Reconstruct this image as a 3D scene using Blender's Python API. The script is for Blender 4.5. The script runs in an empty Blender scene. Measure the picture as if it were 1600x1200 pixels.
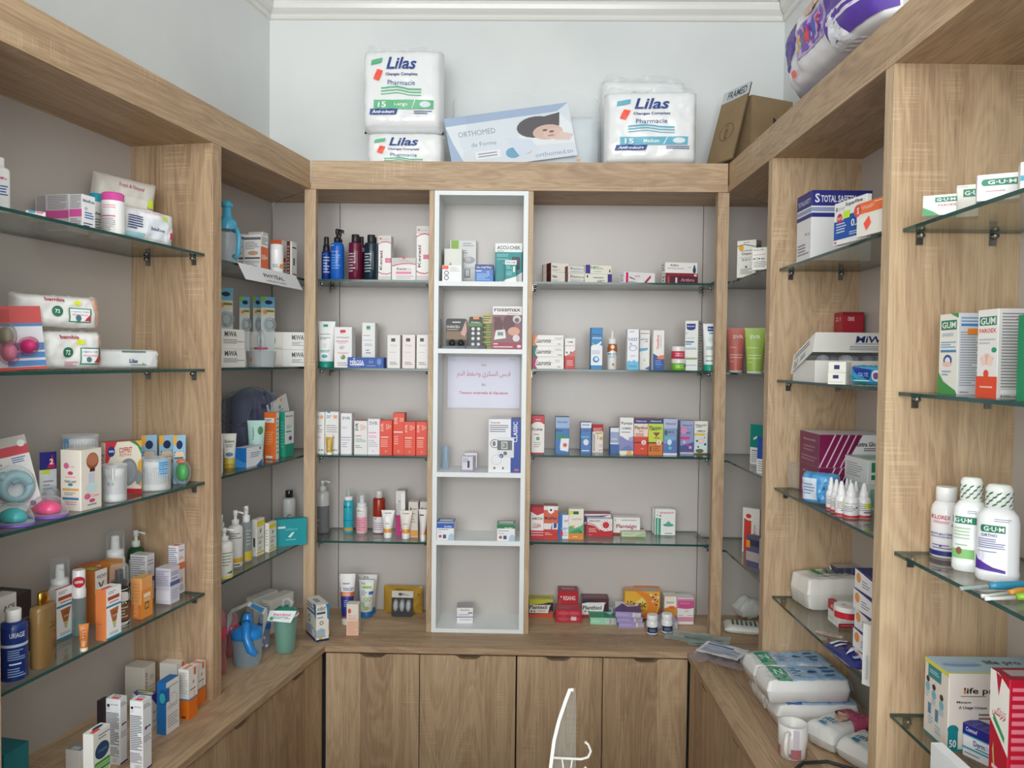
import bpy, math, random
from mathutils import Vector, Matrix, Euler, noise
S = bpy.context.scene
C = S.collection
PI = math.pi
EYE = 1.66                       # camera height; z of the shelving below is given from the floor
# ---------------------------------------------------------------- camera
cam = bpy.data.cameras.new('camera'); co = bpy.data.objects.new('camera', cam); C.objects.link(co)
cam.sensor_width = 36.0; cam.lens = 27.0; cam.clip_start = .02
co.matrix_world = Matrix(((0.999773, -0.012224, 0.017438, 0.0), (0.017808, 0.030825, -0.999366, 0.0), (0.011679, 0.999450, 0.031035, EYE), (0, 0, 0, 1)))
S.camera = co
# ---------------------------------------------------------------- light
S.view_settings.view_transform = 'Standard'; S.view_settings.look = 'None'
S.view_settings.gamma = 1.0; S.view_settings.use_curve_mapping = False
S.view_settings.exposure = 0.16
w = bpy.data.worlds.new('daylight'); S.world = w; w.use_nodes = True
w.node_tree.nodes['Background'].inputs[0].default_value = (.86, .94, 1.0, 1)
w.node_tree.nodes['Background'].inputs[1].default_value = 0.55
def area(name, loc, target, size, power, col):
    l = bpy.data.lights.new(name, 'AREA'); l.shape = 'RECTANGLE'; l.size, l.size_y = size; l.energy = power; l.color = col
    o = bpy.data.objects.new(name, l); C.objects.link(o); o.location = loc
    o.rotation_euler = (Vector(target) - Vector(loc)).to_track_quat('-Z', 'Y').to_euler()
    return o
area('shopfront_daylight', (-.26, -1.9, 2.0), (-.1, 2.3, 1.95), (2.3, 1.5), 74, (.95, .985, 1.0))
area('ceiling_panel_light', (0.0, .2, 2.78), (0, .45, 0), (.9, .9), 5, (1.0, .95, .88))
# ---------------------------------------------------------------- materials
def lin(c): return c / 12.92 if c <= .04045 else ((c + .055) / 1.055) ** 2.4
def rgb(h): return tuple(lin(int(h[i:i + 2], 16) / 255) for i in (0, 2, 4)) + (1,)
NAMED = dict(w='ffffff', k='1a1a1e', g='8c8c90', n='1f2f7a', r='d02030', o='f07028', e='0f8a6a', y='f2dc30', b='2060b8', p='e05a96', i='e8eaec',
             c='f4f0e4', d='4a4a50', l='b9bcc0', u='5b3a98', a='3fa9d8', t='147880', m='7a1030', f='ff5040', q='d8f03c')
MATS = {}
def mat(key):
    if key in MATS: return MATS[key]
    h, _, kind = key.partition('~'); h = NAMED.get(h, h)
    m = bpy.data.materials.new('paint_' + key); m.use_nodes = True; nt = m.node_tree; b = nt.nodes['Principled BSDF']
    col = rgb(h); b.inputs['Base Color'].default_value = col; b.inputs['Roughness'].default_value = .42
    if kind == 'g': b.inputs['Roughness'].default_value = .18
    elif kind == 's': b.inputs['Roughness'].default_value = .7
    elif kind == 'm': b.inputs['Metallic'].default_value = 1; b.inputs['Roughness'].default_value = .28
    elif kind in ('t', 'f', 'v'):
        # clear plastic: part see-through, part a thin glossy skin of its own colour
        out = nt.nodes['Material Output']; mx = nt.nodes.new('ShaderNodeMixShader'); tr = nt.nodes.new('ShaderNodeBsdfTransparent')
        tr.inputs[0].default_value = tuple((.8 if kind == 'f' else .55) + (.2 if kind == 'f' else .45) * c for c in col[:3]) + (1,)
        b.inputs['Roughness'].default_value = .12
        fr = nt.nodes.new('ShaderNodeLayerWeight'); fr.inputs[0].default_value = .5; pw = nt.nodes.new('ShaderNodeMath'); pw.operation = 'POWER'; pw.inputs[1].default_value = 3
        ad = nt.nodes.new('ShaderNodeMath'); ad.operation = 'ADD'; ad.use_clamp = True; ad.inputs[1].default_value = {'t': .30, 'f': .07, 'v': .38}[kind]
        nt.links.new(fr.outputs['Facing'], pw.inputs[0]); nt.links.new(pw.outputs[0], ad.inputs[0]); nt.links.new(ad.outputs[0], mx.inputs[0])
        nt.links.new(tr.outputs[0], mx.inputs[1]); nt.links.new(b.outputs[0], mx.inputs[2]); nt.links.new(mx.outputs[0], out.inputs[0])
    MATS[key] = m
    return m
def glass_mat():
    m = bpy.data.materials.new('shelf_glass'); m.use_nodes = True; nt = m.node_tree; nt.nodes.remove(nt.nodes['Principled BSDF'])
    tr = nt.nodes.new('ShaderNodeBsdfTransparent'); tr.inputs[0].default_value = (.885, .925, .905, 1)
    gl = nt.nodes.new('ShaderNodeBsdfGlossy'); gl.inputs['Roughness'].default_value = .015
    lw = nt.nodes.new('ShaderNodeLayerWeight'); lw.inputs[0].default_value = .5; pw = nt.nodes.new('ShaderNodeMath'); pw.operation = 'POWER'; pw.inputs[1].default_value = 5
    fr = nt.nodes.new('ShaderNodeMath'); fr.operation = 'MULTIPLY_ADD'; fr.inputs[1].default_value = .96; fr.inputs[2].default_value = .04
    nt.links.new(lw.outputs['Facing'], pw.inputs[0]); nt.links.new(pw.outputs[0], fr.inputs[0])
    mx = nt.nodes.new('ShaderNodeMixShader'); L = nt.links.new
    L(fr.outputs[0], mx.inputs[0]); L(tr.outputs[0], mx.inputs[1]); L(gl.outputs[0], mx.inputs[2]); L(mx.outputs[0], nt.nodes['Material Output'].inputs[0])
    MATS['glass'] = m
    m2 = bpy.data.materials.new('glass_edge'); m2.use_nodes = True; b = m2.node_tree.nodes['Principled BSDF']
    b.inputs['Base Color'].default_value = (.018, .075, .065, 1); b.inputs['Roughness'].default_value = .12
    MATS['glass_edge'] = m2
glass_mat()
def wood(key, grain, dark=1.0):
    """pale sawn oak laminate; grain is the axis the fibres run along"""
    m = bpy.data.materials.new('oak_' + key); m.use_nodes = True; nt = m.node_tree; N = nt.nodes.new; L = nt.links.new; b = nt.nodes['Principled BSDF']
    tc = N('ShaderNodeTexCoord'); sep = N('ShaderNodeSeparateXYZ'); L(tc.outputs['Object'], sep.inputs[0])
    ax = {'x': 0, 'y': 1, 'z': 2}[grain]; oth = [i for i in range(3) if i != ax]
    def math_(op, a, bb, c=None):
        n = N('ShaderNodeMath'); n.operation = op
        for i, v in enumerate((a, bb, c)):
            if v is None: continue
            if isinstance(v, (int, float)): n.inputs[i].default_value = v
            else: L(v, n.inputs[i])
        return n.outputs[0]
    al = sep.outputs[ax]; ac = math_('ADD', sep.outputs[oth[0]], sep.outputs[oth[1]])
    def vec(sa, sc, seed):
        c = N('ShaderNodeCombineXYZ'); L(math_('MULTIPLY', al, sa), c.inputs[0]); L(math_('MULTIPLY', ac, sc), c.inputs[1]); c.inputs[2].default_value = seed
        return c.outputs[0]
    def nz(v, scale, detail, rough=.55, dist=0):
        n = N('ShaderNodeTexNoise'); n.inputs['Scale'].default_value = scale; n.inputs['Detail'].default_value = detail
        n.inputs['Roughness'].default_value = rough; n.inputs['Distortion'].default_value = dist; L(v, n.inputs['Vector']); return n.outputs['Fac']
    # glued staves of differing tone
    st = N('ShaderNodeTexWhiteNoise'); st.noise_dimensions = '1D'; L(math_('FLOOR', math_('MULTIPLY_ADD', ac, 11.0, 3.3), 0), st.inputs['W'])
    figure = nz(vec(1.1, 9, 1.7), 1.0, 3, .5, 1.6)
    rings = N('ShaderNodeMath'); rings.operation = 'SINE'; L(math_('MULTIPLY', figure, 62.0), rings.inputs[0])
    fibre = nz(vec(5, 260, 4.1), 1.0, 3)
    pores = nz(vec(22, 420, 9.2), 1.0, 1)
    saw = nz(vec(330, 3.5, 2.2), 1.0, 1); patch = nz(vec(7, 17, 6.6), 1.0, 1)
    v = math_('MULTIPLY_ADD', st.outputs['Value'], .24, .20)
    v = math_('MULTIPLY_ADD', figure, .42, v)
    v = math_('MULTIPLY_ADD', rings.outputs[0], .06, v)
    v = math_('MULTIPLY_ADD', fibre, .40, v)
    v = math_('MULTIPLY_ADD', math_('GREATER_THAN', pores, .63), -.10, v)
    mr = N('ShaderNodeMapRange'); L(patch, mr.inputs[0]); mr.inputs[1].default_value = .58; mr.inputs[2].default_value = .68
    mr2 = N('ShaderNodeMapRange'); L(saw, mr2.inputs[0]); mr2.inputs[1].default_value = .54; mr2.inputs[2].default_value = .62
    v = math_('MULTIPLY_ADD', math_('MULTIPLY', mr.outputs[0], mr2.outputs[0]), .13, v)
    ra = N('ShaderNodeValToRGB'); L(v, ra.inputs[0]); e = ra.color_ramp.elements
    e[0].position = .30; e[0].color = rgb('7e6652'); e[1].position = .95; e[1].color = rgb('d6bb98')
    n1 = ra.color_ramp.elements.new(.62); n1.color = rgb('b29475')
    L(ra.outputs[0], b.inputs['Base Color']); b.inputs['Roughness'].default_value = .5
    bp = N('ShaderNodeBump'); bp.inputs['Strength'].default_value = .12; bp.inputs['Distance'].default_value = .002; L(v, bp.inputs['Height']); L(bp.outputs[0], b.inputs['Normal'])
    MATS[key] = m
wood('oak_z', 'z'); wood('oak_x', 'x'); wood('oak_y', 'y')
def plaster():
    m = bpy.data.materials.new('white_wall_paint'); m.use_nodes = True; nt = m.node_tree; b = nt.nodes['Principled BSDF']; L = nt.links.new
    tc = nt.nodes.new('ShaderNodeTexCoord'); n = nt.nodes.new('ShaderNodeTexNoise'); n.inputs['Scale'].default_value = 2.2; n.inputs['Detail'].default_value = 5
    L(tc.outputs['Object'], n.inputs['Vector']); r = nt.nodes.new('ShaderNodeValToRGB'); L(n.outputs['Fac'], r.inputs[0])
    r.color_ramp.elements[0].position = .3; r.color_ramp.elements[0].color = rgb('dcdfde'); r.color_ramp.elements[1].position = .6; r.color_ramp.elements[1].color = rgb('e8eae9')
    L(r.outputs[0], b.inputs['Base Color']); b.inputs['Roughness'].default_value = .45
    n2 = nt.nodes.new('ShaderNodeTexNoise'); n2.inputs['Scale'].default_value = 9; L(tc.outputs['Object'], n2.inputs['Vector'])
    bp = nt.nodes.new('ShaderNodeBump'); bp.inputs['Strength'].default_value = .06; bp.inputs['Distance'].default_value = .01; L(n2.outputs['Fac'], bp.inputs['Height']); L(bp.outputs[0], b.inputs['Normal'])
    MATS['plaster'] = m
    m = bpy.data.materials.new('pale_floor_tiles'); m.use_nodes = True; nt = m.node_tree; b = nt.nodes['Principled BSDF']
    br = nt.nodes.new('ShaderNodeTexBrick'); br.offset = 0; br.inputs['Scale'].default_value = 2.4; br.inputs['Color1'].default_value = rgb('b9aa98'); br.inputs['Color2'].default_value = rgb('b2a391'); br.inputs['Mortar'].default_value = rgb('857c70')
    br.inputs['Brick Width'].default_value = 1; br.inputs['Row Height'].default_value = 1; br.inputs['Mortar Size'].default_value = .01
    tc = nt.nodes.new('ShaderNodeTexCoord'); nt.links.new(tc.outputs['Object'], br.inputs['Vector']); nt.links.new(br.outputs['Color'], b.inputs['Base Color']); b.inputs['Roughness'].default_value = .3
    MATS['tiles'] = m
plaster()
MATS['panel'] = mat('c4bdb8~g'); MATS['panel'].node_tree.nodes['Principled BSDF'].inputs['Roughness'].default_value = .3
def cardboard():
    m = bpy.data.materials.new('brown_cardboard'); m.use_nodes = True; nt = m.node_tree; b = nt.nodes['Principled BSDF']
    tc = nt.nodes.new('ShaderNodeTexCoord'); wv = nt.nodes.new('ShaderNodeTexNoise'); wv.inputs['Scale'].default_value = 25; nt.links.new(tc.outputs['Object'], wv.inputs['Vector'])
    r = nt.nodes.new('ShaderNodeValToRGB'); r.color_ramp.elements[0].color = rgb('8f7858'); r.color_ramp.elements[1].color = rgb('a58c68'); nt.links.new(wv.outputs['Fac'], r.inputs[0])
    nt.links.new(r.outputs[0], b.inputs['Base Color']); b.inputs['Roughness'].default_value = .8; MATS['cardboard'] = m
cardboard()
# ---------------------------------------------------------------- mesh collecting
class MB:
    def __init__(s): s.v = []; s.f = []; s.m = []; s.keys = []; s.sm = []
    def k(s, key):
        if key not in s.keys: s.keys.append(key)
        return s.keys.index(key)
    def add(s, vs, fs, key, smooth=False):
        o = len(s.v); s.v += [tuple(p) for p in vs]; i = s.k(key)
        for f in fs: s.f.append([o + j for j in f]); s.m.append(i); s.sm.append(bool(smooth))
    def box(s, a, b, key):
        (x0, y0, z0), (x1, y1, z1) = a, b
        vs = [(x0, y0, z0), (x1, y0, z0), (x1, y1, z0), (x0, y1, z0), (x0, y0, z1), (x1, y0, z1), (x1, y1, z1), (x0, y1, z1)]
        s.add(vs, [(3, 2, 1, 0), (4, 5, 6, 7), (0, 1, 5, 4), (1, 2, 6, 5), (2, 3, 7, 6), (3, 0, 4, 7)], key)
    def prism(s, pts, z0, z1, key, side=None):
        """vertical prism over an outline given counter-clockwise"""
        n = len(pts); vs = [(x, y, z0) for x, y in pts] + [(x, y, z1) for x, y in pts]
        s.add(vs, [tuple(range(n))[::-1], tuple(range(n, 2 * n))], key)
        s.add(vs, [(i, (i + 1) % n, n + (i + 1) % n, n + i) for i in range(n)], side or key)
    def grid(s, fn, nu, nv, key, smooth=True, closed=False, flip=False):
        vs = [fn(i / nu, j / nv) for j in range(nv + 1) for i in range(nu + (0 if closed else 1))]; w_ = nu if closed else nu + 1
        fs = []
        for j in range(nv):
            for i in range(nu):
                q = (j * w_ + i, j * w_ + (i + 1) % w_, (j + 1) * w_ + (i + 1) % w_, (j + 1) * w_ + i)
                fs.append(q[::-1] if flip else q)
        s.add(vs, fs, key, smooth)
    def lathe(s, prof, key, n=20, ratio=1.0, cx=0, cy=0, power=2.0):
        """prof is a list of (radius, z); power above 2 squares the section off"""
        rings = []
        for r, z in prof:
            rr = []
            for i in range(n):
                t = 2 * PI * (i + .5) / n; cs, sn = math.cos(t), math.sin(t); q = (abs(cs) ** power + abs(sn) ** power) ** (-1 / power)
                rr.append((cx + r * q * cs, cy + r * ratio * q * sn, z))
            rings.append(rr)
        vs = [p for rr in rings for p in rr]; fs = []
        for j in range(len(prof) - 1):
            for i in range(n): fs.append((j * n + i, j * n + (i + 1) % n, (j + 1) * n + (i + 1) % n, (j + 1) * n + i))
        s.add(vs, fs, key, True)
        s.add(rings[0], [tuple(range(n))[::-1]], key); s.add(rings[-1], [tuple(range(n))], key)
    def tube(s, path, r, key, n=8):
        P = [Vector(p) for p in path]; vs = []; 
        for i, p in enumerate(P):
            d = (P[min(i + 1, len(P) - 1)] - P[max(i - 1, 0)]).normalized(); u = d.orthogonal().normalized() if i == 0 else (u - d * u.dot(d)).normalized(); q = d.cross(u)
            rr = r[i] if isinstance(r, (list, tuple)) else r
            vs += [tuple(p + (u * math.cos(2 * PI * k / n) + q * math.sin(2 * PI * k / n)) * rr) for k in range(n)]
        fs = [(j * n + i, j * n + (i + 1) % n, (j + 1) * n + (i + 1) % n, (j + 1) * n + i) for j in range(len(P) - 1) for i in range(n)]
        fs += [tuple(range(n))[::-1], tuple(range((len(P) - 1) * n, len(P) * n))]
        s.add(vs, fs, key, True)
    def build(s, name, parent=None, loc=None, rot=None):
        me = bpy.data.meshes.new(name); me.from_pydata(s.v, [], s.f)
        for k in s.keys: me.materials.append(MATS.get(k) or mat(k))
        me.polygons.foreach_set('material_index', s.m); me.polygons.foreach_set('use_smooth', s.sm); me.update()
        o = bpy.data.objects.new(name, me); C.objects.link(o)
        if parent: o.parent = parent
        if loc: o.location = loc
        if rot: o.rotation_euler = rot
        return o
def tag(o, label, cat, group=None):
    o['label'] = label; o['category'] = cat
    if group: o['group'] = group
    return o
def struct(o): o['kind'] = 'structure'; return o
def empty(name, loc=(0, 0, 0), rot=(0, 0, 0)):
    o = bpy.data.objects.new(name, None); C.objects.link(o); o.location = loc; o.rotation_euler = rot; o.empty_display_size = .05
    return o
# ---------------------------------------------------------------- printing on surfaces
TXT = {}
def make_texts(jobs):
    """lettering: font curves turned into meshes once, each normalised to a unit box"""
    obs = []
    for style, text in jobs:
        cu = bpy.data.curves.new('lettering', 'FONT'); cu.body = text; cu.resolution_u = 2
        if style in 'bVi': cu.offset = .022
        if style == 'i': cu.shear = .25
        obs.append(((style, text), bpy.data.objects.new('lettering', cu)))
    for _, o in obs: C.objects.link(o)
    bpy.context.view_layer.update(); dg = bpy.context.evaluated_depsgraph_get()
    for k, o in obs:
        ev = o.evaluated_get(dg); me = ev.to_mesh()
        vs = [(v.co.x, v.co.y) for v in me.vertices]; fs = [tuple(p.vertices) for p in me.polygons]
        if vs:
            x0 = min(v[0] for v in vs); x1 = max(v[0] for v in vs); y0 = min(v[1] for v in vs); y1 = max(v[1] for v in vs)
            TXT[k] = ([((x - x0) / max(x1 - x0, 1e-6), (y - y0) / max(y1 - y0, 1e-6)) for x, y in vs], fs)
        ev.to_mesh_clear()
    for _, o in obs:
        cu = o.data; bpy.data.objects.remove(o); bpy.data.curves.remove(cu)
def text_jobs(spec):
    for c in spec.split(';'):
        p = c.strip().split(' ', 6)
        if len(p) == 7 and p[0] in 'tbivV': yield ('t' if p[0] == 'v' else p[0], p[6])
def poly_tris(q):
    from mathutils.geometry import tessellate_polygon
    return [tuple(q[i] for i in t) for t in tessellate_polygon([[Vector((x, y, 0)) for x, y in q]])]
def paint(mb, spec, M, W, H, curved=False, stickers=None):
    """print decals on a surface; M(a, b, lift) gives the point at fractions a, b of the face"""
    rnd = random.Random(spec); lift = .00012
    def tris(T, key):                                    # on a bulging face split triangles until they hug it
        if not curved: mb.add([M(x, y, lift) for t_ in T for x, y in t_], [(3 * i, 3 * i + 1, 3 * i + 2) for i in range(len(T))], key); return
        out = []; st_ = list(T)
        while st_:
            q = st_.pop(); d = [((q[i][0] - q[i - 2][0]) ** 2 + (q[i][1] - q[i - 2][1]) ** 2, i) for i in range(3)]; m_, i = max(d)
            if m_ > (.0016 if curved == 2 else .0121) and len(out) < 4000:
                a_, b_, c_ = q[i], q[i - 2], q[i - 1]; md = ((a_[0] + b_[0]) / 2, (a_[1] + b_[1]) / 2); st_ += [(a_, md, c_), (md, b_, c_)]
            else: out.append(q)
        mb.add([M(x, y, lift) for t_ in out for x, y in t_], [(3 * i, 3 * i + 1, 3 * i + 2) for i in range(len(out))], key, True)
    def rect(x0, y0, x1, y1, key, t=None):
        k_ = 3 if curved == 2 else 1; n = max(1, int(round(10 * k_ * abs(x1 - x0)))) if curved else 1; m_ = max(1, int(round(8 * k_ * abs(y1 - y0)))) if curved else 1
        (t or mb).grid(lambda i, j: M(x0 + (x1 - x0) * i, y0 + (y1 - y0) * j, lift * (2 if t else 1)), n, m_, key, curved)
    for c in spec.split(';'):
        c = c.strip()
        if not c: continue
        lift += .00005; p = c.split(' ', 6) if c[0] in 'tbivV' else c.split(' '); o = p[0]
        if o == 'r': rect(*map(float, p[1:5]), p[5])
        elif o == 's':
            t = MB(); rect(*map(float, p[1:5]), p[5], t); stickers.append(t)
        elif o in 'ce':
            x, y, rx = map(float, p[1:4]); ry = rx * W / H if o == 'c' else float(p[4]); n = 20
            E = [(x + rx * math.cos(2 * PI * i / n), y + ry * math.sin(2 * PI * i / n)) for i in range(n)]; tris([((x, y), E[i], E[(i + 1) % n]) for i in range(n)], p[-1])
        elif o == 'o':                                   # ring
            x, y, rx, th = map(float, p[1:5]); k = W / H; n = 24
            mb.add([M(x + q * math.cos(2 * PI * i / n), y + q * k * math.sin(2 * PI * i / n), lift) for q in (rx, rx - th) for i in range(n)], [(i, (i + 1) % n, n + (i + 1) % n, n + i) for i in range(n)], p[5])
        elif o == 'p':
            q = list(map(float, p[2:])); q = list(zip(q[::2], q[1::2])); tris(poly_tris(q), p[1])
        elif o == 'l':
            x0, y0, x1, y1 = map(float, p[1:5]); n = int(p[5])
            for i in range(n):
                y = y1 - (y1 - y0) * (i + .5) / n; h = (y1 - y0) / n * .22; e = x1 - (x1 - x0) * rnd.choice((0, 0, .05, .15, .35)); rect(x0, y - h, e, y + h, p[6])
        elif o == 'L':
            x0, y0, x1, y1 = map(float, p[1:5]); n = int(p[5])
            for i in range(n):
                x = x0 + (x1 - x0) * (i + .5) / n; h = (x1 - x0) / n * .22; e = y1 - (y1 - y0) * rnd.choice((0, 0, .05, .15, .35)); rect(x - h, y0, x + h, e, p[6])
        elif o == 'k':
            x0, y0, x1, y1 = map(float, p[1:5]); rect(x0, y0, x1, y1, 'w'); n = 14
            for i in range(n):
                x = x0 + (x1 - x0) * (i + .3) / n; rect(x, y0, x + (x1 - x0) / n * rnd.choice((.3, .5, .7)), y1, 'k')
        elif o in 'tbivV':
            x, y, w_, h_ = map(float, p[1:5]); g = TXT.get(('t' if o == 'v' else o, p[6]))
            if not g: continue
            if o in 'vV': q = [(x + w_ / 2 - w_ * b, y - h_ / 2 + h_ * a) for a, b in g[0]]
            else: q = [(x - w_ / 2 + w_ * a, y - h_ / 2 + h_ * b) for a, b in g[0]]
            if curved: tris([(q[f[0]], q[f[i]], q[f[i + 1]]) for f in g[1] for i in range(1, len(f) - 1)], p[5])
            else: mb.add([M(a, b, lift) for a, b in q], g[1], p[5])
def put_stickers(st, parent):
    for t in st: t.build('price_sticker', parent)
# ---------------------------------------------------------------- goods
def finish(o, label, cat, grp): return tag(o, label, cat, grp)
def carton(name, label, cat, loc, yaw, size, base, R='', L='', T='', grp=None, rot=(0, 0)):
    """folding box; R is printed on the face to the right of its near corner, L on the one to the left, T on top"""
    wx, wy, h = size; mb = MB(); c = min(.0012, wx * .06, wy * .06); hx, hy = wx / 2, wy / 2
    pts = [(-hx + c, -hy), (hx - c, -hy), (hx, -hy + c), (hx, hy - c), (hx - c, hy), (-hx + c, hy), (-hx, hy - c), (-hx, -hy + c)]
    mb.prism(pts, 0, h, base); st = []
    paint(mb, R, lambda a, b, l: (-hx + wx * a, -hy - l, h * b), wx, h, stickers=st)
    paint(mb, L, lambda a, b, l: (-hx - l, hy - wy * a, h * b), wy, h, stickers=st)
    paint(mb, 'r .02 .93 .98 .945 l;' * (h > .04) + T, lambda a, b, l: (-hx + wx * a, -hy + wy * b, h + l), wx, wy, stickers=st)
    o = mb.build(name, None, loc, (rot[0], rot[1], yaw)); put_stickers(st, o)
    return finish(o, label, cat, grp)
def bottle(name, label, cat, loc, yaw, size, parts, F='', grp=None, ratio=1.0, power=2.0, lean=0):
    """turned container: parts are (part name, colour, [(radius, height) as fractions of the width and height], extra)"""
    W, H = size; root = empty(name, loc, (lean, 0, yaw)); st = []
    for i, (pn, key, prof, *extra) in enumerate(parts):
        mb = MB(); pr = [(r * W, z * H) for r, z in prof]; mb.lathe(pr, key, 24, ratio, power=power if i == 0 else 2.0)
        if i == 0 and F:
            def rad(z):
                for (r0, z0), (r1, z1) in zip(pr, pr[1:]):
                    if z0 <= z <= z1 and z1 > z0: return r0 + (r1 - r0) * (z - z0) / (z1 - z0)
                return pr[-1][0] if z > pr[-1][1] else pr[0][0]
            def M(a, b, l):
                z = b * H; r = rad(z); x = max(-.985, min(.985, 2 * a - 1)); y = (1 - abs(x) ** power) ** (1 / power)
                k = 1 + l * 1.5 / max(r, .004); return (x * r * k, -y * r * ratio * k - l, z)
            paint(mb, F, M, W, H, True, st)
        for e in extra:                                   # nozzle: (length, height, thickness, drop, direction degrees)
            ln, z, th, dp, dr = e; d = Vector((math.sin(math.radians(dr)), -math.cos(math.radians(dr)), 0)); z *= H
            mb.tube([tuple(d * -th * W * 1.2 + Vector((0, 0, z))), tuple(d * ln * W * .6 + Vector((0, 0, z))), tuple(d * ln * W + Vector((0, 0, z - dp * H)))], [th * W, th * W, th * W * .8], key)
        o = mb.build(pn, root)
        if i == 0: put_stickers(st, o)
    return finish(root, label, cat, grp)
def tube(name, label, cat, loc, yaw, size, base, cap, F='', grp=None, lean=0, caph=.13, capw=.8, hang=False):
    """squeezed tube standing on its cap (or lying on its seam when hang)"""
    W, D, H = size; root = empty(name, loc, (lean, 0, yaw)); st = []; hw = W / 2
    z0 = caph * H; zz = lambda b: z0 + (H - z0) * b
    wid = lambda b: hw * (capw * .97 + (1 - capw * .97) * b); dep = lambda b: max(.0012, D / 2 * (1 - b ** 1.6))
    mb = MB(); mb.grid(lambda a, b: (wid(b) * math.cos(2 * PI * a), dep(b) * math.sin(2 * PI * a), zz(b)), 28, 12, base, True, True)
    mb.box((-hw, -.0012, H * .965), (hw, .0012, H), base)
    def M(a, b, l):
        b = max(0, (b * H - z0) / (H - z0)); x = max(-.99, min(.99, 2 * a - 1)); return (x * wid(b), -dep(b) * math.sqrt(1 - x * x) - l * 3 - .0004, zz(b))
    paint(mb, F, M, W, H, True, st); o = mb.build('tube_body', root); put_stickers(st, o)
    mb = MB(); mb.lathe([(hw * capw, 0), (hw * capw, z0 * .15), (hw * capw, z0 * .96), (hw * capw * .95, z0)], cap, 24, D / W / capw); mb.build('cap', root)
    return finish(root, label, cat, grp)
def pack(name, label, cat, loc, rot, size, base, F='', T='', grp=None, power=6, wr=.003, fins=0, seed=1, film=None, parts=()):
    """soft wrapped pack: two bulged sheets meeting in a seam, with wrinkles; F printed on the front, T on the top side"""
    W, D, H = size; mb = MB(); st = []
    def bul(a, b):
        x, y = abs(2 * a - 1), abs(2 * b - 1); return ((1 - min(1, x) ** power) * (1 - min(1, y) ** power)) ** (1 / (power * .6))
    def wk(x, z, s): return wr * (noise.noise(Vector((x * 28 + seed * 7.3, z * 28, s * 5.0 + seed))) + .6 * noise.noise(Vector((x * 75, z * 60 + seed, s))))
    def P(a, b, s, l=0):
        x, z = (a - .5) * W, b * H; k = bul(a, b); e = .985 + .03 * noise.noise(Vector((a * 6 + seed, b * 6, s)))
        return (x * (e if 0 < a < 1 else 1), s * (D / 2 * k + wk(x, z, s) * min(1, k * 1.4)) + s * l, z if 0 < b < 1 else z + wr * abs(noise.noise(Vector((a * 11, seed, b)))))
    n1, n2 = 36, 28
    mb.grid(lambda a, b: P(a, b, -1), n1, n2, base); mb.grid(lambda a, b: P(a, b, 1), n1, n2, base, flip=True)
    if fins:                                              # crimped film ends
        for sx in (-1, 1):
            mb.grid(lambda a, b: (sx * (W / 2 + fins * a), .25 * fins * math.sin(b * 19 + seed + a) * a, H * (.5 + (b - .5) * (.96 - .1 * a))), 3, 16, film or base)
    paint(mb, F, lambda a, b, l: P(a, b, -1, l * 5 + .0014), W, H, 2, st)
    if T: paint(mb, T, lambda a, b, l: (lambda q: (q[0], q[1], q[2] + l * 5))(P(a, .985, -1 if b < .5 else 1)), W, D, True, st)
    o = mb.build(name, None, loc, rot); put_stickers(st, o)
    return finish(o, label, cat, grp)
def hangcard(name, label, cat, loc, yaw, size, base, F='', bubble=None, grp=None, lean=0, side=0):
    """printed card with a clear blister; bubble is (x, z, rx, rz, depth, colour, content colour)"""
    W, H = size; root = empty(name, loc, (lean, side, yaw)); mb = MB(); st = []; r = min(W, H) * .12
    pts = []
    for cx, cz, a0 in ((W / 2 - r, r, -90), (W / 2 - r, H - r, 0), (-W / 2 + r, H - r, 90), (-W / 2 + r, r, 180)):
        pts += [(cx + r * math.cos(math.radians(a0 + k * 22.5)), cz + r * math.sin(math.radians(a0 + k * 22.5))) for k in range(5)]
    n = len(pts); vs = [(x, -.0006, z) for x, z in pts] + [(x, .0006, z) for x, z in pts]
    mb.add(vs, [tuple(range(n)), tuple(range(n, 2 * n))[::-1]] + [(i, n + i, n + (i + 1) % n, (i + 1) % n) for i in range(n)], base)
    paint(mb, F, lambda a, b, l: ((a - .5) * W, -.0006 - l, b * H), W, H, stickers=st); o = mb.build('card', root); put_stickers(st, o)
    for bb in bubble or ():
        x, z, rx, rz, dp, key, inner = bb; m2 = MB()
        def dome(k, sc):
            m2.grid(lambda a, b: ((x - .5) * W + rx * W * sc * math.sin(b * PI / 2) * math.cos(2 * PI * a), -.0008 - dp * sc * math.cos(b * PI / 2) ** .6, z * H + rz * H * sc * math.sin(b * PI / 2) * math.sin(2 * PI * a)), 20, 6, k, True, True, True)
        dome(key, 1); m2.build('blister', root)
        if inner:
            m2 = MB(); dome(inner, .72); m2.build('blister_content', root)
    return finish(root, label, cat, grp)
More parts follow.
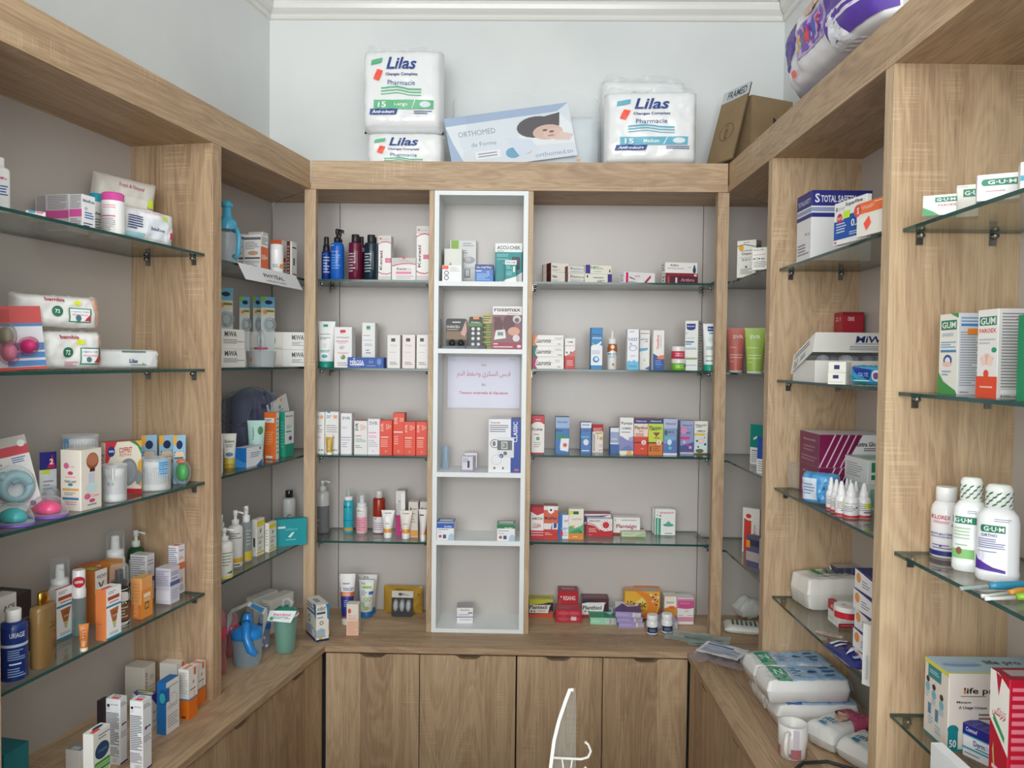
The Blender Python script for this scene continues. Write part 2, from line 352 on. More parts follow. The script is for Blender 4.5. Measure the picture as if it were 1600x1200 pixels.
# ---------------------------------------------------------------- room
AL, AR = 0.186440, 0.016085
OL, OR_, OB = (-0.622105, 2.2, 0), (0.569104, 2.2, 0), (-0.622105, 2.2, 0)
YL = math.atan2(math.cos(AL), math.sin(AL)); YR = math.atan2(-math.cos(AR), math.sin(AR))
ZC0, ZC1, ZT = EYE + .482, EYE + .5626, EYE - .792     # underside and top of the crown board, worktop
def room():
    mb = MB(); mb.box((-2.9, -3.6, -.02), (1.6, 2.6, 0), 'tiles'); struct(mb.build('floor'))
    mb = MB(); mb.box((-2.9, -3.6, EYE + 1.18), (1.6, 2.6, EYE + 1.22), 'plaster'); struct(mb.build('ceiling'))
    mb = MB(); mb.box((-.6, .228, 0), (1.8, .3, EYE + 1.18), 'plaster'); struct(mb.build('wall_back', None, OB))
    mb = MB(); mb.box((-6, .232, 0), (.4, .3, EYE + 1.18), 'plaster'); struct(mb.build('wall_left', None, OL, (0, 0, YL)))
    mb = MB(); mb.box((-.4, .225, 0), (6, .3, EYE + 1.18), 'plaster'); struct(mb.build('wall_right', None, OR_, (0, 0, YR)))
    prof = [(0, 1.056), (.007, 1.058), (.010, 1.064), (.010, 1.070), (.004, 1.0725), (.012, 1.078), (.021, 1.086), (.025, 1.098), (.026, 1.106), (.034, 1.108), (.036, 1.114), (.034, 1.119), (.045, 1.123), (.062, 1.14), (.07, 1.18), (0, 1.18)]
    def cornice(name, p0, p1, loc, yaw, y0):
        mb = MB(); n = len(prof); vs = []
        for u0, k in (p0, p1): vs += [(u0 + k * d, y0 - d, EYE + z) for d, z in prof]
        mb.add(vs, [(i, i + 1, n + i + 1, n + i) for i in range(n - 1)], 'eceae4~g', False); mb.add(vs, [tuple(range(n)), tuple(range(n, 2 * n))[::-1]], 'eceae4~g'); struct(mb.build(name, None, loc, (0, 0, yaw)))
    cornice('trim_1', (-.194, .83), (1.412, -1.0), OB, 0, .2278)
    cornice('trim_2', (-6, 0), (.186, -.83), OL, YL, .2318)
    cornice('trim_3', (-.222, 1.0), (6, 0), OR_, YR, .2248)
room()
# ---------------------------------------------------------------- fitted shelving: local x along the front, y into the unit
def peg(parent, x, y, z, sx):
    mb = MB(); mb.tube([(x, y, z - .0115), (x + sx * .012, y, z - .0115)], .0045, '9a9a98~m', 8)
    mb.box((min(x, x + sx * .0025), y - .0055, z - .026), (max(x, x + sx * .0025), y + .0055, z - .0066), '8c8c8a~m')
    mb.box((min(x, x + sx * .012), y - .005, z - .0068), (max(x, x + sx * .012), y + .005, z - .0062), 'b8b8b4~m')
    mb.build('shelf_peg', parent)
SH = dict(L1=(.233, -.028, -.286, -.542), L2=(.229, -.026, -.284, -.537), R1=(.223, -.039, -.295, -.555), R2=(.234, -.028, -.283, -.545), R0=(.219, -.044, -.304, -.572), BL=(.228, -.028, -.283, -.534), BR=(.227, -.0245, -.274, -.528))
def unit(label, loc, yaw, sx, u1, back_u, parts, corner, depth, bays):
    root = tag(empty('shelving_unit', loc, (0, 0, yaw)), label, 'shelving'); X = lambda u: sx * u
    def bx(name, u0, u1_, v0, v1, z0, z1, key):
        mb = MB(); mb.box((min(X(u0), X(u1_)), v0, z0), (max(X(u0), X(u1_)), v1, z1), key); return mb.build(name, root)
    for a, b in back_u: bx('back_panel', a, b, depth, depth + .012, ZT, ZC0, 'panel')
    mb = MB(); pts = [(X(0), -.0012), (X(u1), -.0012), (X(u1), depth), (X(corner), depth)]
    if corner is None: pass
    mb.prism(pts if sx > 0 else pts[::-1], ZC0, ZC0 + .018, 'oak_x'); mb.build('top_panel', root)
    bx('crown_board', 0, u1, 0, .018, ZC0 + .0183, ZC1, 'oak_x')
    for a, b in parts: bx('partition', a, b, 0, depth, ZT, ZC0, 'oak_z')
    for a, b, key in bays:
        for z in SH[key]:
            for u, s in ((a, 1), (b, -1)):
                if u is None: continue
                for v in (.047, .165): peg(root, X(u), v, EYE + z, sx * s)
    return root
unit('pale oak shelving along the left wall with deep partitions and glass shelves', OL, YL, -1, 1.62, ((-.1628, 1.62),), ((.442, .475), (1.045, 1.075), (1.59, 1.62)), -.164, .21, ((.475, 1.045, 'L1'), (None, .442, 'L2')))
unit('pale oak shelving along the right wall, nearest to the viewer on the right', OR_, YR, 1, 1.5, ((-.194, 1.5),), ((.341, .37), (.917, .945), (1.47, 1.5)), -.196, .21, ((.37, .917, 'R1'), (None, .341, 'R2'), (.945, 1.47, 'R0')))
ub = empty('shelving_unit', OB); tag(ub, 'pale oak shelving on the back wall around the white cabinet', 'shelving')
def ubox(name, u0, u1, v0, v1, z0, z1, key, parent=ub):
    mb = MB(); mb.box((u0, v0, z0), (u1, v1, z1), key); return mb.build(name, parent)
for a, b in ((-.1725, .037), (.039, 1.166), (1.168, 1.397)): ubox('back_panel', a, b, .2, .212, ZT, ZC0, 'panel')
mb = MB(); mb.prism([(.003, -.0012), (1.188, -.0012), (1.392, .199), (-.166, .199)], ZC0, ZC0 + .018, 'oak_x'); mb.build('top_panel', ub)
ubox('crown_board', .003, 1.188, 0, .018, ZC0 + .0183, ZC1, 'oak_x')
ubox('post', -.0155, .0165, .001, .0265, ZT, ZC0 - .0005, 'oak_z'); ubox('post', 1.162, 1.178, .001, .028, ZT, ZC0 - .0005, 'oak_z'); ubox('post', 1.1785, 1.194, .004, .03, ZT, ZC0 - .0005, 'oak_z')
ubox('partition', .342, .3555, .004, .2, ZT, ZC0, 'oak_z'); ubox('partition', .6255, .639, .004, .2, ZT, ZC0, 'oak_z')
for key, u, s in (('BL', .342, -1), ('BL', .0165, 1), ('BR', .639, 1), ('BR', 1.162, -1)):
    for z in SH[key]:
        for v in (.047, .165): peg(ub, u, v, EYE + z, s)
wc = tag(empty('display_cabinet', (OB[0], 2.2, 0)), 'narrow white open cabinet between the two glass shelf bays of the back wall', 'cabinet')
WH = 'edf1f1'
ubox('side_panel', .357, .3705, 0, .15, ZT + .0005, ZC0 - .001, WH, wc); ubox('side_panel', .6115, .625, 0, .15, ZT + .0005, ZC0 - .001, WH, wc)
ubox('top_panel', .3706, .6114, 0, .15, ZC0 - .0135, ZC0 - .001, WH, wc); ubox('back_panel', .3706, .6114, .14, .15, ZT + .012, ZC0 - .0136, 'panel', wc)
for z in (.224, .031, -.325, -.523): ubox('shelf', .3706, .6114, .0015, .1399, EYE + z - .0135, EYE + z, WH, wc)
ubox('base_panel', .3706, .6114, 0, .1399, ZT + .0005, ZT + .012, WH, wc)
# glass shelves, each a loose pane lying on its pegs
def pane(label, pts, loc, yaw, sx, z, grp):
    mb = MB(); p = [(sx * u, v) for u, v in pts]; p = p if sx > 0 else p[::-1]
    mb.prism(p, EYE + z - .006, EYE + z, 'glass', 'glass_edge'); tag(mb.build('glass_shelf', None, loc, (0, 0, yaw)), label, 'shelf', grp)
LEV = ('topmost', 'second', 'third down', 'lowest')
for key, where, pts, loc, yaw, sx in (
    ('L1', 'in the wide bay of the left wall', ((.477, .02), (1.043, .02), (1.043, .207), (.477, .207)), OL, YL, -1),
    ('L2', 'in the narrow corner bay of the left wall', ((-.036, .027), (.44, .02), (.44, .207), (-0.161, 0.1983), (-0.1945, 0.0209), (-0.0333, -0.0095)), OL, YL, -1),
    ('BL', 'in the back wall bay left of the white cabinet', ((.018, .02), (.3405, .02), (.3405, .197), (.018, .197)), OB, 0, 1),
    ('BR', 'in the back wall bay right of the white cabinet', ((.6405, .02), (1.16, .02), (1.16, .197), (.6405, .197)), OB, 0, 1),
    ('R2', 'in the narrow corner bay of the right wall', ((-.03, .02), (.339, .02), (.339, .207), (-0.1919, 0.1969), (-0.1954, -0.0256), (-0.0335, -0.0282)), OR_, YR, 1),
    ('R1', 'in the middle bay of the right wall', ((.372, .02), (.915, .02), (.915, .207), (.372, .207)), OR_, YR, 1),
    ('R0', 'in the nearest bay at the right edge', ((.947, .02), (1.468, .02), (1.468, .207), (.947, .207)), OR_, YR, 1)):
    for lev, z in zip(LEV, SH[key]): pane('glass shelf, ' + lev + ' ' + where, pts if sx > 0 or True else pts, loc, yaw, sx, z, 'glass shelves ' + where)
# worktops and base cabinets
def slab(label, pts, loc, yaw, sx, key):
    mb = MB(); p = [(sx * u, v) for u, v in pts]; mb.prism(p if sx > 0 else p[::-1], ZT - .016, ZT, key); tag(mb.build('worktop', None, loc, (0, 0, yaw)), label, 'worktop')
slab('oak worktop below the back wall shelves, running across the picture', ((.0775, -.119), (1.0775, -.119), (1.41, -.119), (1.403, .2), (-.174, .2), (-.234, -.119)), OB, 0, 1, 'oak_x')
slab('oak worktop along the left wall', ((.104, -.1005), (1.62, -.1005), (1.62, .21), (.162, .21)), OL, YL, -1, 'oak_x')
slab('oak worktop along the right wall', ((.1205, -.12), (1.5, -.12), (1.5, .21), (.124, .21)), OR_, YR, 1, 'oak_x')
def base(label, loc, yaw, sx, front, u0, u1, doors):
    root = tag(empty('base_cabinet', loc, (0, 0, yaw)), label, 'cabinet'); top = ZT - .0225
    mb = MB(); mb.box((min(sx * u0, sx * u1), front + .0235, .1), (max(sx * u0, sx * u1), .19, ZT - .0165), '5c4a38'); mb.build('carcass', root)
    mb = MB(); mb.box((min(sx * u0, sx * u1), front + .07, 0), (max(sx * u0, sx * u1), .19, .0995), '2c2620'); mb.build('plinth', root)
    for a, b, nc in doors:
        lo, hi = sorted((sx * a, sx * b)); lo += .0013; hi -= .0013; mb = MB(); pts = [(lo, .105), (hi, .105), (hi, top)]
        if nc is not None:                                 # finger notch cut in the top edge
            c = sx * nc; pts += [(c + .037, top), (c + .031, top - .003), (c + .024, top - .0085), (c + .016, top - .0105), (c - .016, top - .0105), (c - .024, top - .0085), (c - .031, top - .003), (c - .037, top)]
        pts += [(lo, top)]; n = len(pts); vs = [(x, front + .005, z) for x, z in pts] + [(x, front + .023, z) for x, z in pts]
        mb.add(vs, [tuple(range(n)), tuple(range(n, 2 * n))[::-1]] + [(i, n + i, n + (i + 1) % n, (i + 1) % n) for i in range(n)], 'oak_z'); mb.build('door', root)
base('oak base cabinet under the back worktop, its left pair of doors', OB, 0, 1, -.117, .085, .606, ((.0795, .34, .212), (.34, .606, .475)))
base('oak base cabinet under the back worktop, its right pair of doors', OB, 0, 1, -.117, .608, 1.07, ((.608, .844, .722), (.844, 1.0772, .963)))
base('oak base cabinet under the left worktop', OL, YL, -1, -.099, .128, 1.62, ((.1055, .372, .24), (.372, .629, .507), (.629, .88, .755), (.88, 1.13, 1.0), (1.13, 1.38, 1.25), (1.38, 1.62, 1.5)))
base('oak base cabinet under the right worktop', OR_, YR, 1, -.118, .147, 1.5, ((.1225, .41, .273), (.41, .69, .55), (.69, .96, .82), (.96, 1.23, 1.1), (1.23, 1.5, 1.36)))
# ---------------------------------------------------------------- container shapes
def kit(kind, *c):
    c = c or ('ffffff',); a = c[0]; b = c[1] if len(c) > 1 else a; d = c[2] if len(c) > 2 else b
    if kind == 'flip': return [('bottle_body', a, [(.46, 0), (.5, .015), (.5, .76), (.47, .82), (.36, .85)]), ('cap', b, [(.36, .85), (.37, .855), (.37, .985), (.34, 1)])]
    if kind == 'shampoo': return [('bottle_body', a, [(.47, 0), (.5, .015), (.5, .74), (.48, .79), (.4, .815), (.26, .83)]), ('cap', b, [(.27, .83), (.28, .835), (.28, .99), (.26, 1)])]
    if kind == 'round': return [('bottle_body', a, [(.46, 0), (.5, .015), (.5, .80), (.5, .805)]), ('cap', b, [(.5, .805), (.49, .81), (.49, .965), (.43, .992), (.3, 1)])]
    if kind == 'pump': return [('bottle_body', a, [(.46, 0), (.5, .015), (.5, .64), (.46, .70), (.3, .735), (.22, .74)]), ('collar', b, [(.22, .74), (.25, .745), (.25, .83), (.1, .84), (.1, .90)]), ('pump_head', d, [(.13, .90), (.16, .91), (.16, .985), (.12, 1)], (.62, .965, .075, .02, 60))]
    if kind == 'pumpstraight': return [('bottle_body', a, [(.46, 0), (.5, .015), (.5, .66), (.49, .70), (.3, .715)]), ('collar', b, [(.3, .715), (.31, .72), (.31, .83), (.16, .84), (.16, .87)]), ('pump_head', d, [(.2, .87), (.2, .97), (.17, 1)], (.5, .95, .09, .0, 0))]
    if kind == 'spray': return [('bottle_body', a, [(.46, 0), (.5, .015), (.5, .70), (.46, .73), (.36, .745)]), ('collar', b, [(.4, .745), (.42, .75), (.42, .83), (.25, .835)]), ('spray_head', d, [(.24, .835), (.25, .84), (.2, .985), (.16, 1)], (.22, .94, .05, 0, 0))]
    if kind == 'foam': return [('bottle_body', a, [(.46, 0), (.5, .015), (.5, .60), (.46, .64), (.42, .65)]), ('pump_head', b, [(.44, .65), (.45, .655), (.45, .74), (.22, .75), (.2, .92), (.14, .93)], (.3, .88, .1, 0, 20)), ('overcap', 'e8eef0~f', [(.46, .66), (.47, .67), (.45, .96), (.4, 1)])]
    if kind == 'drop': return [('bottle_body', a, [(.48, 0), (.5, .01), (.5, .50), (.46, .56), (.34, .60)]), ('base_band', d, [(.505, .012), (.508, .016), (.508, .075), (.505, .08)]), ('dropper_cap', b, [(.34, .60), (.35, .61), (.33, .74), (.27, .76), (.15, .95), (.09, 1)])]
    if kind == 'mouthwash': return [('bottle_body', a, [(.45, 0), (.5, .03), (.5, .10), (.485, .11), (.485, .60), (.45, .68), (.32, .745), (.24, .75)]), ('cap', b, [(.27, .75), (.31, .76), (.32, .80), (.31, .95), (.26, .99), (.18, 1)])]
    if kind == 'mouthround': return [('bottle_body', a, [(.47, 0), (.5, .02), (.5, .66), (.46, .73), (.35, .79), (.3, .80)]), ('cap', b, [(.34, .80), (.36, .805), (.35, .98), (.33, 1)])]
    if kind == 'pill': return [('bottle_body', a, [(.47, 0), (.5, .02), (.5, .66), (.45, .70), (.42, .71)]), ('cap', b, [(.46, .71), (.47, .72), (.47, .96), (.43, 1)])]
    if kind == 'jar': return [('jar_body', a, [(.46, 0), (.5, .04), (.5, .60), (.48, .62)]), ('lid', b, [(.5, .62), (.505, .64), (.505, .96), (.48, 1)])]
    if kind == 'buds': return [('tub', 'eef2f4~v', [(.47, 0), (.49, .02), (.49, .93)]), ('lid', 'f4f6f8~v', [(.5, .93), (.5, .98), (.48, 1)]), ('cotton_buds', 'f6f6f4~s', [(.44, .03), (.45, .20), (.38, .26), (.38, .68), (.45, .74), (.44, .9)])]
    if kind == 'baby': return [('bottle_body', a, [(.42, 0), (.46, .02), (.46, .22), (.40, .34), (.46, .48), (.46, .58)]), ('ring', b, [(.5, .58), (.5, .72), (.42, .74)]), ('teat_cover', d, [(.42, .745), (.42, .85), (.3, .97), (.15, 1)])]
    if kind == 'tumbler': return [('cup', a, [(.38, 0), (.40, .02), (.48, .94), (.48, .95)]), ('rim', b, [(.5, .95), (.52, .955), (.52, .985), (.48, 1)])]
    return [('body', a, [(.48, 0), (.5, .02), (.5, .98), (.48, 1)])]
# ---------------------------------------------------------------- one-off things
SPECIAL_LETTERS = [('b', 'OFFRE'), ('b', 'PHYTÉAL'), ('t', 'LABORATOIRES'), ('b', 'bambini'), ('b', 'MiWA'), ('b', 'sophie'), ('t', 'Ici'), ('b', 'Tension artérielle & Glycémie'), ('t', 'ﺎﻨﻫ'), ('t', 'ﻡﺪﻟﺍ ﻂﻐﺿﻭ ﻱﺮﻜﺴﻟﺍ ﺲﻴﻗ'), ('b', 'Derm'), ('t', 'acne'), ('i', 'Cosmed'), ('i', 'Lilas'), ('b', 'Changes Complets'), ('t', 'Pharmacie'), ('b', '15'), ('b', 'Large'), ('b', 'Medium'), ('i', 'Anti-odeurs'), ('t', 'orthomed.tn'), ('t', 'ORTHOMED'), ('t', 'de Forme'), ('b', 'M'), ('b', 'FRAMED'), ('b', 'Lilas')] + [('b', c) for c in 'BAMIS']
ZA = ZT
def vz(p, dz=0): return (p[0], p[1], p[2] + dz)
def soother(label, p, case, col):
    root = tag(empty('soother', p), label, 'soother'); mb = MB()
    mb.lathe([(.031, 0), (.034, .002), (.034, .005), (.030, .0062)], '7a5ab0', 24, .8); mb.build('case_base', root)
    mb = MB(); mb.lathe([(.012, .007), (.021, .009), (.023, .016), (.018, .024), (.008, .029), (.002, .03)], col + '~g', 20, .75); mb.build('shield', root)
    mb = MB(); mb.lathe([(.033, .0065), (.0325, .014), (.027, .027), (.016, .036), (.003, .039)], case, 24, .8); mb.build('clear_case', root)
def teether(card):
    mb = MB(); W = max(v.co.x for c in card.children for v in c.data.vertices if c.name.startswith('card')) * 2; H = max(v.co.z for c in card.children for v in c.data.vertices if c.name.startswith('card')); cx, cz, a, b = .03 * W, .36 * H, .27 * W, .15 * H
    mb.tube([(cx + a * math.cos(t), -.009, cz + b * math.sin(t)) for t in [2 * PI * i / 20 for i in range(20)] + [.02]], [.0085 + .003 * math.sin(2 * PI * i / 20) for i in range(21)], 'a4ccd8~g', 10)
    mb.tube([(cx - a * .5, -.009, cz + b * .8), (cx - a * .75, -.009, cz + b * 1.15), (cx - a * 1.05, -.009, cz + b * 1.2), (cx - a * 1.3, -.009, cz + b * .95)], [.009, .0105, .008, .006], 'a4ccd8~g', 10)
    mb.tube([(cx - a * .2, -.009, cz + b * .6), (cx + a * .3, -.009, cz + b * .75)], [.008, .009], 'a4ccd8~g', 10); mb.build('teething_ring', card)
def teat(label, p):
    root = tag(empty('bottle_teat', p, (math.radians(62), 0, .5)), label, 'teat'); mb = MB()
    mb.lathe([(.017, .0), (.0175, .003), (.014, .007), (.009, .012), (.0075, .019), (.005, .025), (.001, .0265)], 'e0e6e8~v', 18); o = mb.build('teat_body', root)
    root.location.z += .0145; mb = MB(); mb.lathe([(.0185, -.003), (.0185, .0)], 'd8dee2~v', 18); mb.build('rim', root)
def badge(parent, text):
    cap = [c for c in parent.children if c.name.startswith('cap')][0]; me = cap.data; r = max(v.co.x for v in me.vertices); z = max(v.co.z for v in me.vertices) * .83; mb = MB(); n = 24
    def M(a, b, l): x = (a - .5) * 2 * r; return (x * .98, -math.sqrt(max(r * r * 1.0 - x * x * .96, 1e-9)) * 1.0 - .0006 - l * 2, z + (b - .5) * 2 * r)
    paint(mb, 'c .5 .5 .44 c82034;b .5 .5 .6 .22 w OFFRE', M, 1, 1, True); mb.build('offer_sticker', parent)
def sticker_on(o, a, b):
    mb = MB(); v = [q.co for q in o.data.vertices]; x0 = min(q.x for q in v); y0, y1 = min(q.y for q in v), max(q.y for q in v); h = max(q.z for q in v); wy = y1 - y0
    P = lambda da, db: (x0 - .0014, y1 - wy * (a + da), h * (b + db)); mb.add([P(-.11, .02), (P(-.03, -.2)), P(.11, .0), P(.05, .22)], [(0, 1, 2, 3)], 'ff5a48'); mb.build('price_sticker', o)
def spray_toy(p):
    root = tag(empty('spray_bottle', p, (0, 0, -.3)), 'red bottle with lime green trigger cap at the bottom picture edge, left worktop', 'bottle'); mb = MB()
    mb.lathe([(.014, 0), (.016, .003), (.016, .028), (.010, .036)], 'a02030~g', 18); mb.build('bottle_body', root)
    mb = MB(); mb.lathe([(.009, .036), (.010, .037), (.010, .044), (.007, .046)], '5ac030~g', 14)
    mb.tube([(0, .010, .050), (0, -.004, .054), (0, -.018, .050), (0, -.026, .038)], [.006, .008, .007, .005], '5ac030~g'); mb.build('trigger_head', root)
def sippy(label, p, body, col, w_, h, tall):
    root = tag(empty('training_cup', p, (0, 0, -.6 if tall else .1)), label, 'cup'); r = w_ / 2; mb = MB()
    mb.lathe([(r * .8, 0), (r * .86, .003), (r * .96, h * .5), (r * .96, h * .52)], body, 22); mb.build('cup_body', root)
    mb = MB(); k = .58 if tall else .52
    q = .78 if tall else 1
    mb.lathe([(r * 1.02 * q, h * k), (r * 1.04 * q, h * (k + .02)), (r * 1.0 * q, h * (k + .12)), (r * .7 * q, h * (k + .17)), (r * .35, h * (k + .22)), (r * .3, h * (k + .38)), (r * .2, h * (k + .44))], col + '~g', 22); mb.build('lid', root)
    mb = MB()
    if tall:
        mb.tube([(r * .9, 0, h * .55), (r * 1.35, 0, h * .56), (r * 1.6, 0, h * .42), (r * 1.5, 0, h * .2), (r * 1.15, 0, h * .12), (r * .88, 0, h * .16)], .0055, col + '~g'); mb.build('handle', root)
        mb = MB(); mb.lathe([(r * .36, h * .93), (r * .5, h * .95), (r * .44, h * 1.0), (r * .2, h * 1.04)], col + '~g', 14); mb.build('spout', root)
    else:
        mb.tube([(0, -r * .2, h * .80), (.004, -r * .75, h * .78), (.008, -r * 1.1, h * .6), (.02, -r * 1.25, h * .38), (.035, -r * 1.3, h * .3)], [.010, .011, .011, .010, .007], '2a8ad8~g', 10); mb.build('straw_handle', root)
        mb = MB(); a, b = r * 1.12, h
        vs = [(-a, -r * .85, b * .55), (-a, -r * .5, b * .98), (0, -r * .1, b * 1.12), (a, -r * .5, b * .98), (a, -r * .85, b * .55), (a, r * .6, b * .8), (a, r * .5, b * 1.0), (-a, r * .5, b * 1.0), (-a, r * .6, b * .8), (0, r * .5, b * 1.14)]
        mb.add(vs, [(0, 1, 7, 8), (4, 5, 6, 3), (1, 2, 9, 7), (2, 3, 6, 9)], 'eceae4')
        mb.add([(a * .2, -r * .2, b * 1.11), (a * .9, -r * .45, b * 1.002), (a * .9, r * .3, b * 1.022), (a * .2, r * .3, b * 1.125)], [(0, 1, 2, 3)], '3a90d0'); mb.build('card_cover', root)
def shelf_strip(p0, p1, z):
    a = Vector((p0[0], p0[1], z)); b = Vector((p1[0], p1[1], z)); d = (b - a); W = d.length; yaw = math.atan2(d.y, d.x)
    o = MB(); n = Vector((0, -1, 0)); M = lambda u, v, l: (W * u, .016 - .022 * (1 - v) - l, .0008 - .041 * (1 - v))
    o.box((0, .0165, .0003), (W, .06, .001), 'f4f4f4'); o.add([M(0, 0, 0), M(1, 0, 0), M(1, 1, 0), M(0, 1, 0)], [(0, 1, 2, 3)], 'f1f3f6'); o.add([M(0, 0, -.0008), M(1, 0, -.0008), M(1, 1, -.0008), M(0, 1, -.0008)], [(0, 3, 2, 1)], 'f1f3f6')
    paint(o, 'b .53 .55 .36 .3 k PHYTÉAL;t .53 .2 .36 .12 3a3a40 LABORATOIRES', M, W, .045)
    tag(o.build('shelf_sign', None, tuple(a), (0, 0, yaw)), 'white bent shelf strip with black lettering on the topmost corner shelf, left wall', 'sign')
def clear_tub(p):
    root = tag(empty('clear_tub', p, (0, 0, -.9)), 'clear plastic tub with orange price sticker and a looped lid, second corner shelf', 'container'); mb = MB()
    mb.lathe([(.042, 0), (.044, .002), (.049, .040), (.051, .042)], 'e4eaee~v', 26, .62, power=4); o = mb.build('tub_body', root)
    mb = MB(); mb.box((.012, -.032, .014), (.026, -.0305, .022), 'f08020'); mb.build('price_sticker', o)
    mb = MB(); mb.lathe([(.022, .047), (.024, .048), (.024, .052), (.0, .0525)], 'c04a80', 20, .7); mb.build('pink_cap', root)
    mb = MB(); mb.tube([(-.016, 0, .053), (-.018, 0, .075), (-.010, 0, .092), (.004, 0, .096), (.016, 0, .084), (.018, 0, .053)], .004, 'dfe5e8~v'); mb.build('loop', root)
def backpack(p, yaw):
    root = tag(empty('nursery_backpack', p, (0, 0, yaw)), 'navy nursery backpack wrapped in clear film on the third corner shelf', 'bag')
    def body(k, key, sc, nm):
        mb = MB(); W, D, H = .165 * sc, .085 * sc, .2
        def P(a, b, s):
            x, z = 2 * a - 1, b; q = max(0, (1 - abs(x) ** 5)) ** .3 * max(0, (1 - abs(2 * b - 1) ** 6)) ** .3; top = 1 - .14 * x * x if b > .5 else 1
            return (x * W / 2, s * D / 2 * q + .004 * k * noise.noise(Vector((a * 9, b * 9, s + k * 3))), H * b * (top if b > .5 else 1) + .0005)
        mb.grid(lambda a, b: P(a, b, -1), 24, 20, key); mb.grid(lambda a, b: P(a, b, 1), 24, 20, key, flip=True); return mb.build(nm, root)
    body(1, '2a3458~s', 1, 'bag_body'); body(3, 'e4e8f0~f', 1.1, 'film_wrap')
    mb = MB(); mb.box((-.05, -.047, .02), (.03, -.040, .085), '232c4c~s'); mb.build('front_pocket', root)
    for x in (-.035, .02):
        mb = MB(); mb.tube([(x, -.03, .185), (x - .004, -.042, .15), (x - .006, -.05, .07), (x - .004, -.047, .01)], .0055, '303c64~s', 8); mb.build('strap', root)
    mb = MB(); M = lambda a, b, l: (.005 + .085 * a, -.056 - l + .012 * b, .098 + .05 * b + .032 * a); q = [M(0, 0, 0), M(1, 0, 0), M(1, 1, 0), M(0, 1, 0)]; mb.add(q, [(0, 1, 2, 3)], 'ccc9c6'); mb.add([M(0, 0, -.0008), M(1, 0, -.0008), M(1, 1, -.0008), M(0, 1, -.0008)], [(0, 3, 2, 1)], 'ccc9c6')
    paint(mb, 'e .7 .82 .06 .08 f0903a;c .58 .5 .06 8a9098;b .58 .3 .3 .12 6a7078 sophie;r .0 .5 .3 .9 b0c0c4', M, .09, .05); mb.build('card', root)
def green_tumbler(p):
    root = tag(empty('toddler_tumbler', p, (0, 0, .1)), 'sea green tumbler with clear walls, white rim and hang card on the left corner worktop', 'cup'); H, r = .125, .033; mb = MB()
    mb.lathe([(r * .72, .001), (r * .76, .004), (r * .94, H * .78)], 'a8d4c6~v', 26); mb.build('cup_body', root)
    mb = MB(); mb.lathe([(r * .62, .006), (r * .66, .01), (r * .8, H * .72)], '78b4a2', 22); mb.build('liner', root)
    mb = MB(); mb.lathe([(r * .98, H * .78), (r * 1.08, H * .785), (r * 1.08, H * .81), (r * .98, H * .82)], 'e8ecea~g', 26); mb.build('rim', root)
    mb = MB(); mb.lathe([(r * .96, H * .82), (r * .92, H * .90), (r * .6, H * .96), (r * .2, H * .98)], '2a8a70~g', 22); mb.build('lid', root)
    mb = MB(); mb.tube([(.012, 0, H * .95), (.018, 0, H * 1.06), (.008, 0, H * 1.14), (-.004, 0, H * 1.12), (-.006, 0, H * .96)], .0055, 'd8dcdc~v', 8); mb.build('loop', root)
    mb = MB(); M = lambda a, b, l: (-r * 1.25 + r * 2.1 * a + .008 * b, -r * 1.06 - l - .002 + .006 * b, H * .74 + H * .24 * b - .004 * a); mb.add([M(0, .1, 0), M(.9, 0, 0), M(1, 1, 0), M(0, .95, 0)], [(0, 1, 2, 3)], 'e4ecec'); mb.add([M(0, .1, -.0007), M(.9, 0, -.0007), M(1, 1, -.0007), M(0, .95, -.0007)], [(0, 3, 2, 1)], 'e4ecec')
    paint(mb, 'b .5 .66 .62 .24 c83a48 bambini;l .2 .28 .85 .5 2 3a6a78;c .14 .3 .07 3aa070', M, .07, .03); mb.build('hang_card', root)
def gold_bag(p):
    x, y, z = p; o = pack('cosmetic_pouch', 'shiny gold cosmetic pouch behind a black gift card, by the white cabinet', 'pouch', (x - .004, y + .034, z), (0, 0, -.06), (.122, .05, .086), 'b8923c~g', power=2.4, wr=.004, seed=51)
    mb = MB(); mb.tube([(-.05, -.01, .06), (-.02, -.012, .079), (.03, -.012, .079), (.052, -.01, .062)], .0016, '8a6a20~m', 6); mb.build('zip', o)
    HCc = hangcard('gift_card', 'black card holding three small sample pots in front of the gold pouch', 'gift set', (x - .002, y + .0, z + .0007), -.03, (.066, .078), '1c1a1e', F='r 0 .74 1 1 cfcac2;e .4 .87 .1 .06 3a3a40;l .3 .82 .8 .92 2 5a5a60', bubble=[(.2, .44, .13, .24, .012, 'dfe2e6~v', 'c8ccd2'), (.5, .44, .13, .24, .012, 'dfe2e6~v', 'c8ccd2'), (.8, .44, .13, .24, .012, 'dfe2e6~v', 'c8ccd2')], lean=-.12)
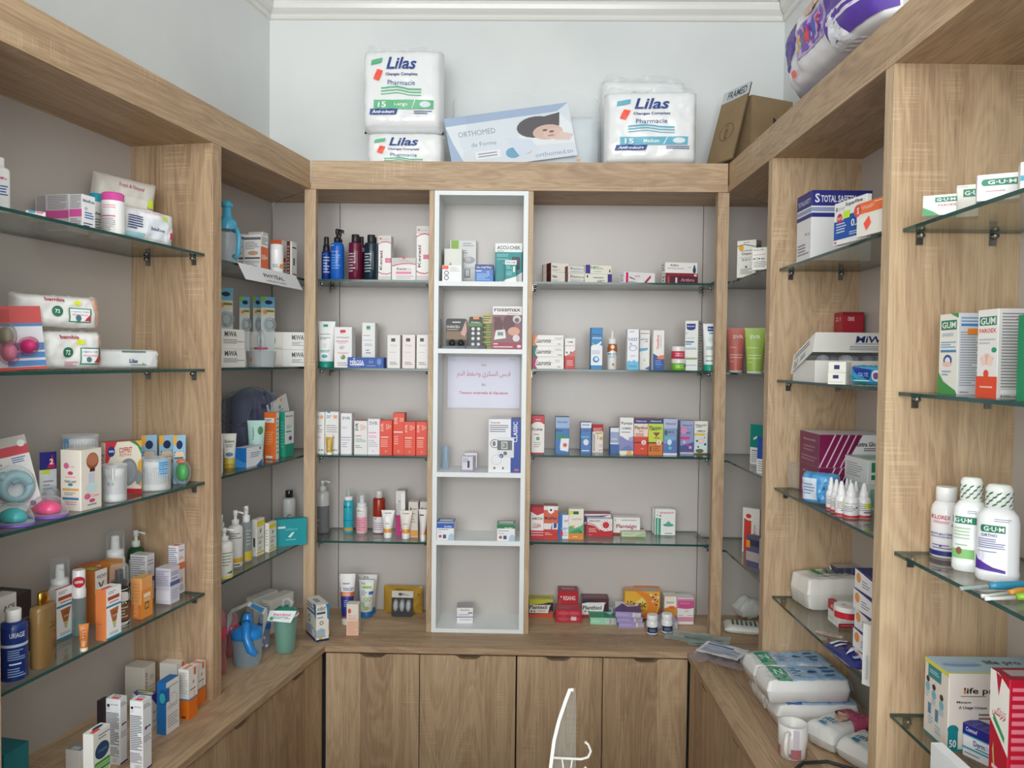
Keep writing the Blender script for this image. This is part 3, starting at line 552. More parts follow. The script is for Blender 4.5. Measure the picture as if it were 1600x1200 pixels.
def notice(x0, x1, y, z0, z1):
    W, H = x1 - x0, z1 - z0; root = tag(empty('notice', ((x0 + x1) / 2, y, z0)), 'paper notice with red Arabic and French lettering in the white cabinet', 'sign')
    mb = MB(); M = lambda a, b, l: ((a - .5) * W, -.0006 - l, b * H); mb.box((-W / 2, -.0006, 0), (W / 2, 0, H), 'e6e4f0')
    paint(mb, 't .5 .85 .06 .05 3a3a50 ﺎﻨﻫ;t .5 .65 .74 .15 c03a50 ﻡﺪﻟﺍ ﻂﻐﺿﻭ ﻱﺮﻜﺴﻟﺍ ﺲﻴﻗ;t .5 .46 .05 .06 3a3a50 Ici;b .5 .29 .68 .065 c04a5c Tension artérielle & Glycémie', M, W, H); mb.build('paper', root)
    mb = MB(); mb.grid(lambda a, b: ((a - .5) * (W + .012), -.0022 - .0016 * noise.noise(Vector((a * 5, b * 5, 2))), -.005 + b * (H + .008)), 16, 12, 'f0f0f6~f'); mb.build('clear_sleeve', root)
    for a, b in ((.06, .95), (.9, .97)):
        mb = MB(); c = M(a, b, .004); mb.box((c[0] - .012, c[1], c[2] - .005), (c[0] + .012, c[1] + .0003, c[2] + .005), 'f4f4f4~f'); mb.build('tape', root)
def thermometer_case(p):
    root = tag(empty('thermometer', p), 'pale blue thermometer in a clear case standing in the third white compartment', 'thermometer'); mb = MB()
    mb.lathe([(.009, 0), (.010, .002), (.0100, .064), (.006, .068)], 'c8dcea~v', 16, .7, power=3); mb.build('clear_case', root)
    mb = MB(); mb.lathe([(.0025, .004), (.003, .02), (.006, .03), (.006, .055), (.004, .062)], '7ab4d0~g', 12, .7); mb.build('thermometer_body', root)
    mb = MB(); mb.box((-.003, -.0052, .036), (.003, -.0044, .05), '4a6a80'); mb.build('display', root)
def open_carton(p, yaw, D):
    """big carton with a deep lid tipped up at its near side; x runs into the shelf, y away from the viewer"""
    root = tag(empty('compress_box', p, (0, 0, yaw)), 'big white carton with its printed lid half open, full of clear wrapped packs', 'box')
    W, H, t = .165, .046, .0012; mb = MB()
    for a, b in (((0, 0, 0), (W, D, t)), ((0, 0, t), (W, t, H)), ((0, D - t, t), (W, D, H)), ((0, t, t), (t, D - t, H)), ((W - t, t, t), (W, D - t, H))): mb.box(a, b, 'f0eee8')
    mb.build('tray', root)
    ph = math.radians(21); h = .044; z0 = .016
    def Q(x, y, z, l=0):                                   # lid frame: turned about its far lower edge
        y = y - l; return (x, D + .004 - (D + .008 - y) * math.cos(ph) - z * math.sin(ph), z0 + (D + .008 - y) * math.sin(ph) + z * math.cos(ph))
    x0, x1, y1 = -.004, W + .002, D + .008; mb = MB()
    def wall(q): mb.add([Q(*c) for c in q], [(0, 1, 2, 3)], 'f4f2ec')
    wall([(x0, 0, 0), (x1, 0, 0), (x1, 0, h), (x0, 0, h)]); wall([(x0, y1, 0), (x0, 0, 0), (x0, 0, h), (x0, y1, h)]); wall([(x1, 0, 0), (x1, y1, 0), (x1, y1, h), (x1, 0, h)]); wall([(x1, y1, 0), (x0, y1, 0), (x0, y1, h), (x1, y1, h)]); wall([(x0, 0, h), (x1, 0, h), (x1, y1, h), (x0, y1, h)])
    paint(mb, 'b .72 .66 .42 .34 2a2f7a MiWA;r .5 .42 .98 .45 8a8a9a;l .45 .1 .98 .34 3 8a8a9a', lambda a, b, l: Q(x0 + (x1 - x0) * a, 0, h * b, l), W, h)
    paint(mb, 'k .4 .2 .66 .5;l .1 .6 .8 .9 2 5a5a6a;L .12 .1 .3 .5 3 4a4a5a', lambda a, b, l: (lambda c: (c[0] - l, c[1], c[2]))(Q(x0, y1 - (y1) * a, h * b)), D, h); mb.build('lid', root)
    c, s = math.cos(yaw), math.sin(yaw)
    for i in range(6):
        m2 = MB(); m2.lathe([(.001, -.02), (.011, -.018), (.0145, -.005), (.0145, .008), (.009, .018), (.001, .021)], ('cfd4dc~v', 'b4b4be~v', 'e4e8ee~v')[i % 3], 14)
        x = .025 + .024 * i; y = .022 + .016 * (i % 2); tag(m2.build('wrapped_compress', None, (p[0] + c * x - s * y, p[1] + s * x + c * y, p[2] + .044), (PI / 2, .3 * (i % 3), yaw + .25 * (i % 3 - 1))), 'clear wrapped compress roll lying inside the big open white carton', 'compress', 'wrapped rolls in the open carton')
def clear_wrap(p):
    o = pack('plastic_wrapping', 'crumpled clear plastic wrapping beside the plum glove boxes', 'wrapping', p, (0, 0, -.8), (.06, .04, .06), 'eef0f2~f', power=2.6, wr=.009, seed=61); return o
def tape_roll(p):
    mb = MB(); n = 28
    def ring(r, z): return [(r * math.cos(2 * PI * i / n), r * math.sin(2 * PI * i / n), z) for i in range(n)]
    R, r, h = .026, .012, .024
    for (a, b, key) in ((ring(R, 0), ring(R, h), 'f0eeea'), (ring(R, h), ring(r, h), 'f6f4f0'), (ring(r, h), ring(r, 0), 'd8d0c8'), (ring(r, 0), ring(R, 0), 'f0eeea')): mb.add(a + b, [(i, (i + 1) % n, n + (i + 1) % n, n + i) for i in range(n)], key, True)
    mb.add(ring(R + .0004, h * .05) + ring(R + .0004, h * .6), [(i, (i + 1) % n, n + (i + 1) % n, n + i) for i in range(n) if i % 14 < 10], 'c82838', True)
    tag(mb.build('tape_roll', None, p), 'roll of white plaster tape with red band lying on the red lidded box', 'tape')
def sheet(name, label, cat, c, yaw, size, key, F='', amp=.003, lift=.0012, seed=0, curl=0, group=None, tilt=0):
    W, H = size; mb = MB()
    def M(a, b, l):
        z = lift + amp * (1 + noise.noise(Vector((a * 4 + seed, b * 4, seed)))) + .6 * amp * (noise.noise(Vector((a * 13, b * 11 + seed, 1))) + .6) + curl * (2 * a - 1) ** 2; return ((a - .5) * W, (b - .5) * H, max(.0006, z) + l)
    mb.grid(lambda a, b: M(a, b, 0), 18, 14, key); mb.grid(lambda a, b: M(a, b, -.0004), 18, 14, key, flip=True); 
    if F: paint(mb, F, lambda a, b, l: M(a, b, l * 4 + .0004), W, H, True)
    return tag(mb.build(name, None, c, (tilt, 0, yaw)), label, cat, group)
def paper_strip(p): sheet('plaster_strip', 'pale pink printed plaster strip lying on the lowest right shelf', 'plaster', p, -.75, (.052, .016), 'ecd8d0', 'l .1 .2 .9 .8 2 c07a78;l .3 .1 .8 .4 1 8a5a60', .0012)
def mask_packet(p, q):
    sheet('sachet', 'yellow and white sachet lying under the navy packet on the lowest right shelf', 'sachet', p, -1.0, (.06, .05), 'ece88a', 'p e8dc30 0 0 .7 0 .5 1 0 1;i .4 .5 .3 .2 3a3a30 Lilas;l .6 .2 .9 .8 3 d8d8c0', .003)
    pack('powder_packet', 'navy foil packet with white lettering touching the partition, lowest right shelf', 'packet', (q[0] + .004, q[1] + .004, q[2] + .0135), (-PI / 2, 0, .06), (.06, .024, .12), '2a3272~g', F='l .1 .6 .7 .9 2 d8dce8;p e8e8f0 .1 .3 .5 .5 .7 .42 .5 .36;l .2 .1 .8 .25 1 a8b0d0', power=3, wr=.003, seed=71)
def mug(p, r, h, yaw):
    root = tag(empty('mug', p, (0, 0, yaw)), 'white mug with dusty pink blocks printed round its foot, on the right worktop', 'mug'); mb = MB()
    mb.lathe([(r * .86, 0), (r * .94, .003), (r * .98, h * .4), (r, h), (r * .93, h), (r * .9, h * .5), (r * .82, .006), (.001, .005)], 'eceae6~g', 32)
    for a0, a1 in ((-62, -38), (10, 52), (80, 120), (160, 200)):
        n = 6; A = [math.radians(a0 + (a1 - a0) * i / n - 90) for i in range(n + 1)]; k = .985
        mb.add([(r * (k + .003) * math.cos(a), r * (k + .003) * math.sin(a), h * z) for z in (.06, .36) for a in A], [(i, i + 1, n + 2 + i, n + 1 + i) for i in range(n)], 'b87078~g', True)
    n = 3; A = [math.radians(a - 90) for a in (18, 30, 42)]; mb.add([(r * 1.002 * math.cos(a), r * 1.002 * math.sin(a), h * z) for z in (.36, .96) for a in A], [(0, 1, 4, 3), (1, 2, 5, 4)], 'd4ccd8~g', True); mb.build('mug_body', root)
    mb = MB(); mb.tube([(0, -r * .95, h * .84), (0, -r * 1.35, h * .84), (0, -r * 1.6, h * .66), (0, -r * 1.6, h * .42), (0, -r * 1.35, h * .2), (0, -r * .95, h * .16)], .0048, 'eceae6~g', 10); mb.build('handle', root)
def worktop_things(p, q):
    mug(p, .0285, .066, -.62)
    mb = MB(); mb.tube([(q[0] - .055, q[1] - .03, ZT + .004), (q[0] - .02, q[1] + .005, ZT + .006), (q[0] + .03, q[1] + .012, ZT + .006), (q[0] + .07, q[1] - .01, ZT + .004), (q[0] + .1, q[1] - .06, ZT + .004)], .0035, '2c2e30', 8); tag(mb.build('cable', None), 'dark grey cable looped on the right worktop below the mug', 'cable')
def lying(name, label, cat, A, yaw, W, H, D, dz, key, F, grp=None, seed=1, power=13, wr=.0025):
    """pack lying flat; A is its near left corner on the worktop"""
    c = Vector(A) + Vector((math.cos(yaw), math.sin(yaw), 0)) * W / 2; return pack(name, label, cat, (c.x, c.y, A[2] + dz + D / 2), (-PI / 2, 0, yaw), (W, D, H), key, F=F, grp=grp, seed=seed, power=power, wr=wr)
def film_over(o, W, D, H, seed):
    mb = MB(); mb.grid(lambda a, b: ((a - .5) * W * 1.06, -D / 2 * 1.08 * max(0, (1 - abs(2 * a - 1) ** 6)) ** .2 - .003 * noise.noise(Vector((a * 14 + seed, b * 10, 0))), b * H), 30, 14, 'f4f6f8~f'); mb.build('film', o)
def pads(A, yaw, W, grp, F):
    fx = Vector((-math.sin(yaw), math.cos(yaw), 0)); A = Vector(A)
    for i, (off, dz, lb) in enumerate(((0, 0, 'front one below'), (.086, 0, 'rear one below'), (0.0, .054, 'front one of the top layer'), (.087, .054, 'rear one of the top layer'))):
        p = A + fx * off - Vector((math.cos(yaw), math.sin(yaw), 0)) * (.022 if dz else 0); o = lying('absorbent_pad_pack', 'long white absorbent pad pack with green and blue print, ' + lb, 'pack', tuple(p), yaw, W, .08, .05, dz, 'f2f1ef', F if dz else F.replace('1a9a78', '3a70b8'), grp, 80 + i); film_over(o, W, .05, .08, i)
def pink_packs(A1, y1, A2, y2):
    F = 'p d8608a .46 0 1 0 1 1 .72 1;l .7 .2 .96 .9 5 b04878;e .56 .56 .1 .2 c89a80;e .6 .7 .07 .14 3a2a28;e .59 .62 .05 .12 e8c0a4;e .42 .4 .14 .12 eac4ac;r .1 .46 .18 .66 3a90b0;l .2 .3 .32 .7 4 5a9ab8;b .27 .55 .06 .2 2a80a0 N'
    lying('pad_pack', 'white and pink pad pack picturing a dark haired woman, rear one beside the mug', 'pack', A1, y1, .14, .075, .052, 0, 'f0f0ee', F, 'white and pink pad packs', 91, 5, .004)
    lying('pad_pack', 'white and pink pad pack picturing a dark haired woman, nearest to the viewer', 'pack', A2, y2, .125, .075, .052, 0, 'f0f0ee', F, 'white and pink pad packs', 92, 5, .004)
def corner_pouches(a, b, c, d):
    g = 'clear pouches on the right corner of the worktop'
    sheet('clear_pouch', 'clear green tinted pouch with teal tubing lying at the front corner of the worktop', 'pouch', a, -.32, (.18, .085), 'd4e6e4~f', 'p 2a7a7a .1 .3 .5 .46 .9 .4 .9 .43 .5 .5 .1 .34;p 2a8a8a .2 .7 .6 .56 .85 .66 .6 .6 .2 .74;l .3 .2 .7 .5 3 5a8a90;p 2a8a80 .1 .1 .3 .2 .28 .26 .1 .16', .004, seed=3, group=g)
    sheet('clear_pouch', 'smaller clear pouch with teal tubing beneath the other one', 'pouch', (a[0] + .02, a[1] - .035, a[2]), -.15, (.11, .04), 'cce4e0~f', 'p 1a7a78 .1 .5 .9 .3 .9 .36 .1 .58;p 1a7a78 .2 .2 .4 .8 .46 .8 .28 .2', .002, lift=.0006, seed=8, group=g)
    sheet('clear_pouch', 'large crumpled grey clear pouch under the white leaflet', 'pouch', (b[0] + .01, b[1] + .0, b[2]), -.6, (.17, .15), 'd4ccd4~f', '', .010, seed=5, group=g)
    sheet('leaflet', 'white printed leaflet lying on the grey clear pouch, right corner of the worktop', 'leaflet', (b[0] - .004, b[1] + .012, b[2] + .021), -.62, (.115, .088), 'eef2f8', 'r .08 .72 .7 .8 3a60b0;l .08 .84 .5 .96 2 8aa0d0;l .08 .08 .92 .64 9 a8b4cc', .002, seed=2)
    pack('dressing_sachet', 'white dressing sachet with black print in the right corner of the worktop', 'sachet', (c[0], c[1] - .02, c[2] + .012), (-PI / 2, 0, -.2), (.12, .024, .08), 'eef2ea', F='L .15 .2 .9 .8 7 3a5a50;r .4 .86 .7 .9 4a4a4a;l .5 .5 .6 .7 1 c0d040', power=4, wr=.002, seed=95)
    pack('gauze_bundle', 'crumpled white gauze bundle behind the dressing sachet', 'bundle', (d[0] + .005, d[1] - .045, d[2] + .032), (-PI / 2, 0, .3), (.085, .06, .06), 'e6e8e4~s', power=3, wr=.008, seed=96)
    pack('gauze_bundle', 'small crumpled white gauze bundle at the back of the right corner', 'bundle', (d[0] + .03, d[1] + .06, d[2] + .045), (-PI / 2, 0, -.4), (.07, .084, .05), 'd8dcd8~s', F='l .2 .2 .8 .8 3 8a9a90', power=3, wr=.006, seed=97)
    pack('plastic_bag', 'dull grey plastic bag lying at the back of the right corner', 'bag', (d[0] - .085, d[1] + .03, d[2] + .018), (-PI / 2, 0, .1), (.09, .036, .09), 'a49ca4~v', power=3, wr=.006, seed=98)
def cap_print(nm):
    o = bpy.data.objects[nm]; cap = [c for c in o.children if c.name.startswith('cap')][0]; vs = [v.co for v in cap.data.vertices]; z0 = min(v.z for v in vs); z1 = max(v.z for v in vs); r = max(v.x for v in vs); mb = MB()
    for i in range(5):
        for j in range(10):
            t = 2 * PI * (j + .5 * (i % 2)) / 10; z = z0 + (z1 - z0) * (.18 + .155 * i)
            if i == 4: continue
            P = lambda a, b: (r * 1.012 * math.cos(t + a), r * 1.012 * math.sin(t + a), z + b)
            mb.add([P(-.2, -.0028), P(.14, .0002), P(.2, .003), P(-.14, 0)], [(0, 1, 2, 3)], '2a6a50')
    mb.build('printed_logos', cap)
def brushes(p, q):
    for i, (k, key, lb, loc, yw) in enumerate((('3a9ac0', 'dff0f4~f', 'blue handled interdental brush in a clear sleeve on the right edge shelf', (p[0] + .03, p[1] + .01, p[2]), .15), ('e0a040', 'e8d8c0~v', 'orange toothbrush lying beside the blue one on the right edge shelf', (q[0] + .03, q[1] + .022, q[2]), .25), ('8ac030', '8ac030', 'lime green toothbrush in front, nearest to the viewer on the right edge shelf', (q[0] + .03, q[1], q[2]), .1))):
        root = tag(empty('toothbrush', loc, (0, 0, yw)), lb, 'toothbrush', 'toothbrushes on the right edge shelf'); mb = MB(); mb.tube([(-.035, 0, .006), (-.02, 0, .0062), (.06, 0, .0062), (.09, 0, .006)], [.004, .0058, .0058, .004], k + '~g', 10); mb.build('handle', root)
        mb = MB(); mb.tube([(-.038, 0, .005), (-.07, 0, .004), (-.078, 0, .004)], [.0035, .0022, .003], 'f0f4f0~g' if i else 'd8e8e8~v', 8); mb.build('brush_head', root)
def skin_box(p, yaw):
    carton('cream_box', 'white and navy cream box with teal lines, front of the lowest right edge shelf', 'box', (p[0] + .025, p[1] + .075, p[2]), yaw + PI / 2, (.045, .155, .062), 'f0f0f4', L='r 0 .64 1 1 2a2a8a;r 0 .6 1 .64 5ac0d0;r 0 .2 1 .26 4aa8b8;i .2 .86 .26 .16 d8dcf0 Cosmed;b .38 .46 .26 .17 3a3f8a Derm;t .66 .46 .28 .14 a8d4e4 acne;p 2a9aa8 .3 .3 .8 .3 .8 .34 .3 .34;l .06 .06 .4 .14 1 8a8aa0', R='r 0 0 1 1 d4d2dc;r .3 .1 .7 .5 b8b4c4;r .6 .86 .9 .9 5a5a8a', T='r 0 0 1 1 2a2a86;l .1 .1 .9 .9 4 4a4aa0')
    carton('cream_box', 'teal striped box end entering at the lower right corner of the picture', 'box', (p[0] + .065, p[1] - .05, p[2]), yaw + PI / 2, (.06, .05, .03), '1a8a98', T='L 0 0 1 1 7 5ab8c0', R='r 0 0 1 1 167a88')
LG = lambda c, name, size: f'i .5 .80 .38 .15 26468e Lilas;b .5 .66 .40 .045 2a3a80 Changes Complets;t .5 .56 .34 .06 3a5a9a Pharmacie;p {c} .25 .5 .45 .52 .6 .49 .75 .485 .75 .465 .6 .47 .45 .5 .25 .48;p {c} .25 .46 .45 .48 .6 .45 .75 .445 .75 .43 .6 .435 .45 .465 .25 .445;p {c} .25 .42 .45 .44 .6 .41 .75 .405 .75 .395 .6 .4 .45 .43 .25 .41;r .16 .235 .9 .345 {c};b .26 .29 .1 .07 w 15;b .5 .29 .17 .05 eef8f0 {size};p f4f8f6 .63 .24 .64 .24 .68 .345 .67 .345;e .8 .29 .07 .04 e8f0f4;p 2a4a90 .1 .165 .44 .165 .46 .235 .12 .235;i .28 .2 .28 .04 w Anti-odeurs;l .66 .17 .92 .22 2 5a6a9a;p {c} .12 .77 .26 .80 .27 .86 .13 .83;p ff5a40 .15 .6 .22 .58 .27 .7 .2 .72'
def top_goods():
    u = lambda x, v: (OB[0] + x, 2.2 + v); zt = ZC0 + .0186
    def lil(label, x, v, z, size, col, sz, seed, yaw=0, lean=0):
        o = pack('nappy_pack', label, 'pack', u(x, v) + (z,), (lean, 0, yaw), size, 'f6f7f7~g', F=LG(col, 'Lilas', sz), power=7, wr=.0035, seed=seed, grp='white adult nappy packs on top of the back shelving'); W, D, H = size; mb = MB()
        if seed != 101: mb.grid(lambda a, b: ((a - .5) * W * (1.0 - .1 * b), D * .3 * (.5 - b) * math.cos(a * 9), H - .004 + .022 * b + .008 * noise.noise(Vector((a * 7 + seed, b, 0)))), 14, 3, 'e8ecee~v'); seed != 101 and mb.build('film_end', o)
        for sx in (-1, 1):
            m2 = MB()
            for k in range(6): m2.box((sx * W * .462 - .0004, -D * .18, H * (.15 + .12 * k)), (sx * W * .462 + .0004, D * .12, H * (.22 + .12 * k)), ('2a4a90', col)[k % 2])
        return o
    lil('white adult nappy pack with green waves, lower one of the left stack', .262, .093, zt, (.228, .12, .158), '6ac08e', 'Large', 101)
    lil('white adult nappy pack with green waves, upper one of the left stack', .254, .093, zt + .165, (.235, .12, .232), '6ac08e', 'Large', 102, 0, 0)
    lil('white adult nappy pack with blue waves, in front of its twin on the right', .972, .045, ZC1 + .001, (.262, .10, .205), '6ab8d0', 'Medium', 103, -.06)
    lil('white adult nappy pack with blue waves, behind its twin on the right', .968, .165, zt, (.25, .09, .345), '6ab8d0', 'Medium', 104, .05)
    # orthopaedic pillow in its bag
    root = tag(empty('pillow', u(.615, .114) + (zt,)), 'white orthopaedic pillow in a clear bag with a printed card, between the nappy packs', 'pillow')
    o = pack('pillow_body', '', '', (0, 0, 0), (0, 0, 0), (.43, .10, .225), 'e2eaee~s', power=3.5, wr=.004, seed=111)
    mb = MB(); M = lambda a, b, l: (-.21 + .36 * a - .03 * b, -.068 - l + .012 * b, .045 + .155 * b + .05 * a)
    mb.grid(lambda a, b: M(a, b, 0), 2, 2, 'e6ecf2'); mb.grid(lambda a, b: M(a, b, -.0008), 2, 2, 'e6ecf2', flip=True)
    paint(mb, 'p a8bcd8 0 .84 .9 .86 1 1 0 1;p a8bcd8 0 .84 0 0 .12 0 .04 .5;t .24 .66 .3 .1 8a98b0 ORTHOMED;t .28 .44 .2 .08 8a98b0 de Forme;r .2 .16 .4 .3 f8f8fa;l .22 .18 .38 .28 2 9a9aa8;e .5 .2 .06 .1 6aa8cc;t .82 .1 .3 .08 8aa0c0 orthomed.tn;p f4f6f8 .5 .3 1 .24 1 .6 .9 .86 .6 .6;e .72 .62 .16 .2 4a4248;p 4a4248 .62 .5 .8 .8 .92 .84 .9 .6 .84 .46;e .8 .5 .12 .14 e0bfae;e .84 .46 .08 .1 e8c8b8;e .78 .54 .02 .02 6a4a48;e .83 .5 .02 .02 6a4a48;e .82 .43 .03 .015 c08078;p e8d0c4 .84 .34 .96 .3 1 .4 .9 .48;e .6 .2 .05 .06 e4bca8;p dfe8f4 .46 .5 .66 .4 .7 .24 .55 .1', M, .35, .13); c_ = mb.build('printed_card', root)
    mb = MB(); mb.grid(lambda a, b: ((a - .5) * .445, -.082 * max(0, (1 - abs(2 * a - 1) ** 5)) ** .35 + .03 * b * b + .006 * noise.noise(Vector((a * 10, b * 7, 3))), .275 * b + .012 * noise.noise(Vector((a * 6, 1, b * 2))) * b), 44, 16, 'f0f2f4~f'); mb.build('clear_bag', root)
    o.parent = root
    for k in ('label', 'category'):
        if k in o: del o[k]
    mb = MB(); mb.box((.145, -.082, .075), (.157, -.0815, .08), 'f0a040'); mb.build('price_sticker', root)
    # cardboard box in the right corner
    root = tag(empty('cardboard_box', u(1.30, .105) + (zt,), (0, 0, .42)), 'open brown cardboard box with scribbles on top of the shelving, right corner', 'box'); a, b, h, t = .075, .06, .262, .003
    for nm, q in (('front_wall', ((-a, -b, 0), (a, -b + t, h))), ('back_wall', ((-a, b - t, 0), (a, b, h))), ('left_wall', ((-a, -b + t, 0), (-a + t, b - t, h))), ('right_wall', ((a - t, -b + t, 0), (a, b - t, h))), ('bottom', ((-a + t, -b + t, 0), (a - t, b - t, t)))):
        mb = MB(); mb.box(*q, 'cardboard')
        if nm == 'front_wall':
            paint(mb, 'b .62 .74 .2 .1 2a2420 M;l .1 .5 .9 .56 1 a89070', lambda x, y, l: (-a + 2 * a * x, -b - l, h * y), 2 * a, h)
        mb.build(nm, root)
    mb = MB(); M = lambda x, y, l: (-a - .055 * (1 - y) * 1.0 - .004 - l * .4, -b + 2 * b * x, h * .22 + h * .78 * y + l * .2) ; M2 = lambda x, y, l: (-a - .002 - .062 * (1 - y) - l, b - 2 * b * x, h * .3 + h * .85 * y + l)
    q = [M2(0, 0, 0), M2(1, 0, 0), M2(1, 1, 0), M2(0, 1, 0)]; mb.add(q, [(0, 1, 2, 3)], 'cardboard'); mb.add([M2(0, 0, -.003), M2(1, 0, -.003), M2(1, 1, -.003), M2(0, 1, -.003)], [(3, 2, 1, 0)], 'cardboard'); mb.add([M2(0, 0, 0), M2(1, 0, 0), M2(1, 0, -.003), M2(0, 0, -.003)], [(0, 1, 2, 3)], 'cardboard')
    paint(mb, 'r 0 .84 1 1 d0d4d8;b .55 .92 .7 .1 2a3a44 FRAMED;o .5 .4 .26 .02 5a4a34;t .5 .4 .1 .2 3a3024 Ici', M2, 2 * b, h); mb.build('flap', root)
    # baby nappies lying along the right unit
    ur = lambda q, v: (OR_[0] + math.sin(AR) * q + math.cos(AR) * v, 2.2 - math.cos(AR) * q + math.sin(AR) * v)
    g = 'purple baby nappy packs on top of the right shelving'; yr = YR
    pack('baby_nappy_pack', 'purple and grey baby nappy pack lying low at the far end above the right shelving', 'pack', ur(.36, .086) + (zt + .001,), (0, 0, yr), (.26, .11, .102), '8a86a0~g', F='r 0 .3 .3 .9 5a3aa0;i .15 .6 .2 .2 e8e0f4 Lilas;p 3a70b0 .5 .9 .9 .9 .8 .6;e .6 .5 .14 .2 c8b8b8;p 2a2440 .4 .7 .8 .95 .6 .98', grp=g, seed=121, power=4, wr=.005)
    o = pack('baby_nappy_pack', 'white and purple baby nappy pack with coloured letters above the right shelving', 'pack', ur(.60, .07) + (zt + .002 + .110,), (.12, 0, yr), (.46, .12, .155), 'f0f0f4~g', F='p 5a36a0 .14 .3 .3 .62 .26 .9 .1 .8;r .3 .3 .62 .72 c8b0e0;r .31 .33 .61 .69 7a50b8;b .34 .51 .04 .22 f0c030 B;b .385 .51 .04 .22 40a060 A;b .43 .51 .05 .22 e05040 M;b .48 .51 .04 .22 8040b0 B;b .52 .51 .02 .22 3060c0 I;b .56 .51 .04 .22 d03050 S;r .64 .1 1 .95 5a3aa0;p e8e8f0 .62 .0 .8 .0 .7 .5;e .5 .84 .1 .1 d8b8a8;l .66 .3 .95 .5 2 e0d8f0;r .2 .16 .24 .26 f07060', grp=g, seed=122, power=4, wr=.006)
    pack('baby_nappy_pack', 'greyish baby nappy pack standing behind the lettered one, against the right wall', 'pack', ur(.40, .182) + (zt + .001,), (0, 0, yr), (.25, .07, .25), 'b8b0b8~g', F='p 6a50a0 .04 .3 .2 .4 .2 .7 .04 .6;p 4a6ab0 .6 .8 .95 .8 .9 .98 .6 .98;p 3a2c38 .5 .3 .9 .7 .95 .8 .5 .5', grp=g, seed=123, power=4, wr=.005)
    ul = lambda q, v: (OL[0] - math.sin(AL) * q - math.cos(AL) * v, 2.2 - math.cos(AL) * q + math.sin(AL) * v)
    pack('nappy_pack', 'dark blue foil pack with yellow green label on top of the left shelving', 'pack', ul(1.06, .10) + (zt + .001,), (0, 0, YL + PI), (.24, .1, .165), '5a6488~g', F='r .3 .4 .8 .8 b8c890;e .55 .6 .16 .1 e8ec80;l .1 .1 .9 .3 2 3a4468', seed=131, power=4, wr=.006)
    mb = MB(); mb.box((0, 0, 0), (.20, .016, .11), 'eef2f4'); o = mb.build('tag_holder', None, ur(1.10, .0035) + (EYE - .543 - .11,), (0, 0, YR)); tag(o, 'white slab shaped sign holder hooked on the lowest glass shelf, bottom right corner', 'sign holder')
def foreground():
    # unseen desk, added to carry the clear stand and shade the lower cupboards
    dk = tag(empty('added_desk', (-.11, .62, 0)), 'added white desk out of view that carries the clear hook stand and blocks light', 'desk')
    mb = MB(); mb.box((-.52, -.3, 1.06), (.52, .3, 1.10), 'e8e6e2~g'); mb.build('desk_top', dk)
    for x in (-.5, .47): mb = MB(); mb.box((x, -.28, 0), (x + .03, .28, 1.06), 'c8b496'); mb.build('side_panel', dk)
    mb = MB(); mb.box((-.469, .2, .03), (.469, .225, 1.059), 'c8b496'); mb.build('front_panel', dk)
    root = tag(empty('hook_stand', (.048, .885, 1.10), (0, 0, 0)), 'clear acrylic stand with curved edge and small hooks in the foreground', 'stand'); H = .178
    out = [(-.026, 0), (.019, 0), (.0165, .07), (.0155, H - .012), (.0145, H)]; cv = [(.008, H), (.003, H - .014), (-.004, H - .036), (-.0095, H - .06), (-.013, H - .09), (-.0145, H - .125), (-.0155, H - .15)]
    mb = MB(); pts = out + cv; n = len(pts); vs = [(x, -.002, z) for x, z in pts] + [(x, .002, z) for x, z in pts]; mb.add(vs, [tuple(range(n)), tuple(range(n, 2 * n))[::-1]] + [(i, n + i, n + (i + 1) % n, (i + 1) % n) for i in range(n)], 'd8dcd8~f'); mb.build('plate', root)
    mb = MB(); mb.tube([(-.0255, -.003, .0)] + [(x, -.003, z) for x, z in cv[::-1]] + [(.012, -.003, H)], .0021, 'f4f4ec~g', 8); mb.build('bright_rim', root)
    for z, s in ((.098, 1), (.068, 1), (.065, -1)):
        mb = MB(); x0 = -.012; mb.tube([(x0, -.004, z), (s * .022, -.006, z), (s * .030, -.007, z + .003), (s * .033, -.007, z + .010), (s * .030, -.007, z + .018), (s * .026, -.007, z + .021)], .0014, 'f0f0ea~v', 8)
        mb.tube([(.0, -.004, z), (.002, -.004, z - .016), (.010, -.004, z - .016), (.012, -.004, z)], .001, 'f0f0ea~v', 6); mb.build('hook', root)
    mb = MB(); mb.box((-.05, -.04, 0), (.05, .04, .006), 'e0e4e0~v'); mb.build('foot', root)
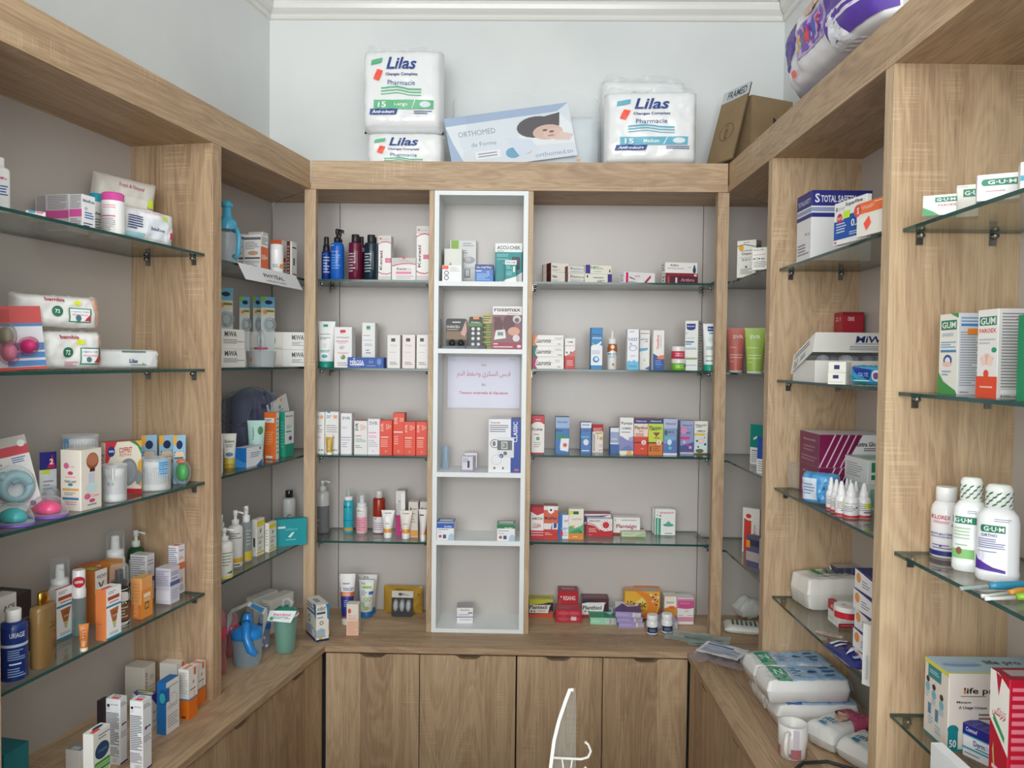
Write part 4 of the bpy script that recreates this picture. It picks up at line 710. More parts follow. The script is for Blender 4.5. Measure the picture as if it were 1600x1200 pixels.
LETTERS = [('V', 'CLASSIC'), ('V', 'COTON'), ('V', 'FOVO'), ('V', 'FOVOVIT'), ('V', 'Gyno'), ('V', 'Kerati'), ('V', 'Liss'), ('V', 'SVR'), ('V', 'Vaseline'), ('V', 'ok'), ('b', '+'), ('b', '0,5%'), ('b', '0.5'), ('b', '100'), ('b', '10x10'), ('b', '128'), ('b', '2'), ('b', '21'), ('b', '30'), ('b', '300ml'), ('b', '50'), ('b', '50+'), ('b', '72'), ('b', '88'), ('b', 'A'), ('b', 'A Usage Unique'), ('b', 'ACCU-CHEK'), ('b', 'ACE'), ('b', 'ANTI-BACTERIEN'), ('b', 'APIX'), ('b', 'ARMOTON'), ('b', 'AVENT'), ('b', 'Arthro'), ('b', 'B12'), ('b', 'BEBE'), ('b', 'BOOST'), ('b', 'Baumes'), ('b', 'BebeRose'), ('b', 'Benovit'), ('b', 'Bio oil'), ('b', 'Boots'), ('b', 'C'), ('b', 'C,P'), ('b', 'COFFRET'), ('b', 'CRINONE'), ('b', 'CURA'), ('b', 'CYTOLACT'), ('b', 'DURACELL'), ('b', 'Derm'), ('b', 'Ducray'), ('b', 'Ecuma'), ('b', 'Eucerin'), ('b', 'Extra Gloves'), ('b', 'ExtraGl'), ('b', 'FOROXY'), ('b', 'GASTRO'), ('b', 'GEL'), ('b', 'GLTE'), ('b', 'GUM'), ('b', 'Glycerine'), ('b', 'G·U'), ('b', 'G·U·M'), ('b', 'HEC'), ('b', 'HYDRA'), ('b', 'Hem'), ('b', 'KLA'), ('b', 'KLOREX'), ('b', 'Kerati'), ('b', 'LAIT'), ('b', 'Lilas'), ('b', 'MAG'), ('b', 'MIROSA'), ('b', 'MULTI'), ('b', 'Masque'), ('b', 'MiWA'), ('b', 'MobiFlex'), ('b', 'Mustela'), ('b', 'N'), ('b', 'Natural'), ('b', 'Natural+'), ('b', 'Naturel'), ('b', 'Naturelax'), ('b', 'OLIGOVIT'), ('b', 'OM'), ('b', 'OMEGA'), ('b', 'OPTIFAM'), ('b', 'ORTHO'), ('b', 'Oc'), ('b', 'Ocare'), ('b', 'On-Call Plus'), ('b', 'PAROEX'), ('b', 'PLANTEXIL'), ('b', 'Philips'), ('b', 'Plantalgic'), ('b', 'Plantex'), ('b', 'Plantexil'), ('b', 'Planthiol'), ('b', 'Planthol'), ('b', 'Puressi'), ('b', 'RISANG'), ('b', 'S'), ('b', 'SAFETY'), ('b', 'SOLUTION BUCCALE'), ('b', 'SOMMEIL'), ('b', 'SPASVIT'), ('b', 'SUN'), ('b', 'SVR'), ('b', 'Solera'), ('b', 'Sun'), ('b', 'SuperFine'), ('b', 'TIRE LAIT'), ('b', 'TONUS'), ('b', 'TOTAL'), ('b', 'TOTALSAFETY'), ('b', 'TS'), ('b', 'Tensoval'), ('b', 'V'), ('b', 'VICHY'), ('b', 'VIT'), ('b', 'Vitonic'), ('b', 'ZINCOVIT'), ('b', 'baby'), ('b', 'bambini'), ('b', 'bambis'), ('b', 'bcombin'), ('b', 'bioderm'), ('b', 'brother'), ('b', 'cytolcentre'), ('b', 'ducray'), ('b', 'elite'), ('b', 'f'), ('b', 'life pro'), ('b', 'prodigieuse'), ('b', 'profort'), ('b', 'rossmax'), ('b', 'slip'), ('b', 'ﺲﻜﻟﺰﻧﺰﺗ'), ('i', 'Cosmed'), ('i', 'Lauromix'), ('t', '0.2'), ('t', '16'), ('t', '2en1'), ('t', '50'), ('t', '50+'), ('t', 'Active'), ('t', 'BebeRose'), ('t', 'Cetaphil'), ('t', 'Clina'), ('t', 'Coeur'), ('t', 'Cyt'), ('t', 'Cytolnat'), ('t', 'En ar'), ('t', 'FUSION'), ('t', 'Fresh & Natural'), ('t', 'GINGIDEX'), ('t', 'IMMUNO'), ('t', 'Le Coeur'), ('t', 'Lingettes bebe'), ('t', 'Liss'), ('t', 'OR'), ('t', 'Pommade'), ('t', 'REPAS'), ('t', 'ROSALGIN'), ('t', 'S.O.F.A.P'), ('t', 'SUN'), ('t', 'TYPE+'), ('t', 'URIAGE'), ('t', 'acide'), ('t', 'acne'), ('t', 'avene'), ('t', 'clina'), ('t', 'douceur'), ('t', 'huile'), ('t', 'liggy'), ('t', 'luxeol'), ('t', 'philips'), ('t', 'salicylee'), ('t', 'sun')]
make_texts(LETTERS + SPECIAL_LETTERS)
# ---------------------------------------------------------------- goods on the shelves
bottle('bottle', 'white baby shampoo bottle cut by the left picture edge, topmost shelf', 'bottle', (-0.8754, 1.2619, 1.8933), 0.606, (0.0354, 0.0909), kit('shampoo', 'fafafa~g', 'fafafa~g'), F='t .72 .62 .3 .05 m BebeRose;r .62 .6 .72 .64 e05a96;l .5 .3 .9 .5 4 b', ratio=0.6)
carton('soap_box', 'low white soap box with blue and pink print on the top left shelf', 'box', (-0.8559, 1.3219, 1.8933), 0.773, (0.0296, 0.05, 0.011), 'f6f6f4', R='e .3 .85 .2 .2 a;e .7 .85 .2 .2 e58aa8;t .5 .4 .6 .3 n BebeRose')
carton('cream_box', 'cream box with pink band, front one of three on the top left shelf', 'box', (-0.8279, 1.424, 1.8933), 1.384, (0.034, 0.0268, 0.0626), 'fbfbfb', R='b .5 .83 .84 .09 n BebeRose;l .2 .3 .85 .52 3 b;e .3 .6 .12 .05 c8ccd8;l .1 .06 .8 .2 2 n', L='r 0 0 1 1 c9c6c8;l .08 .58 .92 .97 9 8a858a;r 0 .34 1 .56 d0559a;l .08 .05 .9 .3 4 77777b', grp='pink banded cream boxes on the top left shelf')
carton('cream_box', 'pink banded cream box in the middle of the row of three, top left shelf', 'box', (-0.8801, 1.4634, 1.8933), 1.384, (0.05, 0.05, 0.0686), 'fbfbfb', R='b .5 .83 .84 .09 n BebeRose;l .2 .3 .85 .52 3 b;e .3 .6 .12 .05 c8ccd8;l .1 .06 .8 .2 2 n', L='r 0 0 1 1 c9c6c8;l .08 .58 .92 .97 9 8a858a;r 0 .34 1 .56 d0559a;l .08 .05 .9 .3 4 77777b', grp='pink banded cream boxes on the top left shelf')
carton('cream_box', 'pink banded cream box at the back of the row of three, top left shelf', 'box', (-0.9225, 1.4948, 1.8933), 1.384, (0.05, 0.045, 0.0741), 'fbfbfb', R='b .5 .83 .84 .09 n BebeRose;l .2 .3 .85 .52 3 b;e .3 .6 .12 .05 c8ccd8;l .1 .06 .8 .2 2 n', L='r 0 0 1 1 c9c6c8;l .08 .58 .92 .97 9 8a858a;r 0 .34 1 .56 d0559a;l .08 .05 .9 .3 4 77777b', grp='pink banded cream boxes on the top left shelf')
bottle('bottle', 'grey-white cosmetic can with teal cap half hidden behind the pink capped one', 'bottle', (-0.8687, 1.5404, 1.8933), 0.513, (0.0248, 0.0917), kit('round', 'e4e4e0', '1398b0~g'), F='b .5 .55 .8 .06 k BebeRose;l .1 .1 .9 .45 6 g')
bottle('bottle', 'white powder bottle with bright pink cap on the top left shelf', 'bottle', (-0.822, 1.5182, 1.8933), 0.496, (0.0422, 0.0881), kit('round', 'f2efee', 'e055a8~g'), F='l .1 .62 .8 .72 2 e8a0b8;r .0 .44 .6 .47 d0609a;l .05 .12 .6 .42 7 9a9a9a;r .6 .0 1 .8 ffffff')
pack('wet_wipe_pack', 'beige wet wipe pack standing tilted at the back of the top left shelf', 'pack', (-0.8837, 1.6479, 1.901), (0, 0.12, 0.7211), (0.1256, 0.05, 0.1433), 'd8d2c8', F='t .58 .86 .4 .06 b0306a Fresh & Natural;r .5 .2 .86 .7 e6e2da~g;b .68 .46 .24 .09 n BebeRose;r .9 .25 .98 .42 d23a72;s .86 .6 .95 .72 d8f03c', power=4.5, wr=0.004, seed=3)
pack('wet_wipe_pack', 'white wet wipe pack with light blue print at the front of the top left shelf', 'pack', (-0.8117, 1.6165, 1.8978), (0, 0.07, 1.0004), (0.1215, 0.05, 0.0703), 'f2f3f4', F='t .5 .88 .34 .06 e58ab0 Fresh & Natural;l .1 .3 .35 .72 6 1f2f7a;r .44 .12 .82 .72 e9edf2~g;b .63 .42 .26 .1 n BebeRose;r .88 .22 .95 .42 d23a72;s .7 .74 .8 .86 d8f03c;r .06 .08 .4 .22 a8dcea', power=4.5, wr=0.005, seed=5)
hangcard('blister_card', 'baby hairbrush and comb set on a blue card with red header, left picture edge', 'blister pack', (-0.8814, 1.3107, 1.6329), 0.861, (0.0978, 0.111), 'e9edf4', F='r 0 .72 1 1 d85a5a;r .1 .75 .5 .95 c24848;r 0 .68 1 .73 5a8cc8;r .4 .3 1 .42 5a90d0;r .4 .18 1 .27 5a90d0;r .4 .05 1 .14 5a90d0;r 0 0 1 .04 e0554a', bubble=[(0.4, 0.53, 0.16, 0.2, 0.03, 'd0ccc0~f', 'b0aa98'), (0.42, 0.28, 0.17, 0.2, 0.03, 'f0a8c0~f', 'f09ab8'), (0.72, 0.36, 0.15, 0.15, 0.04, 'f060a0~f', 'f04a98')], lean=-0.1, side=-0.06)
pack('wet_wipe_pack', 'lower wet wipe pack with green lid border, two high on the second left shelf', 'pack', (-0.8674, 1.4237, 1.6325), (0, 0, 0.948), (0.1284, 0.06, 0.0717), 'f3f2f0', F='b .5 .85 .28 .1 c03050 bambis;c .47 .45 .075 2a7a5a;b .47 .45 .07 .12 w 72;r .64 .14 .94 .58 2a8a66;r .655 .17 .925 .55 ffffff;t .79 .47 .24 .06 b Lingettes bebe;t .79 .38 .22 .05 r douceur;c .76 .27 .04 5a8a98;p d04050 .84 .19 .92 .19 .92 .4;l .42 .08 .6 .22 3 d08090;p eec2ae 1 .02 1 .95 .93 .8 .96 .4 .92 .1;s .58 .66 .68 .78 e8f030', power=4.5, wr=0.005, seed=7)
pack('wet_wipe_pack', 'upper wet wipe pack with green lid border, two high on the second left shelf', 'pack', (-0.8712, 1.4038, 1.71), (0, 0, 0.948), (0.1495, 0.06, 0.0587), 'f3f2f0', F='b .43 .86 .24 .11 c03050 bambis;c .45 .5 .065 2a7a5a;b .45 .5 .06 .12 w 72;r .58 .18 .86 .62 2a8a66;r .595 .21 .845 .59 ffffff;t .72 .51 .23 .06 b Lingettes bebe;t .72 .42 .21 .05 r douceur;c .7 .31 .04 5a8a98;p d04050 .77 .23 .85 .23 .85 .44;p eec2ae .98 .02 .99 .97 .86 .97 .9 .6 .93 .2;c .93 .7 .045 e8b49c;s .64 .72 .72 .84 e8f030', power=4.5, wr=0.005, seed=9)
pack('wet_wipe_pack', 'white wet wipe pack lying flat with small blue lettering, second left shelf', 'pack', (-0.8377, 1.5734, 1.6325), (0, 0, 1.0702), (0.1483, 0.075, 0.0401), 'eef0f0', F='b .52 .42 .13 .2 n Lilas;l .48 .18 .74 .26 1 2a8a66;r .36 .86 .72 .93 5a8a7a;c .67 .25 .02 9ab88a', wr=0.002, seed=11)
hangcard('blister_card', 'elephant teething ring on a white and red hang card, third left shelf', 'blister pack', (-0.8879, 1.3303, 1.3749), 0.896, (0.0777, 0.1399), 'f4f4f6', F='r 0 .82 1 1 c8c4c0;r .0 .76 1 .88 d84a58;c .12 .86 .08 f4f4f4;c .88 .9 .08 f4f4f4;b .26 .68 .3 .04 8a2a6a bambini;l .62 .66 .9 .74 3 5a70b0;p d84a58 0 0 1 0 1 .12 .6 .03;c .82 .12 .06 4a4a8a;s .1 .24 .2 .38 f09030', bubble=[(0.52, 0.4, 0.44, 0.26, 0.02, 'e8f0f2~f', None)], lean=-0.16, side=-0.17)
teether(bpy.data.objects['blister_card.001'])
hangcard('blister_card', 'navy tagged teat pack with clear blister behind the teething ring card', 'blister pack', (-0.892, 1.4168, 1.3749), 0.948, (0.0298, 0.1035), 'e6eaf0', F='r 0 .68 1 1 2a2a80;p c03058 .45 .7 .95 .7 .75 .95;b .7 .82 .22 .1 w 2;r .1 .6 .6 .68 d8e84a;l .2 .3 .8 .5 3 aaaaaa', bubble=[(0.55, 0.2, 0.45, 0.2, 0.03, 'e8eef2~f', 'd8dee2~f')])
carton('breast_pump_box', 'cream breast pump box with a brown balloon shaped bulb printed on it', 'box', (-0.8266, 1.413, 1.3743), 1.384, (0.053, 0.0436, 0.1117), 'f0e9dc', R='c .55 .8 .29 a0543c;e .55 .82 .26 .1 c07a5c;r .42 .62 .66 .68 4a2a22;r .36 .42 .64 .6 d4d4ea;e .5 .36 .28 .08 d0e6ea;e .3 .22 .15 .05 e06a9a;t .68 .22 .36 .05 e06a9a Coeur;e .52 .14 .14 .03 d8467a;l .3 .05 .8 .1 1 8a90a0', L='e .3 .74 .13 .05 e06a9a;t .55 .73 .3 .04 e06a9a Le Coeur;e .5 .62 .13 .03 d8467a;l .25 .54 .75 .57 1 e8a0b8;b .5 .48 .6 .035 k TIRE LAIT;e .5 .43 .12 .025 3a90c0;r .12 .33 .9 .37 e0b060;r .12 .18 .9 .22 4a88b0;l .2 .25 .85 .31 2 999999;l .2 .09 .8 .16 2 d8a0b0')
bottle('cotton_bud_drum', 'clear drum of cotton buds standing under another behind the breast pump box', 'tub', (-0.8808, 1.5028, 1.3743), 0.530, (0.064, 0.0669), kit('buds'), grp='cotton bud drums on the third left shelf')
bottle('cotton_bud_drum', 'clear drum of cotton buds stacked on another behind the breast pump box', 'tub', (-0.8808, 1.5028, 1.4418), 0.530, (0.0658, 0.0607), kit('buds'), F='L .03 .22 .97 .76 13 c4c6c8;r .0 .1 .2 .9 6aa0d0', grp='cotton bud drums on the third left shelf')
bottle('cotton_bud_drum', 'drum of cotton buds with barcode, right beside the breast pump box', 'tub', (-0.8067, 1.4911, 1.3743), 0.496, (0.0461, 0.0723), kit('buds'), F='L .03 .22 .97 .76 13 c4c6c8;k .28 .6 .5 .92;t .36 .5 .24 .07 k 0.2', grp='cotton bud drums on the third left shelf')
bottle('cotton_bud_drum', 'wide drum of cotton buds with a light blue label near the partition', 'tub', (-0.7913, 1.6266, 1.3743), 0.453, (0.0637, 0.0686), kit('buds'), F='L .03 .22 .97 .76 13 c4c6c8;r .6 .45 .9 .95 8abfe2;l .62 .5 .88 .9 6 3a78b0', grp='cotton bud drums on the third left shelf')
carton('toy_box', 'red and white baby meal set box with grey bowl picture', 'box', (-0.8363, 1.5681, 1.3743), 0.896, (0.0727, 0.035, 0.1094), 'efe7d6', R='p d03038 0 1 .32 1 .02 .55 0 .6;e .16 .83 .1 .1 2a3a90;b .17 .83 .14 .06 w baby;b .55 .84 .36 .1 c83a44 COFFRET;t .55 .75 .32 .06 d05a60 REPAS;p 2f9a5a .66 1 .82 1 1 .72 1 .85;p e8b040 .82 1 1 .86 1 1;e .62 .42 .26 .26 8c9298;e .62 .42 .2 .2 a0a6ac;p e8b040 .84 .2 1 .1 1 .66 .9 .6;e .9 .3 .1 .14 8c9298;r .02 .52 .24 .62 e0a840;p c82a3a 0 0 1 0 1 .07 .5 .12 0 .02', L='l .1 .3 .9 .8 6 c0a890', T='r 0 0 1 1 c8545a')
hangcard('soother_card', 'soother on a blue card, left one of three behind the cotton buds', 'soother', (-0.8392, 1.6966, 1.3749), 0.773, (0.033, 0.1083), '9cc4de', F='r 0 0 1 1 9cc4de;r 0 .8 .3 1 e8b04a;e .5 .8 .25 .09 1f2f5a;l .1 .5 .9 .68 3 4a5a70;p e8d0b0 .1 .55 .9 .55 .8 .66 .2 .66', bubble=[(0.6, 0.24, 0.62, 0.26, 0.035, 'dde6ea~f', 'b8c8d0'), (0.6, 0.46, 0.36, 0.05, 0.014, 'f07840', 'f07840')], grp='soother cards beside the left partition')
hangcard('soother_card', 'soother on a blue card, middle one of three behind the cotton buds', 'soother', (-0.8132, 1.7266, 1.3749), 0.773, (0.0337, 0.1057), '9cc4de', F='r 0 0 1 1 9cc4de;r 0 .8 .3 1 e8b04a;e .5 .8 .25 .09 1f2f5a;l .1 .5 .9 .68 3 4a5a70;p e8d0b0 .1 .55 .9 .55 .8 .66 .2 .66', bubble=[(0.6, 0.24, 0.62, 0.26, 0.035, 'dde6ea~f', 'a8c4cc'), (0.6, 0.46, 0.36, 0.05, 0.014, 'f07840', 'f07840')], grp='soother cards beside the left partition')
hangcard('soother_card', 'soother on a blue card, right one of three with green soother and orange tab', 'soother', (-0.7724, 1.6998, 1.3749), 0.773, (0.0274, 0.1089), '9cc4de', F='r 0 0 1 1 9cc4de;r 0 .8 .3 1 e8b04a;e .5 .8 .25 .09 1f2f5a;l .1 .5 .9 .68 3 4a5a70;p e8d0b0 .1 .55 .9 .55 .8 .66 .2 .66', bubble=[(0.6, 0.24, 0.62, 0.26, 0.035, 'dde6ea~f', '38b04a'), (0.6, 0.46, 0.36, 0.05, 0.014, 'f07840', 'f07840')], grp='soother cards beside the left partition')
soother('teal soother in a clear dome case at the left picture edge', (-0.8506, 1.2565, 1.3744), 'd8f0f0~f', '1fb0b4')
soother('pink soother in a clear dome case near the front of the third left shelf', (-0.8368, 1.3283, 1.3744), 'f4e4ec~f', 'f03a80')
teat('clear silicone teat lying beside the pink soother case', (-0.9026, 1.3668, 1.3744))
bottle('shampoo_bottle', 'navy shampoo bottle with white cap and white lettering, lower left', 'bottle', (-0.8519, 1.2574, 1.1183), 0.595, (0.0422, 0.1164), kit('shampoo', '1c3478~g', 'f2f2f0~g'), F='t .62 .66 .5 .07 e8eef4 URIAGE;r .08 .49 .98 .53 b8c8d8;l .3 .3 .9 .46 5 8aa0c8;r .35 .24 .75 .26 dde6f0;l .3 .06 .9 .2 4 8aa0c8')
bottle('oil_bottle', 'flat gold bottle with shiny gold cap on the lowest left shelf', 'bottle', (-0.8364, 1.3119, 1.1183), 1.594, (0.0509, 0.1289), [('bottle_body', '8c6e44~g', [(.46, 0), (.5, .03), (.5, .78), (.47, .825), (.28, .84)]), ('cap', 'c89a48~m', [(.24, .84), (.25, .845), (.25, .99), (.23, 1)])], F='t .72 .58 .4 .03 5a4020 huile;b .68 .52 .5 .035 5a4020 prodigieuse;t .72 .45 .2 .03 5a4020 OR;l .55 .18 .9 .34 4 6a5030;s .42 .88 .62 .95 f08030', ratio=0.55, power=3)
carton('carton', 'black carton at the back of the lowest left shelf, picture edge', 'box', (-0.9367, 1.3685, 1.1183), 1.384, (0.0329, 0.07, 0.1121), '2c2a2c', R='l .15 .4 .9 .6 3 6a686a')
carton('shampoo_box', 'white folded card box behind the navy shampoo bottle', 'box', (-0.9079, 1.3053, 1.1183), 1.384, (0.0406, 0.03, 0.1245), 'ecebe8', R='b .6 .82 .6 .08 55555a ACE')
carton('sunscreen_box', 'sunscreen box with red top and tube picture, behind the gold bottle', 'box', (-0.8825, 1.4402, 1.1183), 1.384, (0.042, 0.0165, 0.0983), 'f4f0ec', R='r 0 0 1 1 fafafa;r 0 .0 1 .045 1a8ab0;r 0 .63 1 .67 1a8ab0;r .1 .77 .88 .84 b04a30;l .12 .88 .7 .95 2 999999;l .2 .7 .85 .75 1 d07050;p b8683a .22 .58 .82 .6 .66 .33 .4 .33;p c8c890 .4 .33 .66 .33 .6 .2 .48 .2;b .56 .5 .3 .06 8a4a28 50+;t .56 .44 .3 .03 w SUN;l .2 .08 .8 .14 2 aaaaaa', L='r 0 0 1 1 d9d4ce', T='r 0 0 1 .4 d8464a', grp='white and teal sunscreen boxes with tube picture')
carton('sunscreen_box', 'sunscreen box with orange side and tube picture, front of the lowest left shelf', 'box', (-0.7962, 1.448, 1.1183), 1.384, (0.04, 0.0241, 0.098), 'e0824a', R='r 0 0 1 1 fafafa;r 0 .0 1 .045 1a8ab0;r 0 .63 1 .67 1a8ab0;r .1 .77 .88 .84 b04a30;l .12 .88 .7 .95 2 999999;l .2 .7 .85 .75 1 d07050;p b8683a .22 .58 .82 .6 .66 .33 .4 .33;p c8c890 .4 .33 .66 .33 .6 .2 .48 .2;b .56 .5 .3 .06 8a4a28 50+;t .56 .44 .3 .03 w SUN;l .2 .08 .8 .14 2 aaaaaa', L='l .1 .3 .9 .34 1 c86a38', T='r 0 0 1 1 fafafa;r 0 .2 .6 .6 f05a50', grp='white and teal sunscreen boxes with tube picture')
bottle('pump_bottle', 'white foam pump bottle with clear cap at the back, behind the gold bottle', 'bottle', (-0.8986, 1.4625, 1.1183), 0.551, (0.0362, 0.1465), kit('foam', 'f4f4f2~g', 'f4f4f2~g'), F='l .1 .3 .9 .5 4 l')
bottle('cosmetic_bottle', 'clear bottle with white cap and round red offer sticker, teal at the bottom', 'bottle', (-0.8596, 1.4593, 1.1183), 0.532, (0.0248, 0.1269), [('bottle_body', 'b0c0c2~v', [(.47, 0), (.5, .02), (.5, .58)]), ('coloured_base', '18907c~g', [(.44, .02), (.45, .03), (.45, .24)]), ('cap', 'f4f4f4~g', [(.5, .58), (.5, .7), (.46, .71), (.46, .98), (.42, 1)])])
badge(bpy.data.objects['cosmetic_bottle'], 'OFFRE')
carton('cream_box', 'orange and white cream box with a large black V', 'box', (-0.8838, 1.541, 1.1183), 1.384, (0.0334, 0.05, 0.1062), 'd07a3c', R='r 0 .55 1 1 f2efe8;b .55 .87 .84 .07 55504a VICHY;b .5 .7 .5 .14 4a4540 V;r .3 .0 .9 .2 e8e4e0;l .35 .02 .85 .18 3 555555', T='r 0 .3 1 1 d07a3c;r .2 .2 .7 .6 c8e030')
carton('carton', 'orange carton with a white front, behind the white capped offer bottle', 'box', (-0.9076, 1.5722, 1.1183), 1.384, (0.045, 0.0243, 0.1066), 'd2733a', R='r 0 .1 1 .95 f0ece4')
carton('carton', 'amber carton almost hidden behind the dark foam bottle', 'box', (-0.8789, 1.6074, 1.1183), 1.384, (0.0337, 0.035, 0.1062), 'd88a30', R='l .2 .3 .8 .6 4 f0d0a0')
bottle('pump_bottle', 'tall white foam bottle with clear overcap at the back, lowest left shelf', 'bottle', (-0.8893, 1.6465, 1.1183), 0.495, (0.0392, 0.1611), kit('foam', 'eceeee~g', 'fafafa~g'), F='l .2 .3 .8 .5 3 l')
bottle('pump_bottle', 'dark foam pump bottle with clear cap and brown label', 'bottle', (-0.812, 1.5172, 1.1183), 0.491, (0.0375, 0.1209), kit('foam', '2a2624~g', '1c1c1e~g'), F='r 0 .42 1 .62 f0eee8;r .1 .44 .6 .56 5a4a3a;b .5 .4 .7 .05 f0eee8 Sun;r 0 .1 1 .38 7a5236;l .1 .14 .9 .34 4 d8c8b0;r 0 0 1 .08 f0eee8')
tube('sample_tube', 'small orange tube standing on its cap at the front edge', 'tube', (-0.8048, 1.3808, 1.1183), 0.528, (0.0166, 0.018, 0.0489), 'd07c38', 'e8dcc8', F='v .45 .55 .4 .5 7a4018 sun;l .2 .2 .8 .4 3 f0d0a0')
bottle('pump_bottle', 'green pump bottle with white label behind the grey striped box', 'bottle', (-0.8845, 1.7258, 1.1183), 0.474, (0.0362, 0.1441), kit('pump', '1e6a48~v', 'd8dcd4~g'), F='r .1 .2 .95 .56 f0f2ee;l .2 .3 .9 .5 4 l')
carton('cream_box', 'grey cream box with striped side and violet band, tall back one by the partition', 'box', (-0.8477, 1.6817, 1.1183), 1.384, (0.0281, 0.0411, 0.102), 'd9d8dc', R='l .15 .75 .85 .9 2 9999aa;r 0 .4 1 .5 5a5a90;l .15 .55 .85 .65 2 9999aa', L='l .06 .34 .94 .97 13 8a8a90;r .05 .04 .95 .28 d4d2d8', T='e .5 .6 .3 .2 c8d0a0')
carton('cream_box', 'peach and orange cream box with yellow green sticker on top', 'box', (-0.7923, 1.5693, 1.1183), 1.384, (0.035, 0.0244, 0.0839), 'efa868', R='r 0 .0 1 .7 f0963e;r .2 .5 .8 .6 ffe8c8;l .2 .4 .8 .48 2 ffe8c8;r .3 .2 .66 .38 6a6a40;r .36 .24 .6 .34 f0963e', L='r 0 0 1 .35 e88030;v .5 .2 .4 .28 f8d8b0 FUSION;l .1 .4 .9 .9 6 e89858', T='r .3 .3 .8 .7 b8d850')
carton('medicine_box', 'short lilac box with violet band by the left partition', 'box', (-0.7837, 1.6668, 1.1183), 1.384, (0.0343, 0.0361, 0.0779), 'd6d4e4', R='l .15 .78 .85 .9 2 8a88a8;r 0 .5 1 .62 55609a;l .15 .66 .85 .74 1 8a88a8;l .15 .1 .85 .4 4 b0aec4', L='r .04 .1 .96 .38 e6e4ee;l .06 .5 .94 .95 9 9a98b0', T='e .4 .5 .22 .22 d8e070')
carton('medicine_box', 'tall white box with orange band next to the left partition', 'box', (-0.7942, 1.7328, 1.1183), 1.384, (0.0267, 0.0251, 0.1105), 'ecebf2', R='l .2 .86 .8 .92 1 99a0b0;r 0 .5 1 .64 e87848;l .15 .7 .85 .78 2 d08a70;e .5 .28 .16 .05 f0a8a0;l .15 .05 .85 .18 3 a8a8b8', L='l .05 .3 .95 .97 16 8a88a0', T='r .2 .2 .7 .8 f06858')
carton('carton', 'teal carton at the lower left corner of the picture', 'box', (-0.9442, 1.3504, 0.8683), 1.384, (0.055, 0.078, 0.0845), '0c7a86')
spray_toy((-0.7713, 1.2528, 0.8684))
carton('cream_box', 'small grey topped cream box cut by the bottom picture edge, far left', 'box', (-0.8497, 1.4354, 0.8683), 1.384, (0.0253, 0.0338, 0.0413), 'd8d6d2', R='r 0 0 1 1 f0efec;v .3 .5 .12 .6 d avene;l .5 .3 .9 .8 5 l', T='r 0 0 1 1 8a8e8c;r .1 .2 .5 .7 c8ccca')
carton('cleanser_box', 'white and green cleanser box with navy oval and red sticker on top', 'box', (-0.7737, 1.3662, 0.8683), 1.384, (0.0444, 0.0214, 0.1115), 'f0f0ea', R='e .52 .66 .4 .14 14406a;t .52 .66 .5 .05 7ab0d8 Cetaphil;r .1 .34 .95 .5 3a9a3a;l .15 .38 .9 .46 2 d8f0c8;r .1 .28 .9 .33 b8d890;l .1 .06 .8 .24 3 l;l .3 .85 .95 .95 2 999999', T='e .6 .6 .3 .2 1a4a70;r .1 .1 .5 .5 f05040')
carton('medicine_box', 'tall white box covered in small black text, back one of two on the left worktop', 'box', (-0.7882, 1.4612, 0.8683), 1.384, (0.0207, 0.0316, 0.1276), 'f2f3f6', R='l .1 .88 .9 .95 3 8a8a9a;c .35 .6 .12 2a2a60;l .3 .58 .95 .63 1 4a4a7a;l .1 .4 .9 .5 3 aaaaba;r .0 .0 1 .025 2a2a70', L='c .2 .9 .1 2a2a50;t .62 .92 .5 .025 k acide;o .2 .85 .08 .02 8888a0;l .06 .3 .94 .8 20 55555f;l .06 .12 .94 .27 7 77777f;k .4 .03 .95 .1', T='r .15 .2 .45 .7 ff5040;l .5 .2 .9 .8 3 8080a0', grp='tall white text covered boxes on the left worktop')
carton('medicine_box', 'tall white box covered in small black text, front one of two on the left worktop', 'box', (-0.7298, 1.4397, 0.8683), 1.384, (0.0264, 0.0285, 0.136), 'f2f3f6', R='l .1 .88 .9 .95 3 8a8a9a;c .35 .6 .12 2a2a60;l .3 .58 .95 .63 1 4a4a7a;l .1 .4 .9 .5 3 aaaaba;r .0 .0 1 .025 2a2a70', L='c .2 .9 .1 2a2a50;t .62 .92 .5 .025 k acide;o .2 .85 .08 .02 8888a0;l .06 .3 .94 .8 20 55555f;l .06 .12 .94 .27 7 77777f;k .4 .03 .95 .1', T='r .15 .2 .45 .7 ff5040;l .5 .2 .9 .8 3 8080a0', grp='tall white text covered boxes on the left worktop')
carton('carton', 'dark plum carton behind the tall white text covered boxes', 'box', (-0.8572, 1.5421, 0.8683), 1.384, (0.0219, 0.0181, 0.0858), '3c3038')
carton('medicine_box', 'white box with navy top and yellow green sticker, behind the front text covered box', 'box', (-0.8074, 1.6108, 0.8683), 1.384, (0.016, 0.0457, 0.071), 'f4f4f4', R='p 2a3c9a 0 1 1 1 1 .6 0 .88;r .2 .42 .8 .44 k;r .2 .16 .8 .18 k', L='r 0 0 1 1 f0f0f2;p 2a3c9a 0 1 1 1 1 .9 .4 .86', T='r 0 0 1 1 2a3c9a;r .4 .1 .8 .9 d8f03c;p f4f4f4 0 0 .5 0 0 .8')
carton('cream_box', 'beige round cornered cream box against the partition, left worktop', 'box', (-0.871, 1.7169, 0.8683), 1.384, (0.0393, 0.05, 0.0889), 'd8d3c8', R='v .2 .5 .12 .7 55504a avene;t .65 .68 .3 .12 8a857c 50;l .4 .2 .9 .5 3 b8b3a8')
